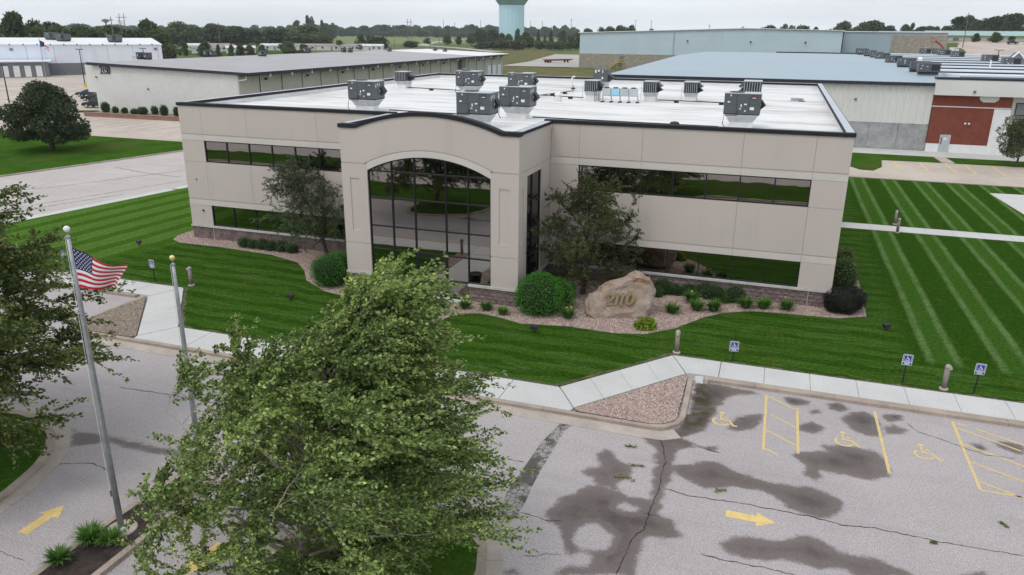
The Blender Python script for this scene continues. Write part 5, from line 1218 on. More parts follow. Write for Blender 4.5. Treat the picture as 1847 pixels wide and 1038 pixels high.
(-1013.0, 1211.7, 16.8, 8.4, 'b', 'far tree line under the sky'),
(-1106.1, 1346.2, 20.6, 14.2, 'b', 'far tree line under the sky'),
(-975.3, 1211.5, 17.7, 9.1, 'b', 'far tree line under the sky'),
(-920.8, 1164.0, 16.0, 14.0, 'b', 'far tree line under the sky'),
(-1044.6, 1354.7, 19.4, 12.5, 'b', 'far tree line under the sky'),
(-1011.6, 1331.2, 16.3, 11.4, 'a', 'far tree line under the sky'),
(-929.5, 1257.0, 18.5, 8.7, 'a', 'far tree line under the sky'),
(-935.0, 1291.0, 17.7, 9.5, 'b', 'far tree line under the sky'),
(-916.2, 1285.1, 16.7, 9.3, 'b', 'far tree line under the sky'),
(-895.8, 1290.3, 18.3, 11.5, 'a', 'far tree line under the sky'),
(-936.1, 1379.8, 21.7, 10.2, 'b', 'far tree line under the sky'),
(-995.6, 1493.5, 21.6, 12.5, 'a', 'far tree line under the sky'),
(-900.6, 1384.8, 21.1, 13.9, 'b', 'far tree line under the sky'),
(-786.7, 1246.3, 19.7, 13.2, 'b', 'far tree line under the sky'),
(-780.7, 1264.5, 21.5, 9.7, 'a', 'far tree line under the sky'),
(-894.6, 1475.5, 18.4, 10.0, 'b', 'far tree line under the sky'),
(-444.7, 1434.3, 20.9, 9.0, 'b', 'far tree line under the sky'),
(-486.6, 1595.8, 18.1, 9.0, 'b', 'far tree line under the sky'),
(-458.3, 1531.2, 23.1, 9.0, 'b', 'far tree line under the sky'),
(-452.2, 1548.9, 18.3, 7.0, 'b', 'far tree line under the sky'),
(-427.7, 1515.5, 22.2, 9.0, 'b', 'far tree line under the sky'),
(-486.0, 1742.7, 21.7, 9.3, 'b', 'far tree line under the sky'),
(-445.0, 1645.7, 25.3, 6.1, 'b', 'far tree line under the sky'),
(-388.5, 1470.1, 19.0, 5.6, 'b', 'far tree line under the sky'),
(-379.9, 1488.5, 23.2, 8.2, 'b', 'far tree line under the sky'),
(-359.0, 1452.6, 17.9, 8.8, 'b', 'far tree line under the sky'),
(-388.9, 1591.8, 20.4, 5.7, 'b', 'far tree line under the sky'),
(-395.1, 1652.7, 18.6, 5.2, 'b', 'far tree line under the sky'),
(-237.7, 668.2, 16.2, 7.2, 'a', 'trees around the foot of the water tower'),
(-261.3, 701.9, 13.1, 5.3, 'b', 'trees around the foot of the water tower'),
(-220.9, 653.2, 13.8, 5.9, 'a', 'trees around the foot of the water tower'),
(-199.3, 618.5, 10.6, 4.1, 'b', 'trees around the foot of the water tower'),
(-193.3, 620.6, 11.6, 4.1, 'b', 'trees around the foot of the water tower'),
(-186.0, 623.1, 14.0, 3.1, 'b', 'trees around the foot of the water tower'),
(-185.8, 644.3, 12.6, 4.2, 'a', 'trees around the foot of the water tower'),
(-198.4, 724.2, 17.3, 3.2, 'c', 'trees around the foot of the water tower'),
(-186.2, 727.8, 16.9, 3.5, 'c', 'trees around the foot of the water tower'),
(-180.6, 687.8, 10.2, 2.8, 'c', 'trees around the foot of the water tower'),
(-175.1, 731.0, 15.5, 3.8, 'a', 'trees around the foot of the water tower'),
(-126.3, 578.4, 10.1, 5.1, 'b', 'trees around the foot of the water tower'),
(-120.8, 579.8, 11.4, 4.2, 'b', 'trees around the foot of the water tower'),
(-158.1, 569.1, 8.6, 6.1, 'b', 'trees around the foot of the water tower'),
(-153.8, 528.5, 7.2, 6.6, 'b', 'trees around the foot of the water tower'),
(-166.1, 534.8, 7.0, 6.7, 'b', 'trees around the foot of the water tower'),
(-178.3, 541.0, 6.0, 5.9, 'b', 'trees around the foot of the water tower'),
(-186.3, 538.0, 5.1, 5.9, 'b', 'trees around the foot of the water tower'),
(-143.8, 552.6, 7.2, 5.4, 'b', 'trees around the foot of the water tower'),
(-132.9, 545.5, 6.9, 4.9, 'b', 'trees around the foot of the water tower'),
(-124.1, 537.5, 6.7, 4.8, 'b', 'trees around the foot of the water tower'),
(-245.8, 533.8, 4.8, 6.1, 'b', 'trees around the foot of the water tower'),
(-145.4, 717.9, 17.7, 5.1, 'a', 'trees showing above the blue warehouse roof'),
(-133.5, 720.7, 17.8, 4.0, 'b', 'trees showing above the blue warehouse roof'),
(-125.2, 722.5, 18.8, 5.1, 'a', 'trees showing above the blue warehouse roof'),
(-115.3, 724.6, 18.9, 5.1, 'b', 'trees showing above the blue warehouse roof'),
(-105.4, 726.4, 19.0, 4.0, 'b', 'trees showing above the blue warehouse roof'),
(-86.8, 729.7, 18.7, 3.7, 'b', 'trees showing above the blue warehouse roof'),
(-3.0, 738.5, 18.3, 2.3, 'b', 'trees showing above the blue warehouse roof'),
(15.8, 739.2, 21.3, 4.6, 'a', 'trees showing above the blue warehouse roof'),
(20.7, 739.3, 21.9, 6.3, 'a', 'trees showing above the blue warehouse roof'),
(33.8, 739.5, 22.4, 3.4, 'a', 'trees showing above the blue warehouse roof'),
(41.0, 739.5, 20.1, 4.0, 'a', 'trees showing above the blue warehouse roof'),
(49.6, 739.4, 21.5, 7.4, 'b', 'trees showing above the blue warehouse roof'),
(60.5, 739.1, 19.7, 4.0, 'a', 'trees showing above the blue warehouse roof'),
(69.4, 738.8, 18.8, 2.8, 'a', 'trees showing above the blue warehouse roof'),
(74.1, 738.6, 18.6, 2.8, 'a', 'trees showing above the blue warehouse roof'),
(84.2, 738.1, 21.0, 6.8, 'b', 'trees showing above the blue warehouse roof'),
(94.7, 737.3, 14.5, 4.6, 'a', 'trees showing above the blue warehouse roof'),
(101.5, 736.8, 16.4, 6.8, 'b', 'trees showing above the blue warehouse roof'),
(108.2, 736.2, 13.4, 8.0, 'b', 'trees showing above the blue warehouse roof'),
(121.1, 734.9, 9.5, 4.6, 'a', 'trees showing above the blue warehouse roof'),
(133.7, 733.5, 11.9, 3.4, 'a', 'trees showing above the blue warehouse roof'),
(138.8, 732.8, 11.5, 2.6, 'b', 'trees showing above the blue warehouse roof'),
(146.1, 731.8, 10.1, 4.0, 'a', 'trees showing above the blue warehouse roof'),
(153.2, 730.8, 9.7, 4.6, 'a', 'trees showing above the blue warehouse roof'),
(162.9, 668.4, 16.2, 6.8, 'a', 'big trees behind the green roofed building'),
(168.9, 667.3, 17.4, 6.3, 'b', 'big trees behind the green roofed building'),
(174.8, 666.1, 15.0, 5.3, 'b', 'big trees behind the green roofed building'),
(181.3, 664.8, 14.6, 6.8, 'b', 'big trees behind the green roofed building'),
(185.6, 663.9, 18.2, 6.8, 'a', 'big trees behind the green roofed building'),
(193.4, 662.2, 16.6, 6.8, 'b', 'big trees behind the green roofed building'),
(199.7, 660.8, 17.0, 8.9, 'a', 'big trees behind the green roofed building'),
(155.0, 669.7, 9.2, 3.7, 'b', 'big trees behind the green roofed building'),
(148.5, 670.8, 9.6, 3.7, 'b', 'big trees behind the green roofed building'),
(120.0, 381.4, 3.8, 2.2, 'b', 'young trees in front of the green roofed building'),
(127.3, 379.8, 4.4, 2.8, 'b', 'young trees in front of the green roofed building'),
(133.7, 378.4, 2.9, 1.4, 'b', 'young trees in front of the green roofed building'),
(106.9, 383.7, 4.0, 1.6, 'b', 'young trees in front of the green roofed building'),
(100.0, 384.8, 6.8, 3.4, 'b', 'young trees in front of the green roofed building'),
(103.5, 384.3, 4.3, 2.8, 'b', 'young trees in front of the green roofed building')]
def far_proto(name, kind, seed):
    g = np.random.default_rng(seed); lobes = []
    if kind == 'c':
        for k in range(26):
            h = k/26; r_ = 0.46*(1-h)**0.9+0.03; az = k*2.4
            lobes.append(((r_*0.5*math.cos(az), r_*0.5*math.sin(az), 0.10+h*0.86), (r_*0.62, r_*0.62, 0.07)))
        P, N = lobe_points(g, 1500, lobes); m = MT['leaf_pine']; sz = 0.055
    else:
        for k in range(34):
            h = g.uniform(0, 1); az = g.uniform(0, 6.28); r_ = np.interp(h, [0, 0.25, 0.6, 0.85, 1], [0.26, 0.36, 0.33, 0.2, 0.02])*g.uniform(0.3, 1.0)
            s_ = g.uniform(0.09, 0.17); lobes.append(((r_*math.cos(az), r_*math.sin(az), 0.15+h*0.73), (s_*1.15, s_*1.15, s_*0.75)))
        P, N = lobe_points(g, 2600, lobes); m = MT['leaf_far'] if kind == 'a' else MT['leaf_far_light']; sz = 0.078
    k = P[:, 2] > 0.04; P, N = P[k], N[k]; n = len(P)
    Dl = N*0.6+g.normal(size=(n, 3))*0.75; ll = sz*g.uniform(0.6, 1.4, n)
    me = leaf_mesh(name, P, Dl, ll, ll*0.42, np.clip(0.42+0.6*clump(P, g, 7, 6)+g.normal(size=n)*0.18, 0, 1), m, g)
    # trunk joined into the same little mesh
    import bmesh
    bm = bmesh.new(); bm.from_mesh(me); me.materials.append(MT['bark'])
    t_ = MB().tube([(0, 0, -0.03), (0.01, 0, 0.3), (0, 0.01, 0.7)], [0.028, 0.02, 0.006], 6)
    vv = [bm.verts.new(v) for v in t_.v]
    for q in t_.f: fc = bm.faces.new([vv[i] for i in q]); fc.material_index = 1
    bm.to_mesh(me); bm.free(); return me
protos = {'a': [far_proto('far_tree_a%d' % i, 'a', 40+i) for i in range(3)], 'b': [far_proto('far_tree_b%d' % i, 'b', 60+i) for i in range(3)], 'c': [far_proto('far_tree_c', 'c', 80)]}
def ordinal(n): return '%d%s' % (n, 'th' if 10 <= n % 100 <= 20 else {1: 'st', 2: 'nd', 3: 'rd'}.get(n % 10, 'th'))
rows = {}
for tr_ in TREES: rows.setdefault(tr_[5], []).append(tr_)
rt_ = random.Random(8)
SING = {'tree mass behind the white warehouse': 'in the tree mass behind the white warehouse', 'row of trees behind the low white houses': 'in the tree row behind the low white houses',
        'small trees around the low white houses': 'among the small trees by the low white houses', 'tall thin trees on the far ridge': 'among the tall thin trees on the ridge',
        'far tree line under the sky': 'in the far tree line under the sky', 'trees around the foot of the water tower': 'in the growth at the water tower foot',
        'trees showing above the blue warehouse roof': 'of the trees above the blue warehouse', 'big trees behind the green roofed building': 'of the trees behind the green roofed building',
        'young trees in front of the green roofed building': 'of the trees before the green roofed building'}
for row, L in rows.items():
    L = sorted(L, key=lambda q: math.atan2(q[0]-CAM[0], q[1]-CAM[1]))
    for i, (x, y, h, r_, kd, _) in enumerate(L):
        o = link('conifer_tree' if kd == 'c' else 'broadleaf_tree', rt_.choice(protos[kd])); o.location = (x, y, ZG+float(terr(x, y)))
        o.rotation_euler = (0, 0, rt_.uniform(0, 6.28)); wf = 1.3 if 'above the blue' in row or 'far tree line' in row else 1.0; o.scale = (r_*2.35*wf*rt_.uniform(0.8, 1.3), r_*2.35*wf*rt_.uniform(0.8, 1.3), h*1.07*rt_.uniform(0.86, 1.04))
        tag(o, '%s green %s, %s from the left %s' % ({'a': 'dark', 'b': 'mid', 'c': 'dark'}[kd], 'conifer' if kd == 'c' else 'tree', ordinal(i+1), SING[row]), 'tree', row)

# --- shrubs of the beds
def clipped_shrub(name, label, loc, lobes, n, leaf, mat, seed, group=None, cat='shrub', rz=0.0):
    g = np.random.default_rng(seed); t = thing(name, label, cat, loc, rz, group)
    link('foliage', lobed_crown(name, lobes, n, leaf, mat, g, 0.02, 0.1), t)
    q = MB()
    for c, r_ in lobes: q.ball(c[0], c[1], 0, 1.0, 14)
    # solid near-black core: shade inside the foliage put into colour, blocks see-through
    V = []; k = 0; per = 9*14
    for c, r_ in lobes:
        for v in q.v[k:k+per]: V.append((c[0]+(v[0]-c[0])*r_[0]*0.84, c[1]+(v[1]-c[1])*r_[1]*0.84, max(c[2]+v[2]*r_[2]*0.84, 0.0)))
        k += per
    q.v = V; q.build('shade_core', MT['inner_shade'], t, smooth=True); return t
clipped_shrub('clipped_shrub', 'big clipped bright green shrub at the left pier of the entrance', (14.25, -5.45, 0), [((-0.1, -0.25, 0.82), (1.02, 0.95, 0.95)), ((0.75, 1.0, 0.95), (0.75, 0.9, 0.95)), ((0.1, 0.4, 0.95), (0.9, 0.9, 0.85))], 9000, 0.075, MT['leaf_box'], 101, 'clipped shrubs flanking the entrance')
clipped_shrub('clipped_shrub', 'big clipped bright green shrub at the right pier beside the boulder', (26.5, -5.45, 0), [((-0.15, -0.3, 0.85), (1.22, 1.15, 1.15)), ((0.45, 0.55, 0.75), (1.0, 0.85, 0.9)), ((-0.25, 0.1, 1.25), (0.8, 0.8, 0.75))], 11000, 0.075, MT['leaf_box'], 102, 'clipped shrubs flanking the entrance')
clipped_shrub('barberry_shrub', 'dark purple round shrub at the right corner of the office', (41.0, -0.35, 0), [((-0.1, 0, 0.62), (0.9, 0.8, 0.68)), ((0.35, 0.3, 0.7), (0.72, 0.7, 0.62)), ((-0.45, -0.1, 0.5), (0.5, 0.5, 0.5))], 6500, 0.07, MT['leaf_purple'], 103)
clipped_shrub('lilac_shrub', 'light green tall shrub behind the dark purple one at the corner', (41.15, 3.6, 0), [((0, -0.6, 0.9), (0.72, 0.9, 1.1)), ((0.1, 0.9, 1.0), (0.6, 0.9, 1.2)), ((-0.1, 2.2, 0.8), (0.5, 0.8, 0.95))], 6000, 0.085, MT['leaf_vine'], 104)
clipped_shrub('dark_shrub', 'small dark green shrub hidden under the olive tree', (26.95, -3.2, 0), [((0, 0, 0.5), (0.6, 0.5, 0.6))], 1800, 0.08, MT['leaf_dark'], 105)
wds = ['first', 'second', 'third', 'fourth', 'fifth', 'sixth', 'seventh']
for k, (x, s_) in enumerate(zip((4.75, 5.45, 6.15, 6.85, 7.65, 8.4), (0.42, 0.36, 0.44, 0.40, 0.46, 0.38))):
    clipped_shrub('round_shrub', '%s small round shrub from the left along the left wing' % wds[k], (x, -0.85-0.05*(k % 2), 0), [((0, 0, s_*0.75), (s_, s_, s_*0.85)), ((s_*0.3, 0.1, s_*0.7), (s_*0.7, s_*0.7, s_*0.7))], 1500, 0.06, MT['leaf_dark'], 110+k, 'small round shrubs along the left wing')
BUSH = [(31.82, -0.6, 0.52, 'round green bush against the wall just right of the boulder'), (31.6, -1.2, 0.36, 'low dark bush touching the right side of the boulder'), (32.52, -0.55, 0.36, 'second bush from the boulder along the right wing wall'),
        (33.23, -0.5, 0.42, 'third bush from the boulder along the right wing wall'), (34.08, -0.5, 0.55, 'left half of the widest bush pair along the right wing'), (34.68, -0.72, 0.52, 'right half of the widest bush pair along the right wing'), (35.63, -0.6, 0.55, 'bush right of the widest bush pair along the right wing')]
for k, (x, y, s_, lb) in enumerate(BUSH):
    clipped_shrub('round_shrub', lb, (x, y, 0), [((0, 0, s_*0.75), (s_, s_*0.95, s_*0.85)), ((s_*0.25, -0.1, s_*0.6), (s_*0.75, s_*0.7, s_*0.7))], 1700, 0.06, MT['leaf_dark'], 130+k, 'bushes along the right wing')
def grassy_plant(label, loc, s_, seed, n=150, mat='leaf_grassy', group='grassy clumps in the beds', flowers=0, wid=0.016):
    g = np.random.default_rng(seed); t = thing('daylily_plant', label, 'plant', loc, 0, group)
    az = g.uniform(0, 6.28, n); le = s_*g.uniform(0.6, 1.15, n); out_ = g.uniform(0.35, 1.0, n)
    r0 = g.uniform(0, 0.22*s_, n)
    V = []
    ca, sa = np.cos(az), np.sin(az)
    for j, tt in enumerate((0, 0.4, 0.75, 1.0)):
        rr_ = r0+le*out_*tt**1.25*0.85; zz = le*(1.25*tt-0.85*out_*tt*tt); ww = wid*(1-tt*0.85)*(1+0.6*(j == 1))
        for sg in (-1, 1): V.append(np.stack([rr_*ca-sg*ww*sa, rr_*sa+sg*ww*ca, np.maximum(zz, 0.01)], -1))
    V = np.stack(V, 1).reshape(-1, 3); o_ = np.arange(n)*8
    Fq = np.concatenate([np.stack([o_+2*j, o_+2*j+1, o_+2*j+3, o_+2*j+2], -1) for j in range(3)])
    link('blades', np_mesh('blades', V, Fq, MT[mat], {'tint': np.repeat(np.clip(g.normal(0.5, 0.25, n), 0, 1), 8)}), t)
    for k in range(flowers):
        a = g.uniform(0, 6.28); rr_ = 0.3*s_; MB().lathe([(0.01, s_*0.9), (0.055, s_*0.97), (0.02, s_*1.0)], rr_*math.cos(a), rr_*math.sin(a), 6).build('flower', MT['flower'], t)
    return t
GP = [(33.5, -1.55, 0.55, 1, 'grassy clump left of the middle of the right bed'), (33.88, -2.72, 0.5, 1, 'grassy clump at the left bend of the right lawn edge'), (34.72, -2.55, 0.55, 0, 'grassy clump on the bend of the right lawn edge'),
      (35.15, -1.05, 0.42, 0, 'low grassy clump below the widest bush pair'), (36.25, -1.45, 0.55, 0, 'third grassy clump from the right end of the right bed'), (37.1, -1.25, 0.55, 0, 'second grassy clump from the right end of the right bed'), (38.25, -1.05, 0.5, 1, 'grassy clump farthest right in the right bed, yellow bloom'),
      (32.78, -3.6, 0.5, 0, 'lone grassy clump in the gravel right of the boulder'), (27.95, -6.1, 0.5, 2, 'grassy clump with yellow bloom between clipped shrub and boulder'), (22.65, -6.6, 0.42, 0, 'grassy clump right of the entrance doors'), (23.75, -6.45, 0.42, 0, 'grassy clump under the right entrance pier'), (24.75, -6.75, 0.36, 0, 'small grassy clump left of the right clipped shrub'),
      (12.1, -3.4, 0.5, 2, 'grassy clump behind the left clipped shrub'), (16.0, -6.4, 0.4, 0, 'grassy clump right of the left clipped shrub'), (17.2, -6.5, 0.42, 0, 'grassy clump by the left entrance pier'),
      (19.95, -28.45, 0.5, 0, 'nearest ornamental grass in the mulch median'), (20.05, -27.5, 0.62, 0, 'ornamental grass in the median left of the flagpole foot'), (20.6, -27.35, 0.5, 0, 'ornamental grass in the median just below the flagpole')]
for k, (x, y, s_, fl, lb) in enumerate(GP): grassy_plant(lb, (x, y, 0.0), s_*(1.35 if y > -20 else 1.0), 200+k, 260, flowers=fl, wid=0.024)
clipped_shrub('hosta_plant', 'bright yellow green leafy plant at the lower right of the boulder', (31.8, -6.1, 0), [((0, 0, 0.16), (0.48, 0.45, 0.26)), ((0.1, 0.1, 0.25), (0.3, 0.3, 0.22))], 750, 0.15, MT['leaf_lime'], 150, cat='plant')
# shrubs in the raised bed of building 2150
for k, (x, y, s_, hh) in enumerate(((-67.0, 57.8, 0.75, 1.0), (-64.9, 57.7, 0.5, 0.6), (-62.8, 57.5, 0.5, 0.55), (-60.7, 57.4, 0.6, 0.5), (-58.9, 57.2, 0.85, 0.75), (-57.4, 58.2, 0.55, 0.8), (-55.0, 57.6, 0.65, 1.0), (-52.3, 57.4, 0.55, 0.9), (-49.6, 57.4, 0.6, 0.8))):
    clipped_shrub('round_shrub', '%s shrub from the left in the brick edged bed of building 2150' % (wds+['eighth', 'ninth'])[k], (x, y, 0.35), [((0, 0, hh*0.8), (s_, s_, hh*0.9)), ((s_*0.3, 0, hh*0.7), (s_*0.7, s_*0.7, hh*0.7))], 900, 0.13, MT['leaf_dark'], 160+k, 'shrubs along building 2150')
# tree at the right edge
g = np.random.default_rng(77)
t = thing('maple_tree', 'small tree cut by the right edge before the brick building', 'tree', (62.0, 56.0, 0))
MB().tube([(0, 0, 0), (0.05, 0, 1.5), (0, 0.1, 3.5)], [0.12, 0.09, 0.04], 7).build('trunk', MT['bark'], t)
lob = [((g.normal()*1.0+0.2, g.normal()*1.0, g.uniform(1.2, 5.2)), (0.75, 0.75, 0.6)) for k in range(22)]
link('crown', lobed_crown('maple_crown', lob, 6000, 0.17, MT['leaf_olive_warm'], g, 0.5), t)

# ================================================================== SITE FURNITURE
def text_mesh(name, body, size, depth, mat, shear=0.0, bold=0.0, xscale=1.0, bevel=0.0):
    cu = bpy.data.curves.new(name, 'FONT'); cu.body = body; cu.size = size; cu.extrude = depth; cu.shear = shear; cu.offset = bold
    cu.align_x = 'CENTER'; cu.align_y = 'CENTER'; cu.bevel_depth = bevel; cu.space_character = 1.0
    ob = bpy.data.objects.new(name+'_tmp', cu); COL.objects.link(ob)
    dg = bpy.context.evaluated_depsgraph_get(); me = bpy.data.meshes.new_from_object(ob.evaluated_get(dg))
    bpy.data.objects.remove(ob, do_unlink=True); me.materials.clear(); me.materials.append(mat)
    for v in me.vertices: v.co.x *= xscale
    me.name = name; return me

# --- flagpoles and flag
def flagpole(label, loc, h, ball, pad=True):
    t = thing('flagpole', label, 'flagpole', loc, 0, 'flagpoles on the median')
    MB().lathe([(0.085, 0.0), (0.082, h*0.4), (0.06, h*0.8), (0.045, h-0.02)], 0, 0, 16).build('shaft', MT['alu'], t, smooth=True)
    q = MB()
    for z in (h*0.25, h*0.5, h*0.72, h*0.86): q.lathe([(0.086-0.045*z/h, z-0.02), (0.090-0.042*z/h, z), (0.086-0.045*z/h, z+0.02)], 0, 0, 14)
    q.build('bands', MT['unit_dark'], t)
    MB().lathe([(0.16, 0.0), (0.16, 0.05), (0.11, 0.09), (0.088, 0.1)], 0, 0, 16).build('flash_collar', MT['white'], t)
    MB().lathe([(0.055, h-0.03), (0.06, h), (0.05, h+0.03), (0.012, h+0.04), (0.012, h+0.14)], 0, 0, 12).build('truck', MT['alu'], t)
    MB().ball(0, 0, h+0.2, 0.08, 14).build('finial', MT[ball], t, smooth=True)
    MB().tube([(-0.06, -0.04, h), (-0.10, -0.05, h*0.6), (-0.10, -0.06, 1.2)], 0.006, 4).build('halyard', MT['white'], t)
    MB().box(-0.13, -0.085, -0.08, -0.03, 1.1, 1.3).build('cleat', MT['galv'], t)
    if pad: MB().lathe([(0.42, -0.05), (0.42, 0.03), (0.40, 0.045)], 0, 0, 20).build('pad', MT['gutter'], t)
    return t
flagpole('tall grey flagpole flying the flag, white ball on top', (20.36, -26.75, 0), 8.6, 'white')
flagpole('bare grey flagpole with a gold ball on top', (20.45, -23.55, 0), 6.98, 'gold')
flag = thing('flag', 'red white and blue striped flag with stars waving on the left pole', 'flag', (20.42, -26.75, 7.28))
def FS(uu, vv):
    """uu along the fly 0..1, vv down from the top 0..1"""
    TL, TR, BL, BR = Vector((0, 0, 1.05)), Vector((1.50, 0.10, 0.66)), Vector((0.0, 0, 0.0)), Vector((0.93, 0.35, 0.0))
    p = (TL*(1-uu)+TR*uu)*(1-vv)+(BL*(1-uu)+BR*uu)*vv
    wv = math.sin(uu*8.0+vv*2.2)*0.085*uu**0.7+math.sin(uu*14-vv*4)*0.03*uu
    sag = -0.09*math.sin(math.pi*uu)*(1-vv)*0.6
    return (p.x+0.03*math.sin(uu*9+vv*3)*vv, p.y+wv, p.z+sag+0.045*math.sin(uu*7.5+2.0*vv)*uu-0.10*math.sin(uu*3.14)*vv*0.4)
def patch(u0, u1, v0, v1, nu, nv, off=0.0):
    q = MB(); V = []
    for j in range(nv+1):
        for i in range(nu+1):
            x, y, z = FS(u0+(u1-u0)*i/nu, v0+(v1-v0)*j/nv); V.append((x, y+off, z))
    q.add(V, [(j*(nu+1)+i, (j+1)*(nu+1)+i, (j+1)*(nu+1)+i+1, j*(nu+1)+i+1) for j in range(nv) for i in range(nu)]); return q
for k in range(13):
    patch(0.40 if k < 7 else 0.0, 1.0, k/13, (k+1)/13, 26, 2).build('stripe', MT['flag_red' if k % 2 == 0 else 'flag_white'], flag, smooth=True)
patch(0.0, 0.40, 0, 7/13, 14, 8).build('canton', MT['flag_blue'], flag, smooth=True)
q = MB()
for row in range(9):
    for c in range(6 if row % 2 == 0 else 5):
        uu = 0.40*(c*2+1+(row % 2))/12; vv = 7/13*(row+1)/10
        for off in (-0.006, 0.006):
            V = []
            for k in range(10):
                rr_ = 0.027 if k % 2 == 0 else 0.011; a = math.pi/2+k*math.pi/5
                x, y, z = FS(uu+rr_*math.cos(a)/1.5, vv-rr_*math.sin(a)/1.05); V.append((x, y+off, z))
            q.add(V, [tuple(range(10))])
q.build('stars', MT['flag_white'], flag)

# --- accessible parking signs
def access_sign(label, loc, h=1.28, tilt=0.0, rz=0.0):
    t = thing('parking_sign', label, 'sign', loc, rz, 'accessible parking signs'); t.rotation_euler = (0, tilt, rz)
    MB().box(-0.026, 0.026, -0.018, 0.018, -0.05, h).build('post', MT['black'], t)
    y = -0.022
    def rrect(x0, x1, z0, z1, r_, y0, y1):
        P = []
        for cx, cz, a0 in ((x1-r_, z1-r_, 0), (x0+r_, z1-r_, 90), (x0+r_, z0+r_, 180), (x1-r_, z0+r_, 270)): P += arc(cx, cz, r_, a0, a0+90, 4)
        return MB().prism_y(P, y0, y1)
    pz = h-0.45
    pl = rrect(-0.19, 0.19, pz, h+0.02, 0.04, y-0.006, y).build('panel', MT['white'], t)
    rrect(-0.172, 0.172, pz+0.145, h+0.002, 0.03, y-0.010, y-0.0065).build('blue_field', MT['sign_blue'], pl)
    rrect(-0.172, 0.172, pz+0.018, pz+0.118, 0.02, y-0.010, y-0.0065).build('blue_field', MT['sign_blue'], pl)
    fr = MB(); yy0, yy1 = y-0.0125, y-0.0105; X0, X1, Z0, Z1 = -0.145, 0.145, pz+0.165, h-0.018
    for a in ((X0, X1, Z1-0.012, Z1), (X0, X1, Z0, Z0+0.012), (X0, X0+0.012, Z0+0.0125, Z1-0.0125), (X1-0.012, X1, Z0+0.0125, Z1-0.0125)): fr.box(a[0], a[1], yy0, yy1, a[2], a[3])
    fr.build('inner_border', MT['white'], pl)
    m = MB(); cz = (Z0+Z1)/2-0.01
    def st(pts, wd):
        A, B = offset_path(pts, wd/2), offset_path(pts, -wd/2); V = []
        for a, c in zip(A, B): V += [(a[0], yy0-0.001, cz+a[1]), (c[0], yy0-0.001, cz+c[1])]
        m.add(V, [(2*i, 2*i+1, 2*i+3, 2*i+2) for i in range(len(pts)-1)])
    m.add([(-0.02+0.018*math.cos(a), yy0-0.001, cz+0.085+0.018*math.sin(a)) for a in [k*math.pi/5 for k in range(10)]], [tuple(range(10))])
    st([(-0.02, 0.065), (-0.015, -0.002), (0.04, -0.005), (0.07, -0.065), (0.095, -0.06)], 0.024); st(arc(-0.015, -0.04, 0.055, 140, 345, 12), 0.02); st([(-0.015, 0.035), (0.035, 0.032)], 0.016)
    m.build('wheelchair_symbol', MT['white'], pl)
    for k, tx in enumerate(('RESERVED', 'PARKING')):
        me = text_mesh('sign_text', tx, 0.048, 0.0005, MT['white'], 0, 0.002)
        o = link('sign_text', me, pl, (0, yy0-0.001, pz+0.09-0.045*k)); o.rotation_euler = (R(90), 0, 0)
    return t
sg = access_sign('blue accessible parking sign just right of the chamfered walk corner', (36.05, -8.62, 0), 0.92, 0.0, R(8)); MB().box(-0.026, 0.026, -0.018, 0.018, 0.93, 1.25).build('post_top', MT['black'], sg)
access_sign('blue accessible parking sign left of the bollard in the right lawn', (42.77, -8.45, 0), 1.25, R(2.0), R(6))
access_sign('blue accessible parking sign farthest right, right of the bollard', (45.37, -8.46, 0), 1.25, R(2.5), R(6))
access_sign('blue accessible parking sign left of the gold topped flagpole', (4.61, -8.53, 0), 1.25, R(-3), R(-6))
access_sign('blue accessible parking sign left of the flag at the left edge', (-1.58, -8.75, 0), 1.25, R(-3), R(-6))

# --- bollard lights
def bollard(label, loc, rz=0.0):
    t = thing('bollard_light', label, 'bollard', loc, rz, 'bollard lights along the walks')
    MB().lathe([(0.17, -0.02), (0.17, 0.05), (0.15, 0.07)], 0, 0, 16).build('footing', MT['gutter'], t)
    MB().lathe([(0.10, 0.07), (0.10, 0.92)], 0, 0, 16).build('post', MT['bollard'], t, smooth=True)
    q = MB(); V = []; n = 12
    # quarter-round hood that leans to one side
    MB().lathe([(0.105, 0.92), (0.108, 0.985), (0.095, 1.04), (0.06, 1.08), (0.01, 1.095)], 0, 0, 16).build('cap', MT['bollard_cap'], t, smooth=True)
    MB().hexa([(0.02, -0.075, 0.93), (0.17, -0.06, 0.93), (0.17, 0.06, 0.93), (0.02, 0.075, 0.93)], [(0.02, -0.07, 1.075), (0.13, -0.05, 1.02), (0.13, 0.05, 1.02), (0.02, 0.07, 1.075)]).build('hood', MT['bollard_cap'], t)
    MB().box(0.03, 0.165, -0.055, 0.055, 0.905, 0.928).build('lens', MT['white'], t)
    return t
bollard('brown bollard light at the chamfered corner of the front walk', (33.62, -8.55, 0), R(-90))
bollard('brown bollard light between two blue signs on the right lawn', (44.27, -8.55, 0), R(-20))
bollard('brown bollard light behind the gold topped flagpole', (7.0, -8.4, 0), R(190))
bollard('brown bollard light on the far side of the right side walk', (45.95, 21.6, 0), R(-90))
bollard('brown bollard light on the near side of the right side walk', (45.8, 18.9, 0), R(90))
bollard('brown bollard light at the lower end of the entrance walk', (18.7, -13.2, 0), R(0))

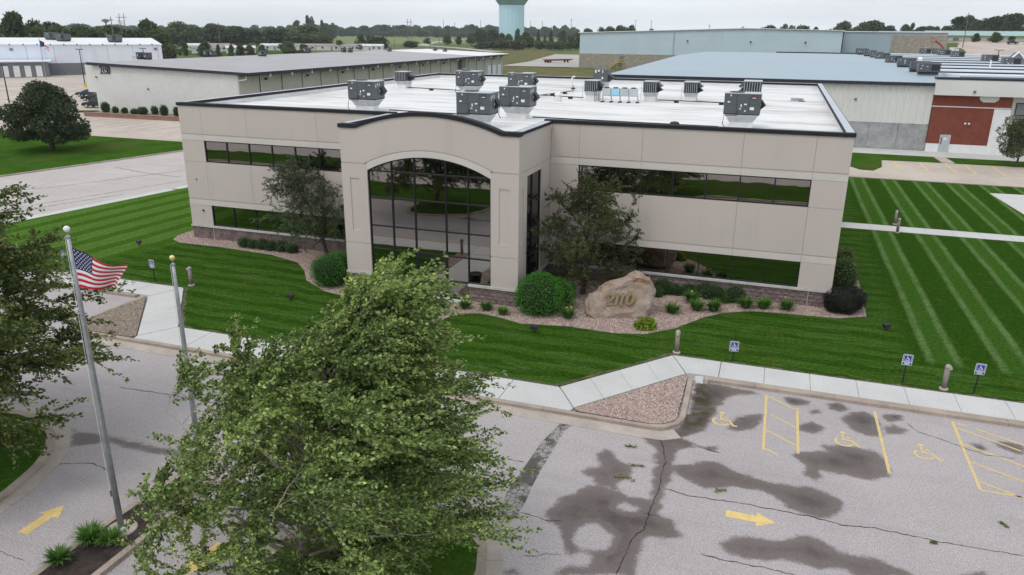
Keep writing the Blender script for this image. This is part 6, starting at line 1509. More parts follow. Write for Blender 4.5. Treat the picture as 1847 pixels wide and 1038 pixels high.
# --- ground floodlights
def floodlight(label, loc, rz):
    t = thing('floodlight', label, 'floodlight', loc, rz, 'black floodlights in the lawn')
    MB().lathe([(0.05, 0), (0.05, 0.06), (0.022, 0.07), (0.022, 0.16)], 0, 0, 10).build('stake', MT['black'], t)
    MB().hexa([(-0.16, -0.09, 0.15), (0.16, -0.09, 0.15), (0.16, 0.06, 0.17), (-0.16, 0.06, 0.17)], [(-0.19, -0.06, 0.30), (0.19, -0.06, 0.30), (0.19, 0.12, 0.36), (-0.19, 0.12, 0.36)]).build('housing', MT['black'], t)
    MB().hexa([(-0.17, 0.075, 0.18), (0.17, 0.075, 0.18), (0.17, 0.085, 0.18), (-0.17, 0.085, 0.18)], [(-0.17, 0.125, 0.34), (0.17, 0.125, 0.34), (0.17, 0.135, 0.34), (-0.17, 0.135, 0.34)]).build('lens', MT['dark_glass'], t)
floodlight('black floodlight on the striped lawn left of the office', (-1.95, -2.9, 0), R(-15)); floodlight('black floodlight in the lawn below the left clipped shrub', (13.54, -8.6, 0), 0)
floodlight('black floodlight in the lawn below the right clipped shrub', (26.93, -8.45, 0), 0); floodlight('black floodlight in the lawn below the purple shrub', (42.82, -2.3, 0), R(40))

# --- planters by the doors, litter bin
def planter(label, loc):
    t = thing('planter_pot', label, 'planter', loc, 0, 'black pots by the entrance doors')
    MB().lathe([(0.24, 0.0), (0.26, 0.03), (0.36, 0.62), (0.40, 0.64), (0.40, 0.72), (0.36, 0.72), (0.34, 0.66)], 0, 0, 20).build('pot', MT['black'], t, smooth=True)
    MB().lathe([(0.34, 0.60), (0.30, 0.655), (0.05, 0.665)], 0, 0, 16).build('soil', MT['mulch'], t)
planter('black pot left of the entrance walk', (18.75, -7.7, 0)); planter('black pot right of the entrance walk', (21.75, -7.8, 0))
t = thing('litter_bin', 'dark grey litter bin against the right side of the office', 'bin', (41.3, 21.5, 0))
MB().lathe([(0.28, 0), (0.3, 0.05), (0.36, 0.78)], 0, 0, 18).build('body', MT['grey_paint'], t, smooth=True); MB().lathe([(0.38, 0.78), (0.38, 0.84), (0.30, 0.92), (0.1, 0.94)], 0, 0, 18).build('lid', MT['unit_dark'], t)

# --- boulder with the street number
b = NB('granite')
c = b.mix(b.ss(b.noise(1.1, 5, 0.6), 0.32, 0.7), (0.39, 0.285, 0.225), (0.52, 0.43, 0.36))
c = b.mix(b.ss(b.noise(0.8, 3, 0.6, (1, 1, 2.2)), 0.55, 0.68), c, (0.40, 0.215, 0.125))
c = b.mix(b.ss(b.noise(2.2, 5, 0.7), 0.60, 0.72), c, (0.56, 0.51, 0.46))
c = b.mix(b.ma('MULTIPLY', b.ss(b.noise(1.7, 4, 0.7), 0.58, 0.72), 0.5), c, (0.15, 0.12, 0.105))
c = b.mix(b.ss(b.noise(24, 3), 0.35, 0.7), b.mix(1.0, c, (0.78,)*3, 'MULTIPLY'), b.mix(1.0, c, (1.15,)*3, 'MULTIPLY'))
b.bump(b.noise(5, 7, 0.7), 0.16, 1.0); MT['granite'] = b.done(c, 0.9, 0, 0.2)
import bmesh
bz = math.atan2(1.15, 3.1)
boulder = thing('boulder', 'large pink granite boulder carrying the number 2110', 'boulder', (28.85, -5.85, 0), bz)
prof = [(0.0, 0.12), (-0.02, 0.62), (0.30, 1.12), (0.85, 1.42), (1.55, 1.66), (2.05, 1.92), (2.42, 2.10), (2.80, 2.08), (3.14, 1.80), (3.38, 1.34), (3.34, 0.62), (3.12, 0.05), (2.2, -0.12), (1.1, -0.12), (0.2, -0.1)]
bm = bmesh.new(); cx, cz = 1.7, 0.85
def ring(sc, y, lean, dx=0.0): return [bm.verts.new((cx+(x-cx)*sc+dx, y+max(z, 0)*lean, max(cz+(z-cz)*sc, -0.12))) for x, z in prof]
rings = [ring(0.55, -0.03, 0.30), ring(0.88, 0.0, 0.30), ring(1.0, 0.22, 0.27), ring(1.03, 0.75, 0.16, 0.02), ring(0.85, 1.45, 0.05, 0.05), ring(0.45, 1.85, 0.0, 0.05)]
n = len(prof)
for a, c_ in zip(rings[:-1], rings[1:]):
    for i in range(n): bm.faces.new((a[i], a[(i+1) % n], c_[(i+1) % n], c_[i]))
bm.faces.new(rings[0][::-1]); bm.faces.new(rings[-1])
bmesh.ops.triangulate(bm, faces=[q_ for q_ in bm.faces if len(q_.verts) > 4])
bmesh.ops.subdivide_edges(bm, edges=bm.edges[:], cuts=4, use_grid_fill=True)
from mathutils import noise as mnoise
for v in bm.verts:
    p = v.co; front = 1.0 if p.y > 0.62+0.3*p.z*0 else 0.35
    v.co = p+Vector((mnoise.noise(p*1.3), mnoise.noise(p*1.3+Vector((9, 0, 0))), mnoise.noise(p*1.3+Vector((0, 7, 0)))))*0.20*front+Vector((mnoise.noise(p*4), mnoise.noise(p*4+Vector((3, 1, 0))), mnoise.noise(p*4+Vector((0, 5, 2)))))*0.06
bmesh.ops.recalc_face_normals(bm, faces=bm.faces[:])
me = bpy.data.meshes.new('rock'); bm.to_mesh(me); bm.free(); me.materials.append(MT['granite'])
rock = link('rock', me, boulder)
def digit(ch):
    """raised italic digits drawn as closed strokes, height 1"""
    m = MB(); T = 0.10
    def stroke(pts, ws):
        n_ = len(pts); A = offset_path(pts, 1.0); Lf = []; Rt = []
        for (x, z), (p, q), ww in zip(pts, A, ws): Lf.append((x+(p-x)*ww/2, z+(q-z)*ww/2)); Rt.append((x-(p-x)*ww/2, z-(q-z)*ww/2))
        V = [];
        for a_, c_ in zip(Lf, Rt):
            for y_ in (-T, 0.02): V += [(a_[0]+a_[1]*0.26, y_, a_[1]), (c_[0]+c_[1]*0.26, y_, c_[1])]
        F_ = []
        for i in range(n_-1):
            o_ = 4*i; F_ += [(o_, o_+1, o_+5, o_+4), (o_+2, o_+6, o_+7, o_+3), (o_, o_+4, o_+6, o_+2), (o_+1, o_+3, o_+7, o_+5)]
        F_ += [(0, 2, 3, 1), (4*n_-4, 4*n_-3, 4*n_-1, 4*n_-2)]; m.add(V, F_)
    if ch == '1': stroke([(0.02, 0.78), (0.16, 0.93)], [0.10, 0.16]); stroke([(0.17, 0.0), (0.17, 0.99)], [0.20, 0.20])
    if ch == '0':
        P = [(0.33+0.27*math.cos(t_), 0.5+0.41*math.sin(t_)) for t_ in [k*2*math.pi/28 for k in range(29)]]
        stroke(P, [0.14+0.09*abs(math.cos(k*2*math.pi/28)) for k in range(29)])
    if ch == '2':
        P = arc(0.28, 0.70, 0.21, 165, -35, 12)+[(0.30, 0.36), (0.10, 0.12)]
        stroke(P, [0.10]+[0.13+0.08*k/12 for k in range(12)]+[0.17, 0.13]); stroke([(0.0, 0.085), (0.58, 0.085)], [0.17, 0.17])
    return m
xo = -0.88
num = bpy.data.objects.new('house_number', None); COL.objects.link(num); num.parent = boulder; num.location = (1.78, 0.10, 0.70); num.rotation_euler = (-math.atan(0.30), 0, 0); tag(num, 'gold raised italic digits 2110')
for ch, adv in (('2', 0.40), ('1', 0.255), ('1', 0.30), ('0', 0.4)):
    d_ = digit(ch).build('digit', MT['letter_gold'], num); d_.location = (xo, 0.0, 0.0); d_.scale = (0.62, 0.62, 0.62); xo += adv
# --- storm litter on the lot
def fallen_twig(label, x, y, rz, s_, seed):
    g = np.random.default_rng(seed); t = thing('fallen_twig', label, 'twig', (x, y, ZA+0.004), rz, 'leafy twigs blown onto the lot')
    MB().tube([(-0.4*s_, 0, 0.01), (0, 0.03, 0.03), (0.45*s_, -0.02, 0.015)], [0.008, 0.006, 0.003], 4).build('stick', MT['bark'], t)
    n = 26; C = np.stack([g.uniform(-.45, .5, n)*s_, g.normal(size=n)*0.07*s_, g.uniform(0.01, 0.06, n)], -1); Dl = g.normal(size=(n, 3))*np.array([1, 0.7, 0.15])
    link('leaves', leaf_mesh('leaves', C, Dl, np.full(n, 0.085), np.full(n, 0.03), g.random(n), MT['leaf_birch_left'], g), t)
fallen_twig('leafy twig lying near the triangle gravel bed', 33.15, -17.12, 0.2, 0.4, 1); fallen_twig('largest leafy twig on the damp patch', 33.35, -19.15, 0.1, 0.75, 2)
fallen_twig('thin leafy twig between the two others', 33.58, -18.28, 0.15, 0.5, 3); fallen_twig('small twig near the arrow on the damp strip', 36.28, -18.86, 0.5, 0.4, 4)
fallen_twig('small dry twig toward the right edge', 44.35, -17.79, -0.9, 0.25, 5); fallen_twig('small twig beside the long crack', 42.24, -19.45, 0.2, 0.22, 6)
# broken kerb end at the drain notch
q = MB(); rr2 = random.Random(4)
t = thing('drain_outlet', 'broken white concrete drain outlet at the kerb corner', 'drain', (34.85, -10.9, ZA))
MB().hexa([(-0.2, -0.25, 0), (0.2, -0.2, 0), (0.22, 0.3, 0), (-0.22, 0.28, 0)], [(-0.12, -0.2, 0.07), (0.16, -0.15, 0.05), (0.18, 0.28, 0.1), (-0.18, 0.26, 0.1)]).build('apron', MT['concrete'], t)
for k in range(6):
    a, c_ = rr2.uniform(-.3, .35), rr2.uniform(-.5, .0); s_ = rr2.uniform(0.04, 0.09); MB().hexa([(a-s_, c_-s_, 0.0), (a+s_, c_-s_, 0), (a+s_, c_+s_, 0), (a-s_, c_+s_, 0)], [(a-s_*.6, c_-s_*.5, s_*1.6), (a+s_*.5, c_-s_*.6, s_*1.8), (a+s_*.6, c_+s_*.6, s_*1.5), (a-s_*.6, c_+s_*.6, s_*1.9)]).build('rubble', MT['tilt_concrete'], t)

# ================================================================== NEIGHBOURING BUILDINGS
def corrugated(x0, x1, y, z0, ztop, pitch, depth, face=-1, along='x'):
    """ribbed sheet wall; ztop(x) gives the top edge"""
    n = int((x1-x0)/pitch); q = MB(); V = []; st = (x1-x0)/n; pts = []
    for i in range(n):
        a = x0+i*st; pts += [(a, 0), (a+st*0.62, 0), (a+st*0.70, depth), (a+st*0.92, depth)]
    pts.append((x1, 0))
    for x, d in pts:
        p = (x, y+face*d) if along == 'x' else (y+face*d, x)
        V += [(p[0], p[1], z0), (p[0], p[1], ztop(x))]
    fc = [(2*i, 2*i+2, 2*i+3, 2*i+1) for i in range(len(pts)-1)]
    q.add(V, fc); return q
def roof_box(t, x, y, z, w_, d_, h_, m='unit_grey', name='roof_unit'):
    return MB().box(x-w_/2, x+w_/2, y-d_/2, y+d_/2, z, z+h_).build(name, MT[m], t)
def roof_ac(label, loc, w_, d_, h_, group, hood=True, rz=0.0):
    t = thing('rooftop_unit', label, 'air conditioner', loc, rz, group)
    MB().box(-w_/2*0.9, w_/2*0.9, -d_/2*0.9, d_/2*0.9, -0.1, 0.25).build('curb', MT['unit_dark'], t)
    c_ = MB().box(-w_/2, w_/2, -d_/2, d_/2, 0.251, h_).build('cabinet', MT['unit_grey'], t)
    MB().box(-w_/2-0.03, w_/2+0.03, -d_/2-0.03, d_/2+0.03, h_+0.001, h_+0.05).build('lid', MT['unit_grey'], t)
    q = MB(); q.box(w_*0.08, w_*0.46, -d_/2-0.012, -d_/2-0.001, 0.45, h_-0.15); q.build('louvre', MT['unit_dark'], c_)
    q = MB(); r_ = random.Random(int(loc[0]*7+loc[1]))
    for k in range(4): a = r_.uniform(-w_*0.42, 0.0); zz = r_.uniform(0.4, h_-0.25); q.box(a, a+0.16, -d_/2-0.012, -d_/2-0.001, zz, zz+0.1)
    q.build('stickers', MT['sticker'], c_)['kind'] = 'stuff'
    return t

# --- 2150: long ribbed metal building on the left
BX0, BX1, BY0, BY1 = -71.0, -42.3, 60.3, 181.0
def eave(x): return 7.85+(6.98-7.85)*(x-BX0)/(BX1-BX0)
b2150 = thing('metal_building', 'long ribbed pale metal building numbered 2150 with grey low roof', 'building', (0, 0, 0))
def B2(m, name, mat, p=None): return m.build(name, MT[mat], p or b2150)
B2(MB().box(BX0+0.3, BX1-0.3, BY0+0.3, BY1, -0.2, 6.8), 'core', 'metal_beige')
fw = B2(corrugated(BX0, BX1, BY0, -0.2, eave, 0.41, 0.045), 'front_wall', 'metal_cream')
B2(corrugated(BY0, BY1, BX1, -0.2, lambda y: 6.95, 0.6, 0.05, 1, 'y'), 'side_wall', 'metal_beige')
q = MB(); rp = [(BX0-15, 8.30), (BX0-1, 8.02), (BX1+1.6, 7.03)]
q.prism_y([(BX0-0.6, 7.88), (BX1+1.9, 6.93), (BX1+1.9, 7.10), (BX0-0.6, 8.05)], BY0-0.45, BY1+0.5); B2(q, 'roof', 'roof_grey')
B2(MB().prism_y([(BX0-0.65, 7.62), (BX1+1.95, 6.70), (BX1+1.95, 7.12), (BX0-0.65, 8.07)], BY0-0.56, BY0-0.46), 'fascia', 'trim_dark')
B2(MB().box(BX1+1.91, BX1+2.0, BY0-0.45, BY1-24, 6.62, 7.10), 'fascia', 'trim_dark'); B2(MB().box(BX1+0.05, BX1+1.9, BY0-0.4, BY1, 6.58, 6.66), 'soffit', 'trim_dark')
B2(MB().prism_y([(BX0+4, 7.92), (BX1+1.85, 6.96), (BX1+1.85, 7.13), (BX0+4, 8.09)], BY1-24, BY1+0.55), 'roof', 'roof_white')
B2(MB().box(BX0-2.2, BX0-0.02, BY0+0.5, BY0+6.0, 3.2, 7.6), 'loading_canopy', 'metal_cream')
me = text_mesh('digits', '2150', 1.75, 0.03, MT['trim_dark'], 0, 0.035, 0.62)
o = link('house_number', me, b2150, (-68.35, BY0-0.12, 6.8)); o.rotation_euler = (R(90), 0, 0); tag(o, 'black digits 2150 high on the ribbed wall')
for k, y in enumerate(np.arange(BY0+5, BY1-8, 5.9)):
    B2(MB().box(BX1+0.06, BX1+0.10, y-0.06, y+0.06, 0, 6.3), 'panel_joint', 'trim_dark')
    if k % 2 == 0: B2(MB().box(BX1+0.1, BX1+0.45, y+1.3, y+1.65, 5.7, 6.0), 'wall_lamp', 'black')
    B2(MB().box(BX1+1.75, BX1+2.08, y+0.2, y+0.36, 6.3, 6.75), 'downspout', 'metal_cream')
for y in (BY1-3, BY1-7.5, BY1-11.5): B2(MB().box(BX1+0.06, BX1+0.12, y-1.2, y+1.2, 0, 4.2), 'roll_door', 'metal_white')
B2(MB().box(BX1+0.1, BX1+1.2, 147, 149.5, 4.4, 6.2), 'gas_meter', 'grey_paint')
B2(MB().tube([(BX1-0.1, BY0-0.16, 6.6), (BX1-0.1, BY0-0.16, 0)], 0.07, 6), 'downspout', 'metal_cream'); B2(MB().tube([(BX1+1.6, BY0-0.3, 6.7), (BX1+1.6, BY0-0.3, 6.1), (BX1+0.2, BY0-0.2, 5.9)], 0.07, 6), 'downspout', 'metal_cream')
for z, x in ((4.0, BX0+11), (5.6, BX0+0.6)): B2(MB().box(x-0.12, x+0.12, BY0-0.25, BY0-0.08, z, z+0.2), 'wall_lamp', 'black')
for i, (x, y) in enumerate(((-73.4, 73.4), (-71.9, 73.6), (-73.2, 90.7), (-72.0, 91), (-68.5, 102.2), (-71.8, 123.8), (-69.5, 137), (-68.2, 138), (-78, 160), (-66, 155), (-60, 172), (-56, 170))):
    roof_ac('%s rooftop box from the front on the roof of building 2150' % ordinal(i+1), (x, y, 7.98-0.03*(x+71)*1.0+(0.0 if x > -71 else 0.1)), 1.6 if i == 4 else 1.0, 1.0, 1.1, 'boxes on the roof of 2150')
t = thing('planter_wall', 'low brick edging of the bed along building 2150', 'wall', (0, 0, 0))
MB().box(-69.3, -43, 55.6, 56.0, -0.2, 0.42).build('brick_course', MT['planter_brick'], t); MB().box(-69.35, -43, 55.55, 56.05, 0.42, 0.5).build('coping_course', MT['planter_brick'], t); MB().box(-69.28, -43, 56.0, 60.2, -0.2, 0.36).build('bed_soil', MT['gravel_base'], t)

# --- white warehouse far left with its little office
wh = thing('warehouse', 'long white warehouse with grey lower wall at the far left', 'building', (0, 0, 0))
a0, a1 = Vector((-190, 111)), Vector((-148, 158.5))
dv = (a1-a0); L_ = dv.length; wh.location = (a0.x, a0.y, 0); wh.rotation_euler = (0, 0, math.atan2(dv.y, dv.x))
def WB(m, name, mat): return m.build(name, MT[mat], wh)
WL = L_+0.8
WB(MB().box(-40, WL, 0.2, 60, -0.2, 8.2), 'core', 'metal_white'); WB(MB().box(-40, WL, 0.0, 0.19, 3.3, 8.4), 'upper_wall', 'metal_white'); WB(MB().box(-40, WL, -0.1, 0.19, -0.2, 3.3), 'lower_wall', 'grey_paint')
WB(MB().prism_x([(-0.3, 8.35), (-0.3, 8.6), (30, 10.1), (60.3, 8.6), (60.3, 8.35)], -40.3, WL+0.3), 'roof', 'roof_white')
for x in np.arange(7, WL, 7.0): WB(MB().box(x, x+0.06, -0.04, -0.001, 3.3, 8.4), 'panel_joint', 'grey_paint')
for x in np.arange(6, WL, 13.0): WB(MB().box(x, x+0.3, -0.35, -0.11, 0, 8.3), 'downspout', 'metal_white')
for x in np.arange(-10, WL, 3.4): WB(MB().box(x, x+0.35, -0.5, -0.3, 8.35, 8.75), 'snow_guard', 'grey_paint')
for x in (24.0, 62.0): WB(MB().box(x, x+0.8, -0.4, -0.11, 6.9, 7.5), 'wall_lamp', 'grey_paint')
WB(MB().box(WL-9, WL-5, -0.3, -0.1, 5.2, 5.9), 'canopy', 'metal_white')
for i, (x, y) in enumerate(((2, 16), (35, 20), (38, 13), (52, 9))):
    p = wh.matrix_world if False else None
    c_, s_ = math.cos(wh.rotation_euler.z), math.sin(wh.rotation_euler.z)
    roof_ac(('first', 'second', 'third', 'fourth')[i]+' rooftop box from the left on the white warehouse', (a0.x+x*c_-y*s_, a0.y+x*s_+y*c_, 8.75+y*0.05), 3.6, 2.4, 2.0, 'boxes on the white warehouse')
of = thing('gatehouse', 'small grey flat roofed office with white doors before the white warehouse', 'building', (a0.x, a0.y, 0), wh.rotation_euler.z)
MB().box(2, 33, -9, -1.0, -0.2, 4.0).build('walls', MT['grey_paint'], of); MB().box(1.5, 33.8, -9.6, -0.5, 4.0, 4.35).build('roof', MT['metal_white'], of)
for k in range(5): MB().box(19+k*2.7, 20.5+k*2.7, -9.14, -9.0, 0, 3.0).build('door', MT['white'], of)
MB().box(12.0, 16.5, -9.14, -9.0, 1.2, 2.9).build('window', MT['dark_glass'], of); MB().box(5.0, 8.5, -9.14, -9.0, 1.2, 2.9).build('window', MT['dark_glass'], of)
MB().box(14, 15.5, -6, -4.8, 4.35, 5.3).build('roof_vent', MT['unit_light'], of)

# --- lamp posts
def lamp_post(label, loc, h, group='parking lot lamp posts', heads=2, sc=1.0):
    t = thing('lamp_post', label, 'lamp post', loc, 0, group)
    MB().lathe([(0.34, -0.2), (0.34, 0.8)], 0, 0, 12).build('footing', MT['yellow_paint'], t); MB().lathe([(0.12, 0.8), (0.085, h)], 0, 0, 10).build('pole', MT['trim_dark'], t)
    for s_ in ((-1, 1) if heads == 2 else (1,)): MB().box(min(s_*0.1, s_*1.0), max(s_*0.1, s_*1.0), -0.2, 0.2, h-0.04, h+0.1).build('lamp_head', MT['trim_dark'], t)
lamp_post('dark lamp post standing in the far left lot before the white warehouse', (-119.9, 103.1, 0), 8.5)
lamp_post('dark lamp post with yellow foot at the left edge', (-90.3, 59.6, 0), 7.2)
lamp_post('lamp post rising just behind the corner of building 2150', (-125, 128, 0), 8.2)
lamp_post('lamp post behind the far end of building 2150 roof, left one', (-150, 205, 0), 8.2)
t = thing('flagpole', 'far small flagpole beside the grey gatehouse', 'flagpole', (-154.0, 122.0, 0)); MB().lathe([(0.1, -0.2), (0.05, 11.0)], 0, 0, 8).build('shaft', MT['alu'], t)
t = thing('flag', 'tiny striped flag by the grey gatehouse', 'flag', (-153.9, 122.0, 7.6)); MB().prism_y([(0, 0.6), (0, 2.4), (1.5, 1.9), (1.5, 0.9)], -0.02, 0.02).build('canton', MT['flag_blue'], t)
for k in range(5): MB().prism_y([(0.0 if k < 2 else 1.5, 0.6-0.3*k+0.8), (2.9, -0.5+0.24*(4-k)), (2.9, -0.3+0.24*(4-k)), (0.0 if k < 2 else 1.5, 0.6-0.3*k+1.0)], 0.025, 0.03).build('stripe', MT['flag_red' if k % 2 == 0 else 'flag_white'], t)

# --- cars
def car(label, loc, rz, paint, suv=False, group=None, sc=1.0):
    t = thing('parked_car', label, 'car', loc, rz, group); t.scale = (sc,)*3
    L2, wd = 2.25, 0.88; rf = 1.75 if suv else 1.42
    prof = [(-L2, 0.35), (-L2, 0.72), (-L2+0.1, 0.95), (-1.2 if not suv else -2.0, 1.0), (1.0, 0.98), (L2-0.25, 0.82), (L2, 0.6), (L2, 0.32)]
    def loft(P, w0, w1, zsplit):
        q = MB(); V = []; n = len(P)
        for s_ in (-1, 1):
            for x, z in P: V.append((x, s_*(w0 if z < zsplit else w1), z))
        q.add(V, [tuple(range(n)), tuple(range(2*n-1, n-1, -1))]+[((i+1) % n, i, n+i, n+(i+1) % n) for i in range(n)]); return q
    loft(prof, wd, wd*0.95, 0.9).build('body', paint, t)
    cab = [(-1.75 if not suv else -2.1, 0.98), (-1.15 if not suv else -1.85, rf-0.04), (-0.2, rf), (0.25, rf-0.05), (1.0, 0.97)]
    loft(cab, wd*0.94, wd*0.74, 1.1).build('windows', MT['dark_glass'], t)
    loft([(x*0.94, z+0.022) for x, z in cab[1:4]]+[(0.2, rf-0.10), (-1.1 if not suv else -1.8, rf-0.10)], wd*0.75, wd*0.72, 1.2).build('roof', paint, t)
    for x in (-1.38, 1.38):
        for s_ in (-1, 1):
            w_ = MB(); n = 14; V = []
            for yy in (s_*(wd-0.16), s_*(wd+0.03)): V += [(x+0.33*math.cos(2*math.pi*k/n), yy, 0.33+0.33*math.sin(2*math.pi*k/n)) for k in range(n)]
            w_.add(V, [tuple(range(n)), tuple(range(n, 2*n))]+[(k, (k+1) % n, n+(k+1) % n, n+k) for k in range(n)]); wh_ = w_.build('wheel', MT['rubber'], t)
            MB().add([(x+0.2*math.cos(2*math.pi*k/n), s_*(wd+0.035), 0.33+0.2*math.sin(2*math.pi*k/n)) for k in range(n)], [tuple(range(n))]).build('rim', MT['galv'], wh_)
    for s_ in (-0.6, 0.6): MB().box(L2-0.06, L2+0.012, s_-0.2, s_+0.2, 0.62, 0.74).build('headlight', MT['sticker'], t); MB().box(-L2-0.012, -L2+0.05, s_-0.2, s_+0.2, 0.7, 0.84).build('taillight', MT['red_paint'], t)
    return t
navy = pmat('paint_navy', (0.018, 0.024, 0.045), 0.25, 0.05); blackp = pmat('paint_black', (0.012, 0.013, 0.015), 0.25, 0.05); silver = pmat('paint_silver', (0.45, 0.46, 0.48), 0.3, 0.05); whitep = pmat('paint_white', (0.7, 0.7, 0.7), 0.3, 0.05); redp = pmat('paint_red', (0.3, 0.03, 0.03), 0.3, 0.05)
gc = 'cars parked beside building 2150'
car('dark navy sedan, farthest left of the dark cars beside building 2150', (-99.3, 84.6, -0.14), R(200), navy, False, gc); car('black sedan in the middle of the cars beside building 2150', (-90.3, 77.6, -0.14), R(200), blackp, False, gc)
car('nearest black pickup sized car beside building 2150', (-78.6, 67.2, -0.14), R(190), blackp, True, gc, 1.1); car('black car behind the navy sedan beside building 2150', (-103.5, 92.0, -0.14), R(200), blackp, False, gc)
car('silver sedan touching the building 2150 corner', (-95.0, 86.5, -0.14), R(200), silver, False, gc)
car('white car partly hidden by the round tree', (-86.5, 62.5, -0.14), R(160), whitep, True, gc)

# --- low homes beyond the lot
for k, (x, y, w_, d_, rz) in enumerate(((-289, 414, 16, 7, 50), (-274, 425, 18, 7, 40), (-258, 436, 20, 8, 35), (-235, 449, 18, 7, 20), (-250, 487, 16, 7, 30), (-318, 392, 18, 7, 50), (-326, 384, 14, 7, 50), (-300, 372, 20, 7, 50), (-246, 441, 12, 7, 25), (-262, 345, 16, 7, 40), (-276, 333, 16, 7, 40))):
    t = thing('mobile_home', '%s low pale house from the left beyond building 2150' % ordinal(k+1), 'house', (x, y, ZG), R(rz), 'low pale houses beyond building 2150')
    MB().box(-w_/2, w_/2, -d_/2, d_/2, 0, 3.1).build('walls', MT['home_white'], t)
    MB().prism_x([(-d_/2-0.3, 3.05), (0, 4.3), (d_/2+0.3, 3.05)], -w_/2-0.3, w_/2+0.3).build('roof', MT['home_white' if k % 3 == 0 else 'home_roof'], t)
    for xx in (-w_*0.3, w_*0.15, w_*0.36): MB().box(xx-0.7, xx+0.7, -d_/2-0.05, -d_/2+0.05, 1.2, 2.3).build('window', MT['dark_glass'], t)
    MB().box(-0.5, 0.5, -d_/2-0.06, -d_/2+0.05, 0.1, 2.2).build('door', MT['grey_paint'], t)

# --- pale blue warehouse in the back
bw = thing('warehouse', 'huge pale blue warehouse with stone base in the background', 'building', (0, 0, 0))
def BW(m, name, mat): return m.build(name, MT[mat], bw)
BW(MB().box(-40.4, 55.0, 267.5, 380, -0.2, 12.6), 'core', 'metal_blue_grey')
def btop(x): return 13.0+(15.1-13.0)*max(0, 1-abs(x-22)/63.0) if x < 22 else 15.1-0.5*(x-22)/33
BW(corrugated(-40.6, 55.4, 267.2, 5.3, btop, 0.6, 0.05), 'front_wall', 'metal_blue_grey')
BW(MB().box(-40.6, 55.4, 266.95, 267.19, -0.2, 5.3), 'stone_base', 'field_stone')
BW(MB().box(-4.0, -3.8, 266.9, 267.1, 5.3, 13.4), 'panel_joint', 'metal_blue')
BW(MB().prism_y([(-41.2, 12.95), (22, 15.05), (56, 14.55), (56, 14.75), (22, 15.3), (-41.2, 13.2)], 266.6, 382), 'roof', 'roof_white')
BW(MB().box(56.2, 90, 275, 380, -0.2, 14.2), 'rear_part', 'metal_blue'); BW(MB().box(55.6, 91, 274.6, 381, 14.2, 14.5), 'roof', 'roof_white'); BW(MB().box(72.5, 90.2, 274.6, 274.95, -0.2, 13.2), 'stone_panel', 'field_stone')
BW(MB().box(-24.4, -22.7, 266.8, 266.94, 2.2, 4.6), 'door', 'grey_paint')
for x in (1.0, 24.0, 43.0): BW(MB().box(x, x+0.5, 266.6, 267.0, 10.2, 10.7), 'wall_lamp', 'black')
t = thing('stair', 'yellow steel stair at the side door of the blue warehouse', 'stair', (-25, 265.5, -0.1))
for k in range(9): MB().box(-3.2+k*0.33, -2.85+k*0.33, 0, 1.2, 0.2+k*0.24, 0.26+k*0.24).build('step', MT['yellow_paint'], t)
MB().box(-0.2, 2.6, 0, 1.2, 2.25, 2.35).build('landing', MT['yellow_paint'], t); MB().tube([(-3.2, 0, 1.2), (-0.2, 0, 3.3), (2.6, 0, 3.3)], 0.07, 5).build('handrail', MT['yellow_paint'], t); MB().tube([(-3.2, 0, 0.3), (-0.2, 0, 2.3)], 0.1, 5).build('stringer', MT['yellow_paint'], t)
for x in (0, 2.4): MB().box(x-0.08, x+0.08, 0.1, 0.26, 0, 2.25).build('leg', MT['yellow_paint'], t)
t = thing('flatbed_trailer', 'long dark flatbed trailer parked left of the blue warehouse', 'trailer', (-62, 312, -0.1), R(55)); MB().box(-8, 8, -1.3, 1.3, 1.1, 1.5).build('deck', MT['red_paint'], t)
MB().box(-7.5, 7.5, -0.5, 0.5, 0.8, 1.099).build('beam', MT['black'], t)
for x in (-6.5, -5.2, 5.0):
    for s_ in (-1.1, 1.1): MB().add([(x+0.5*math.cos(2*math.pi*k/12), s_+yy, 0.5+0.5*math.sin(2*math.pi*k/12)) for yy in (-0.15, 0.15) for k in range(12)], [tuple(range(12)), tuple(range(12, 24))]+[(k, (k+1) % 12, 12+(k+1) % 12, 12+k) for k in range(12)]).build('wheel', MT['rubber'], t)

# --- grey-roofed building with brick entrance on the right
rb = thing('plant_building', 'long low building with pale blue metal roof and red brick corner', 'building', (0, 0, 0))
def RB(m, name, mat): return m.build(name, MT[mat], rb)
RY, RX0, RX1 = 64.9, 14.6, 54.2
RB(MB().box(RX0+0.3, 95, RY+0.3, 205, -0.2, 7.7), 'core', 'metal_beige')
RB(corrugated(RX0, RX1, RY, 3.2, lambda x: 7.75, 0.75, 0.11), 'metal_wall', 'metal_cream')
for k in range(12):
    x0 = RX0+k*3.3
    for z0, z1 in ((-0.2, 1.55), (1.56, 3.19)): RB(MB().box(x0+0.01, x0+3.28, RY+0.0, RY+0.28, z0, z1), 'panel', 'tilt_concrete')
RB(MB().prism_x([(RY-0.4, 7.95), (RY-0.4, 8.1), (138, 8.72), (204, 8.15), (204, 7.9), (138, 8.5)], RX0-0.3, RX1+3.5), 'roof', 'metal_blue')
RB(MB().box(RX0-0.35, RX1+0.1, RY-0.52, RY-0.41, 7.72, 8.09), 'fascia', 'trim_dark')
for k in range(9):
    yy = 71+k*14.6; RB(MB().prism_x([(yy, 8.0), (yy, 8.85), (yy+14.5, 8.42), (yy+14.5, 8.0)], RX1+3.52, 95), 'roof_bay', 'roof_pale')
    RB(MB().box(RX1+3.53, 94.9, yy-0.08, yy-0.005, 8.45, 8.62), 'roof_gutter', 'trim_dark')
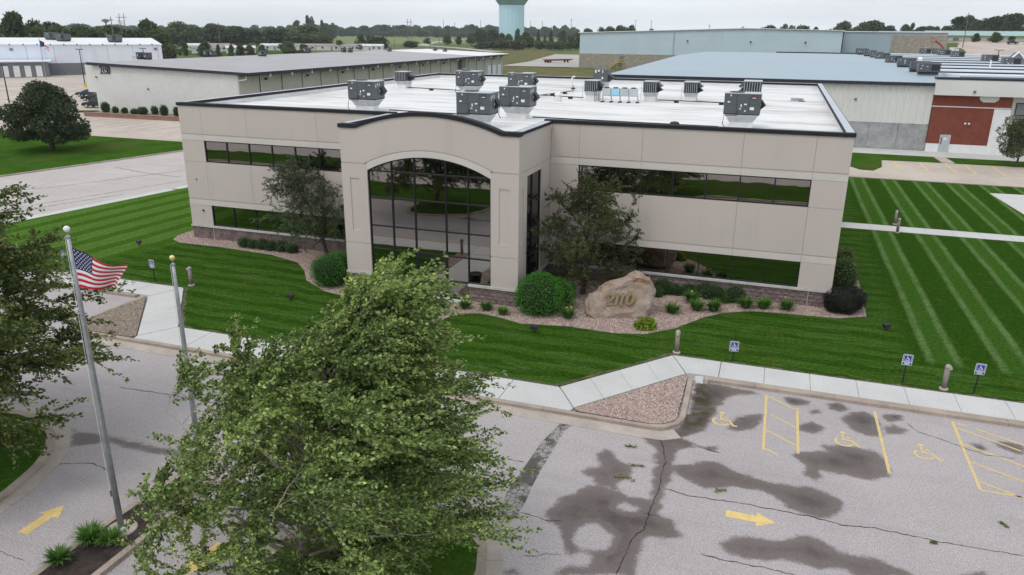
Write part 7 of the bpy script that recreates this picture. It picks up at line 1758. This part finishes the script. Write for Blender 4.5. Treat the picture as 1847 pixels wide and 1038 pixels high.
RB(MB().box(RX1+3.4, 95, RY+0.2, 206, 7.7, 8.0), 'roof_deck', 'metal_blue'); RB(MB().box(RX1-20, 95.2, 204.2, 205.5, 7.7, 8.45), 'back_fascia', 'trim_dark')
# brick corner, fascia, white pilaster
RB(MB().box(RX1+0.02, 62.4, RY-0.35, RY+0.25, 1.0, 5.36), 'brick_wall', 'red_brick'); RB(MB().box(RX1+0.02, 62.4, RY-0.35, RY+0.25, 5.46, 6.75), 'brick_wall', 'red_brick')
RB(MB().box(RX1+0.0, 62.42, RY-0.38, RY+0.2, 5.361, 5.459), 'band', 'white'); RB(MB().box(RX1+0.02, 62.4, RY-0.36, RY+0.25, -0.2, 0.999), 'plinth', 'white')
RB(MB().box(60.75, 62.48, RY-0.44, RY-0.36, -0.1, 5.3), 'pilaster', 'white'); RB(MB().prism_y([(59.0, 6.74), (59.0, 6.35), (59.4, 6.05), (60.6, 6.05), (61.0, 6.35), (61.0, 6.74)], RY-0.5, RY-0.352), 'bracket', 'metal_cream')
RB(MB().box(RX1-0.15, 75, RY-1.1, RY+0.4, 6.76, 8.55), 'fascia_box', 'metal_cream'); RB(MB().box(RX1-0.2, 75, RY-1.15, RY+0.45, 8.551, 8.80), 'coping', 'trim_dark')
dr = RB(MB().box(55.6, 56.75, RY-0.42, RY-0.36, 0.0, 2.1), 'door', 'unit_light'); MB().box(55.74, 55.84, RY-0.45, RY-0.421, 0.95, 1.75).build('window', MT['dark_glass'], dr); MB().box(55.98, 56.35, RY-0.45, RY-0.421, 1.5, 1.75).build('notice', MT['sticker'], dr)
for x in (58.0, 58.4): RB(MB().ball(x, RY-0.45, 3.5, 0.13, 8), 'wall_lamp', 'white')
RB(MB().ball(58.2, RY-1.2, 7.25, 0.16, 8), 'wall_lamp', 'grey_paint'); RB(MB().ball(45.6, RY-0.15, 5.9, 0.16, 8), 'wall_lamp', 'grey_paint')
q = RB(MB().box(62.5, 75, RY-0.2, RY+0.2, 0.0, 6.75), 'window_wall', 'metal_beige')
for k, (z0, z1) in enumerate(((4.6, 6.1), (2.9, 4.3), (0.5, 2.6))): MB().box(62.9, 64.4, RY-0.27, RY-0.21, z0, z1).build('window', MT['trim_dark'], q); MB().box(63.02, 64.28, RY-0.29, RY-0.272, z0+0.12, z1-0.12).build('pane', MT['grey_paint'], q)
gw = 'boxes on the pale blue metal roof'
for i, y in enumerate((81.0, 89.4, 104.3, 122.1, 141.5, 153.8, 170.5, 190.7, 197.6)): roof_ac('%s unit from the front in the left column on the pale blue roof' % ordinal(i+1), (55.6+0.1*i, y, 8.45), 2.7, 1.7, 1.35, gw)
for i, (x, y) in enumerate(((73.5, 115.9), (74.3, 134.9), (74.9, 169.4), (74.8, 185.8), (76.0, 202), (73.0, 203))): roof_ac('%s unit from the front in the right column on the pale blue roof' % ordinal(i+1), (x, y, 8.45), 2.7, 1.7, 1.5, gw)
t = thing('roof_vent', 'white domed vent between the unit columns on the pale blue roof', 'vent', (61.5, 130, 8.4)); MB().lathe([(0.35, 0), (0.35, 0.6), (0.5, 0.65), (0.3, 1.0), (0.05, 1.05)], 0, 0, 12).build('dome', MT['white'], t)
t = thing('vent_pipe', 'thin white pipe near the front unit on the pale blue roof', 'pipe', (70.0, 113.5, 8.4)); MB().tube([(0, 0, 0), (0, 0, 1.1)], 0.13, 8).build('pipe', MT['white'], t)
t = thing('dormer', 'grey triangular roof gable with white edge at the right edge', 'roof gable', (76.6, 125, 8.3)); MB().prism_y([(-2.1, 0), (0, 2.3), (2.1, 0)], 0, 3).build('gable', MT['grey_paint'], t); q = MB().prism_y([(-2.35, -0.05), (0, 2.52), (0, 2.31), (-2.1, 0.0)], -0.25, 0.4); q.prism_y([(2.35, -0.05), (0, 2.52), (0, 2.31), (2.1, 0.0)], -0.25, 0.4); q.build('rake_trim', MT['metal_white'], t)

# --- water tower
t = thing('water_tower', 'pale blue water tower rising above the fields', 'water tower', (-207.5, 668.6, -0.2))
q = MB(); n = 40
fl = lambda k: 1.0+0.012*math.cos(k*math.pi)
V = []; zs = (0, 36.2)
for z in zs: V += [(11.6*fl(k)*math.cos(2*math.pi*k/n), 11.6*fl(k)*math.sin(2*math.pi*k/n), z) for k in range(n)]
q.add(V, [(k, (k+1) % n, n+(k+1) % n, n+k) for k in range(n)]); q.build('stem', MT['tower_blue'], t)
MB().lathe([(11.6, 36.2), (12.6, 37.2), (14.6, 39.8), (17.0, 42.5)], 0, 0, 40).build('flare', MT['tower_green'], t, smooth=True); MB().lathe([(17.0, 42.5), (18.5, 46), (17.5, 52), (12, 56), (3, 58)], 0, 0, 40).build('tank', MT['tower_blue'], t, smooth=True)
t = thing('water_tower', 'tiny distant spheroid water tower on the left horizon', 'water tower', (-1252, 1215, 0)); MB().lathe([(2.5, 0), (1.5, 20), (2.0, 22), (7.5, 24.5), (7.5, 27), (2, 29)], 0, 0, 12).build('body', MT['wood_pole'], t)

# --- utility poles
POLES = [(-198.4, 191.1, 17.4), (-599.8, 595.8, 21.0), (-200.0, 189.4, 12.4), (-366.3, 456.7, 17.8), (-239.0, 492.4, 7.2), (-257.2, 594.8, 13.3), (-354.9, 879.6, 23.2), (-488.8, 1148.6, 29.3), (-469.6, 1264.7, 30.2), (-331.6, 780.7, 19.2), (-167.1, 733.1, 25.9), (-223.6, 821.0, 24.3), (-266.4, 912.5, 25.4), (-98.3, 707.4, 24.8), (-84.1, 709.8, 23.9), (-31.8, 716.4, 20.8), (109.7, 352.8, 14.4)]
gp = 'wooden utility poles in the distance'
PL = sorted(POLES, key=lambda q: math.atan2(q[0]-CAM[0], q[1]-CAM[1]))
for i, (x, y, h) in enumerate(PL):
    D = math.hypot(x-CAM[0], y-CAM[1]); r_ = max(0.16, D*0.00030)
    t = thing('utility_pole', '%s utility pole from the left along the horizon' % ordinal(i+1), 'utility pole', (x, y, ZG+float(terr(x, y))), math.atan2(y-CAM[1], x-CAM[0])+R(70), gp)
    MB().lathe([(r_*1.3, 0), (r_*0.8, h)], 0, 0, 8).build('pole', MT['wood_pole'], t)
    MB().box(-0.08-r_*0.3, 0.08+r_*0.3, -1.3-r_, 1.3+r_, h-1.3, h-1.0).build('crossarm', MT['wood_pole'], t)
for k, (x, y, h) in enumerate(((-668, 669, 28.3), (-449.8, 946, 27.8))):
    t = thing('transmission_tower', ('H shaped wooden transmission tower over the left tree mass', 'H shaped wooden transmission tower in the field at the middle')[k], 'pylon', (x, y, ZG), R(45))
    for s_ in (-2.3, 2.3): MB().lathe([(0.5, 0), (0.32, h)], s_, 0, 8).build('leg', MT['wood_pole'], t)
    MB().box(-5, 5, -0.25, 0.25, h-4.5, h-3.9).build('crossarm', MT['wood_pole'], t); MB().tube([(-2.3, 0, h-12), (2.3, 0, h-7)], 0.2, 5).build('brace', MT['wood_pole'], t); MB().tube([(2.3, 0, h-12), (-2.3, 0, h-7)], 0.2, 5).build('brace', MT['wood_pole'], t)

# --- right background: green-roofed plant, cars, lifts, lamp posts
gb = thing('factory_building', 'long low building with pale green metal roof on the right rise', 'building', (128, 424, 10.6), R(-11))
MB().box(-24, 60, 0, 30, -1.5, 2.5).build('walls', MT['metal_beige'], gb); MB().prism_x([(-0.8, 2.5), (-0.8, 2.8), (14, 5.0), (30, 2.8), (30, 2.5)], -24.5, 60.5).build('roof', MT['roof_green'], gb)
MB().box(-46, -24.5, 3, 20, -1.5, 4.6).build('side_block', MT['metal_blue_grey'], gb)
for x in (-10, 6, 22): MB().box(x, x+2.6, -0.08, 0.0, -0.4, 1.6).build('roll_door', MT['grey_paint'], gb)
for k, (x, y, pt) in enumerate(((131.5, 366, navy), (138, 365, silver), (145, 364, redp))): car(('navy', 'silver', 'red')[k]+' car before the green roofed building', (x, y, float(terr(x, y))), R(5), pt, k == 0, 'cars before the green roofed building')
car('tiny white car on the far country road', (-352, 805, 0.0), R(110), whitep)
lamp_post('dark lamp post rising beyond the pale blue roof, leftmost', (86.5, 238, 0), 9.5, 'lamp posts beyond the pale blue roof', 1); lamp_post('dark lamp post rising beyond the pale blue roof, middle', (84.5, 175, 0), 10.2, 'lamp posts beyond the pale blue roof', 2); lamp_post('dark lamp post rising beyond the pale blue roof, rightmost', (84.0, 140, 0), 10.6, 'lamp posts beyond the pale blue roof', 2)
def lift(label, loc, rz, m, arms):
    t = thing('boom_lift', label, 'boom lift', loc, rz, 'boom lifts by the pale blue roof')
    MB().box(-1.6, 1.6, -1.1, 1.1, 0.5, 1.3).build('chassis', MT[m], t); MB().box(-1.2, 0.9, -0.9, 0.9, 1.3, 2.2).build('turret', MT['black'], t)
    for x in (-1.2, 1.2):
        for s_ in (-1.0, 1.0): MB().add([(x+0.5*math.cos(2*math.pi*k/12), s_+yy, 0.5+0.5*math.sin(2*math.pi*k/12)) for yy in (-0.2, 0.2) for k in range(12)], [tuple(range(12)), tuple(range(12, 24))]+[(k, (k+1) % 12, 12+(k+1) % 12, 12+k) for k in range(12)]).build('wheel', MT['rubber'], t)
    for a, c_ in zip(arms[:-1], arms[1:]): MB().tube([a, c_], 0.26, 4).build('boom_arm', MT[m], t)
    x, y, z = arms[-1]; MB().box(x-0.1, x+1.4, y-0.5, y+0.5, z-0.3, z-0.2).build('basket_floor', MT['black'], t); q = MB()
    for a in (-0.05, 1.35):
        for c_ in (-0.45, 0.45): q.tube([(x+a, y+c_, z-0.2), (x+a, y+c_, z+0.8)], 0.05, 4)
    q.tube([(x-0.05, y-0.45, z+0.8), (x+1.35, y-0.45, z+0.8), (x+1.35, y+0.45, z+0.8), (x-0.05, y+0.45, z+0.8), (x-0.05, y-0.45, z+0.8)], 0.05, 4); q.build('basket_rail', MT[m], t)
lift('yellow boom lift with raised arm beyond the pale blue roof', (76.6, 217, 5.6), R(200), 'yellow_paint', [(0, 0, 1.6), (1.6, 0, 4.4), (-0.4, 0, 2.6)])
lift('red boom lift with folded arm beyond the pale blue roof', (80.5, 219, 5.2), R(200), 'red_paint', [(0, 0, 1.6), (-1.0, 0, 3.0), (1.6, 0, 5.6), (3.2, 0, 6.6)])
lift('dark red boom lift lowest and rightmost of the lifts', (84.0, 218, 4.6), R(190), 'red_paint', [(0, 0, 1.6), (-2.2, 0, 2.8), (1.0, 0, 3.4)])
t = thing('sign_board', 'white board sign on the grass before the green roofed building', 'sign', (102.5, 330, float(terr(102.5, 330)))); MB().box(-1.8, 1.8, -0.08, 0.08, 0.8, 3.0).build('board', MT['white'], t)
for x in (-1.4, 1.4): MB().box(x-0.08, x+0.08, -0.05, 0.05, -0.3, 0.8).build('post', MT['grey_paint'], t)

# ================================================================== AIR
# thin even haze: far tree lines fade slightly towards the pale sky
hz = MB().box(-2600, 2600, -400, 2600, -3.0, 64.0)
me = hz.mesh('haze', bpy.data.materials.new('haze')); hm = me.materials[0]; hm.use_nodes = True; ht = hm.node_tree
ht.nodes.remove(ht.nodes['Principled BSDF'])
pv = ht.nodes.new('ShaderNodeVolumePrincipled'); pv.inputs['Color'].default_value = (0.90, 0.95, 1.0, 1); pv.inputs['Density'].default_value = 0.00011; pv.inputs['Anisotropy'].default_value = 0.2
ht.links.new(pv.outputs[0], ht.nodes['Material Output'].inputs['Volume'])
haze = link('haze', me); tag(haze, 'thin pale haze in the air over the fields', 'haze', kind='stuff')
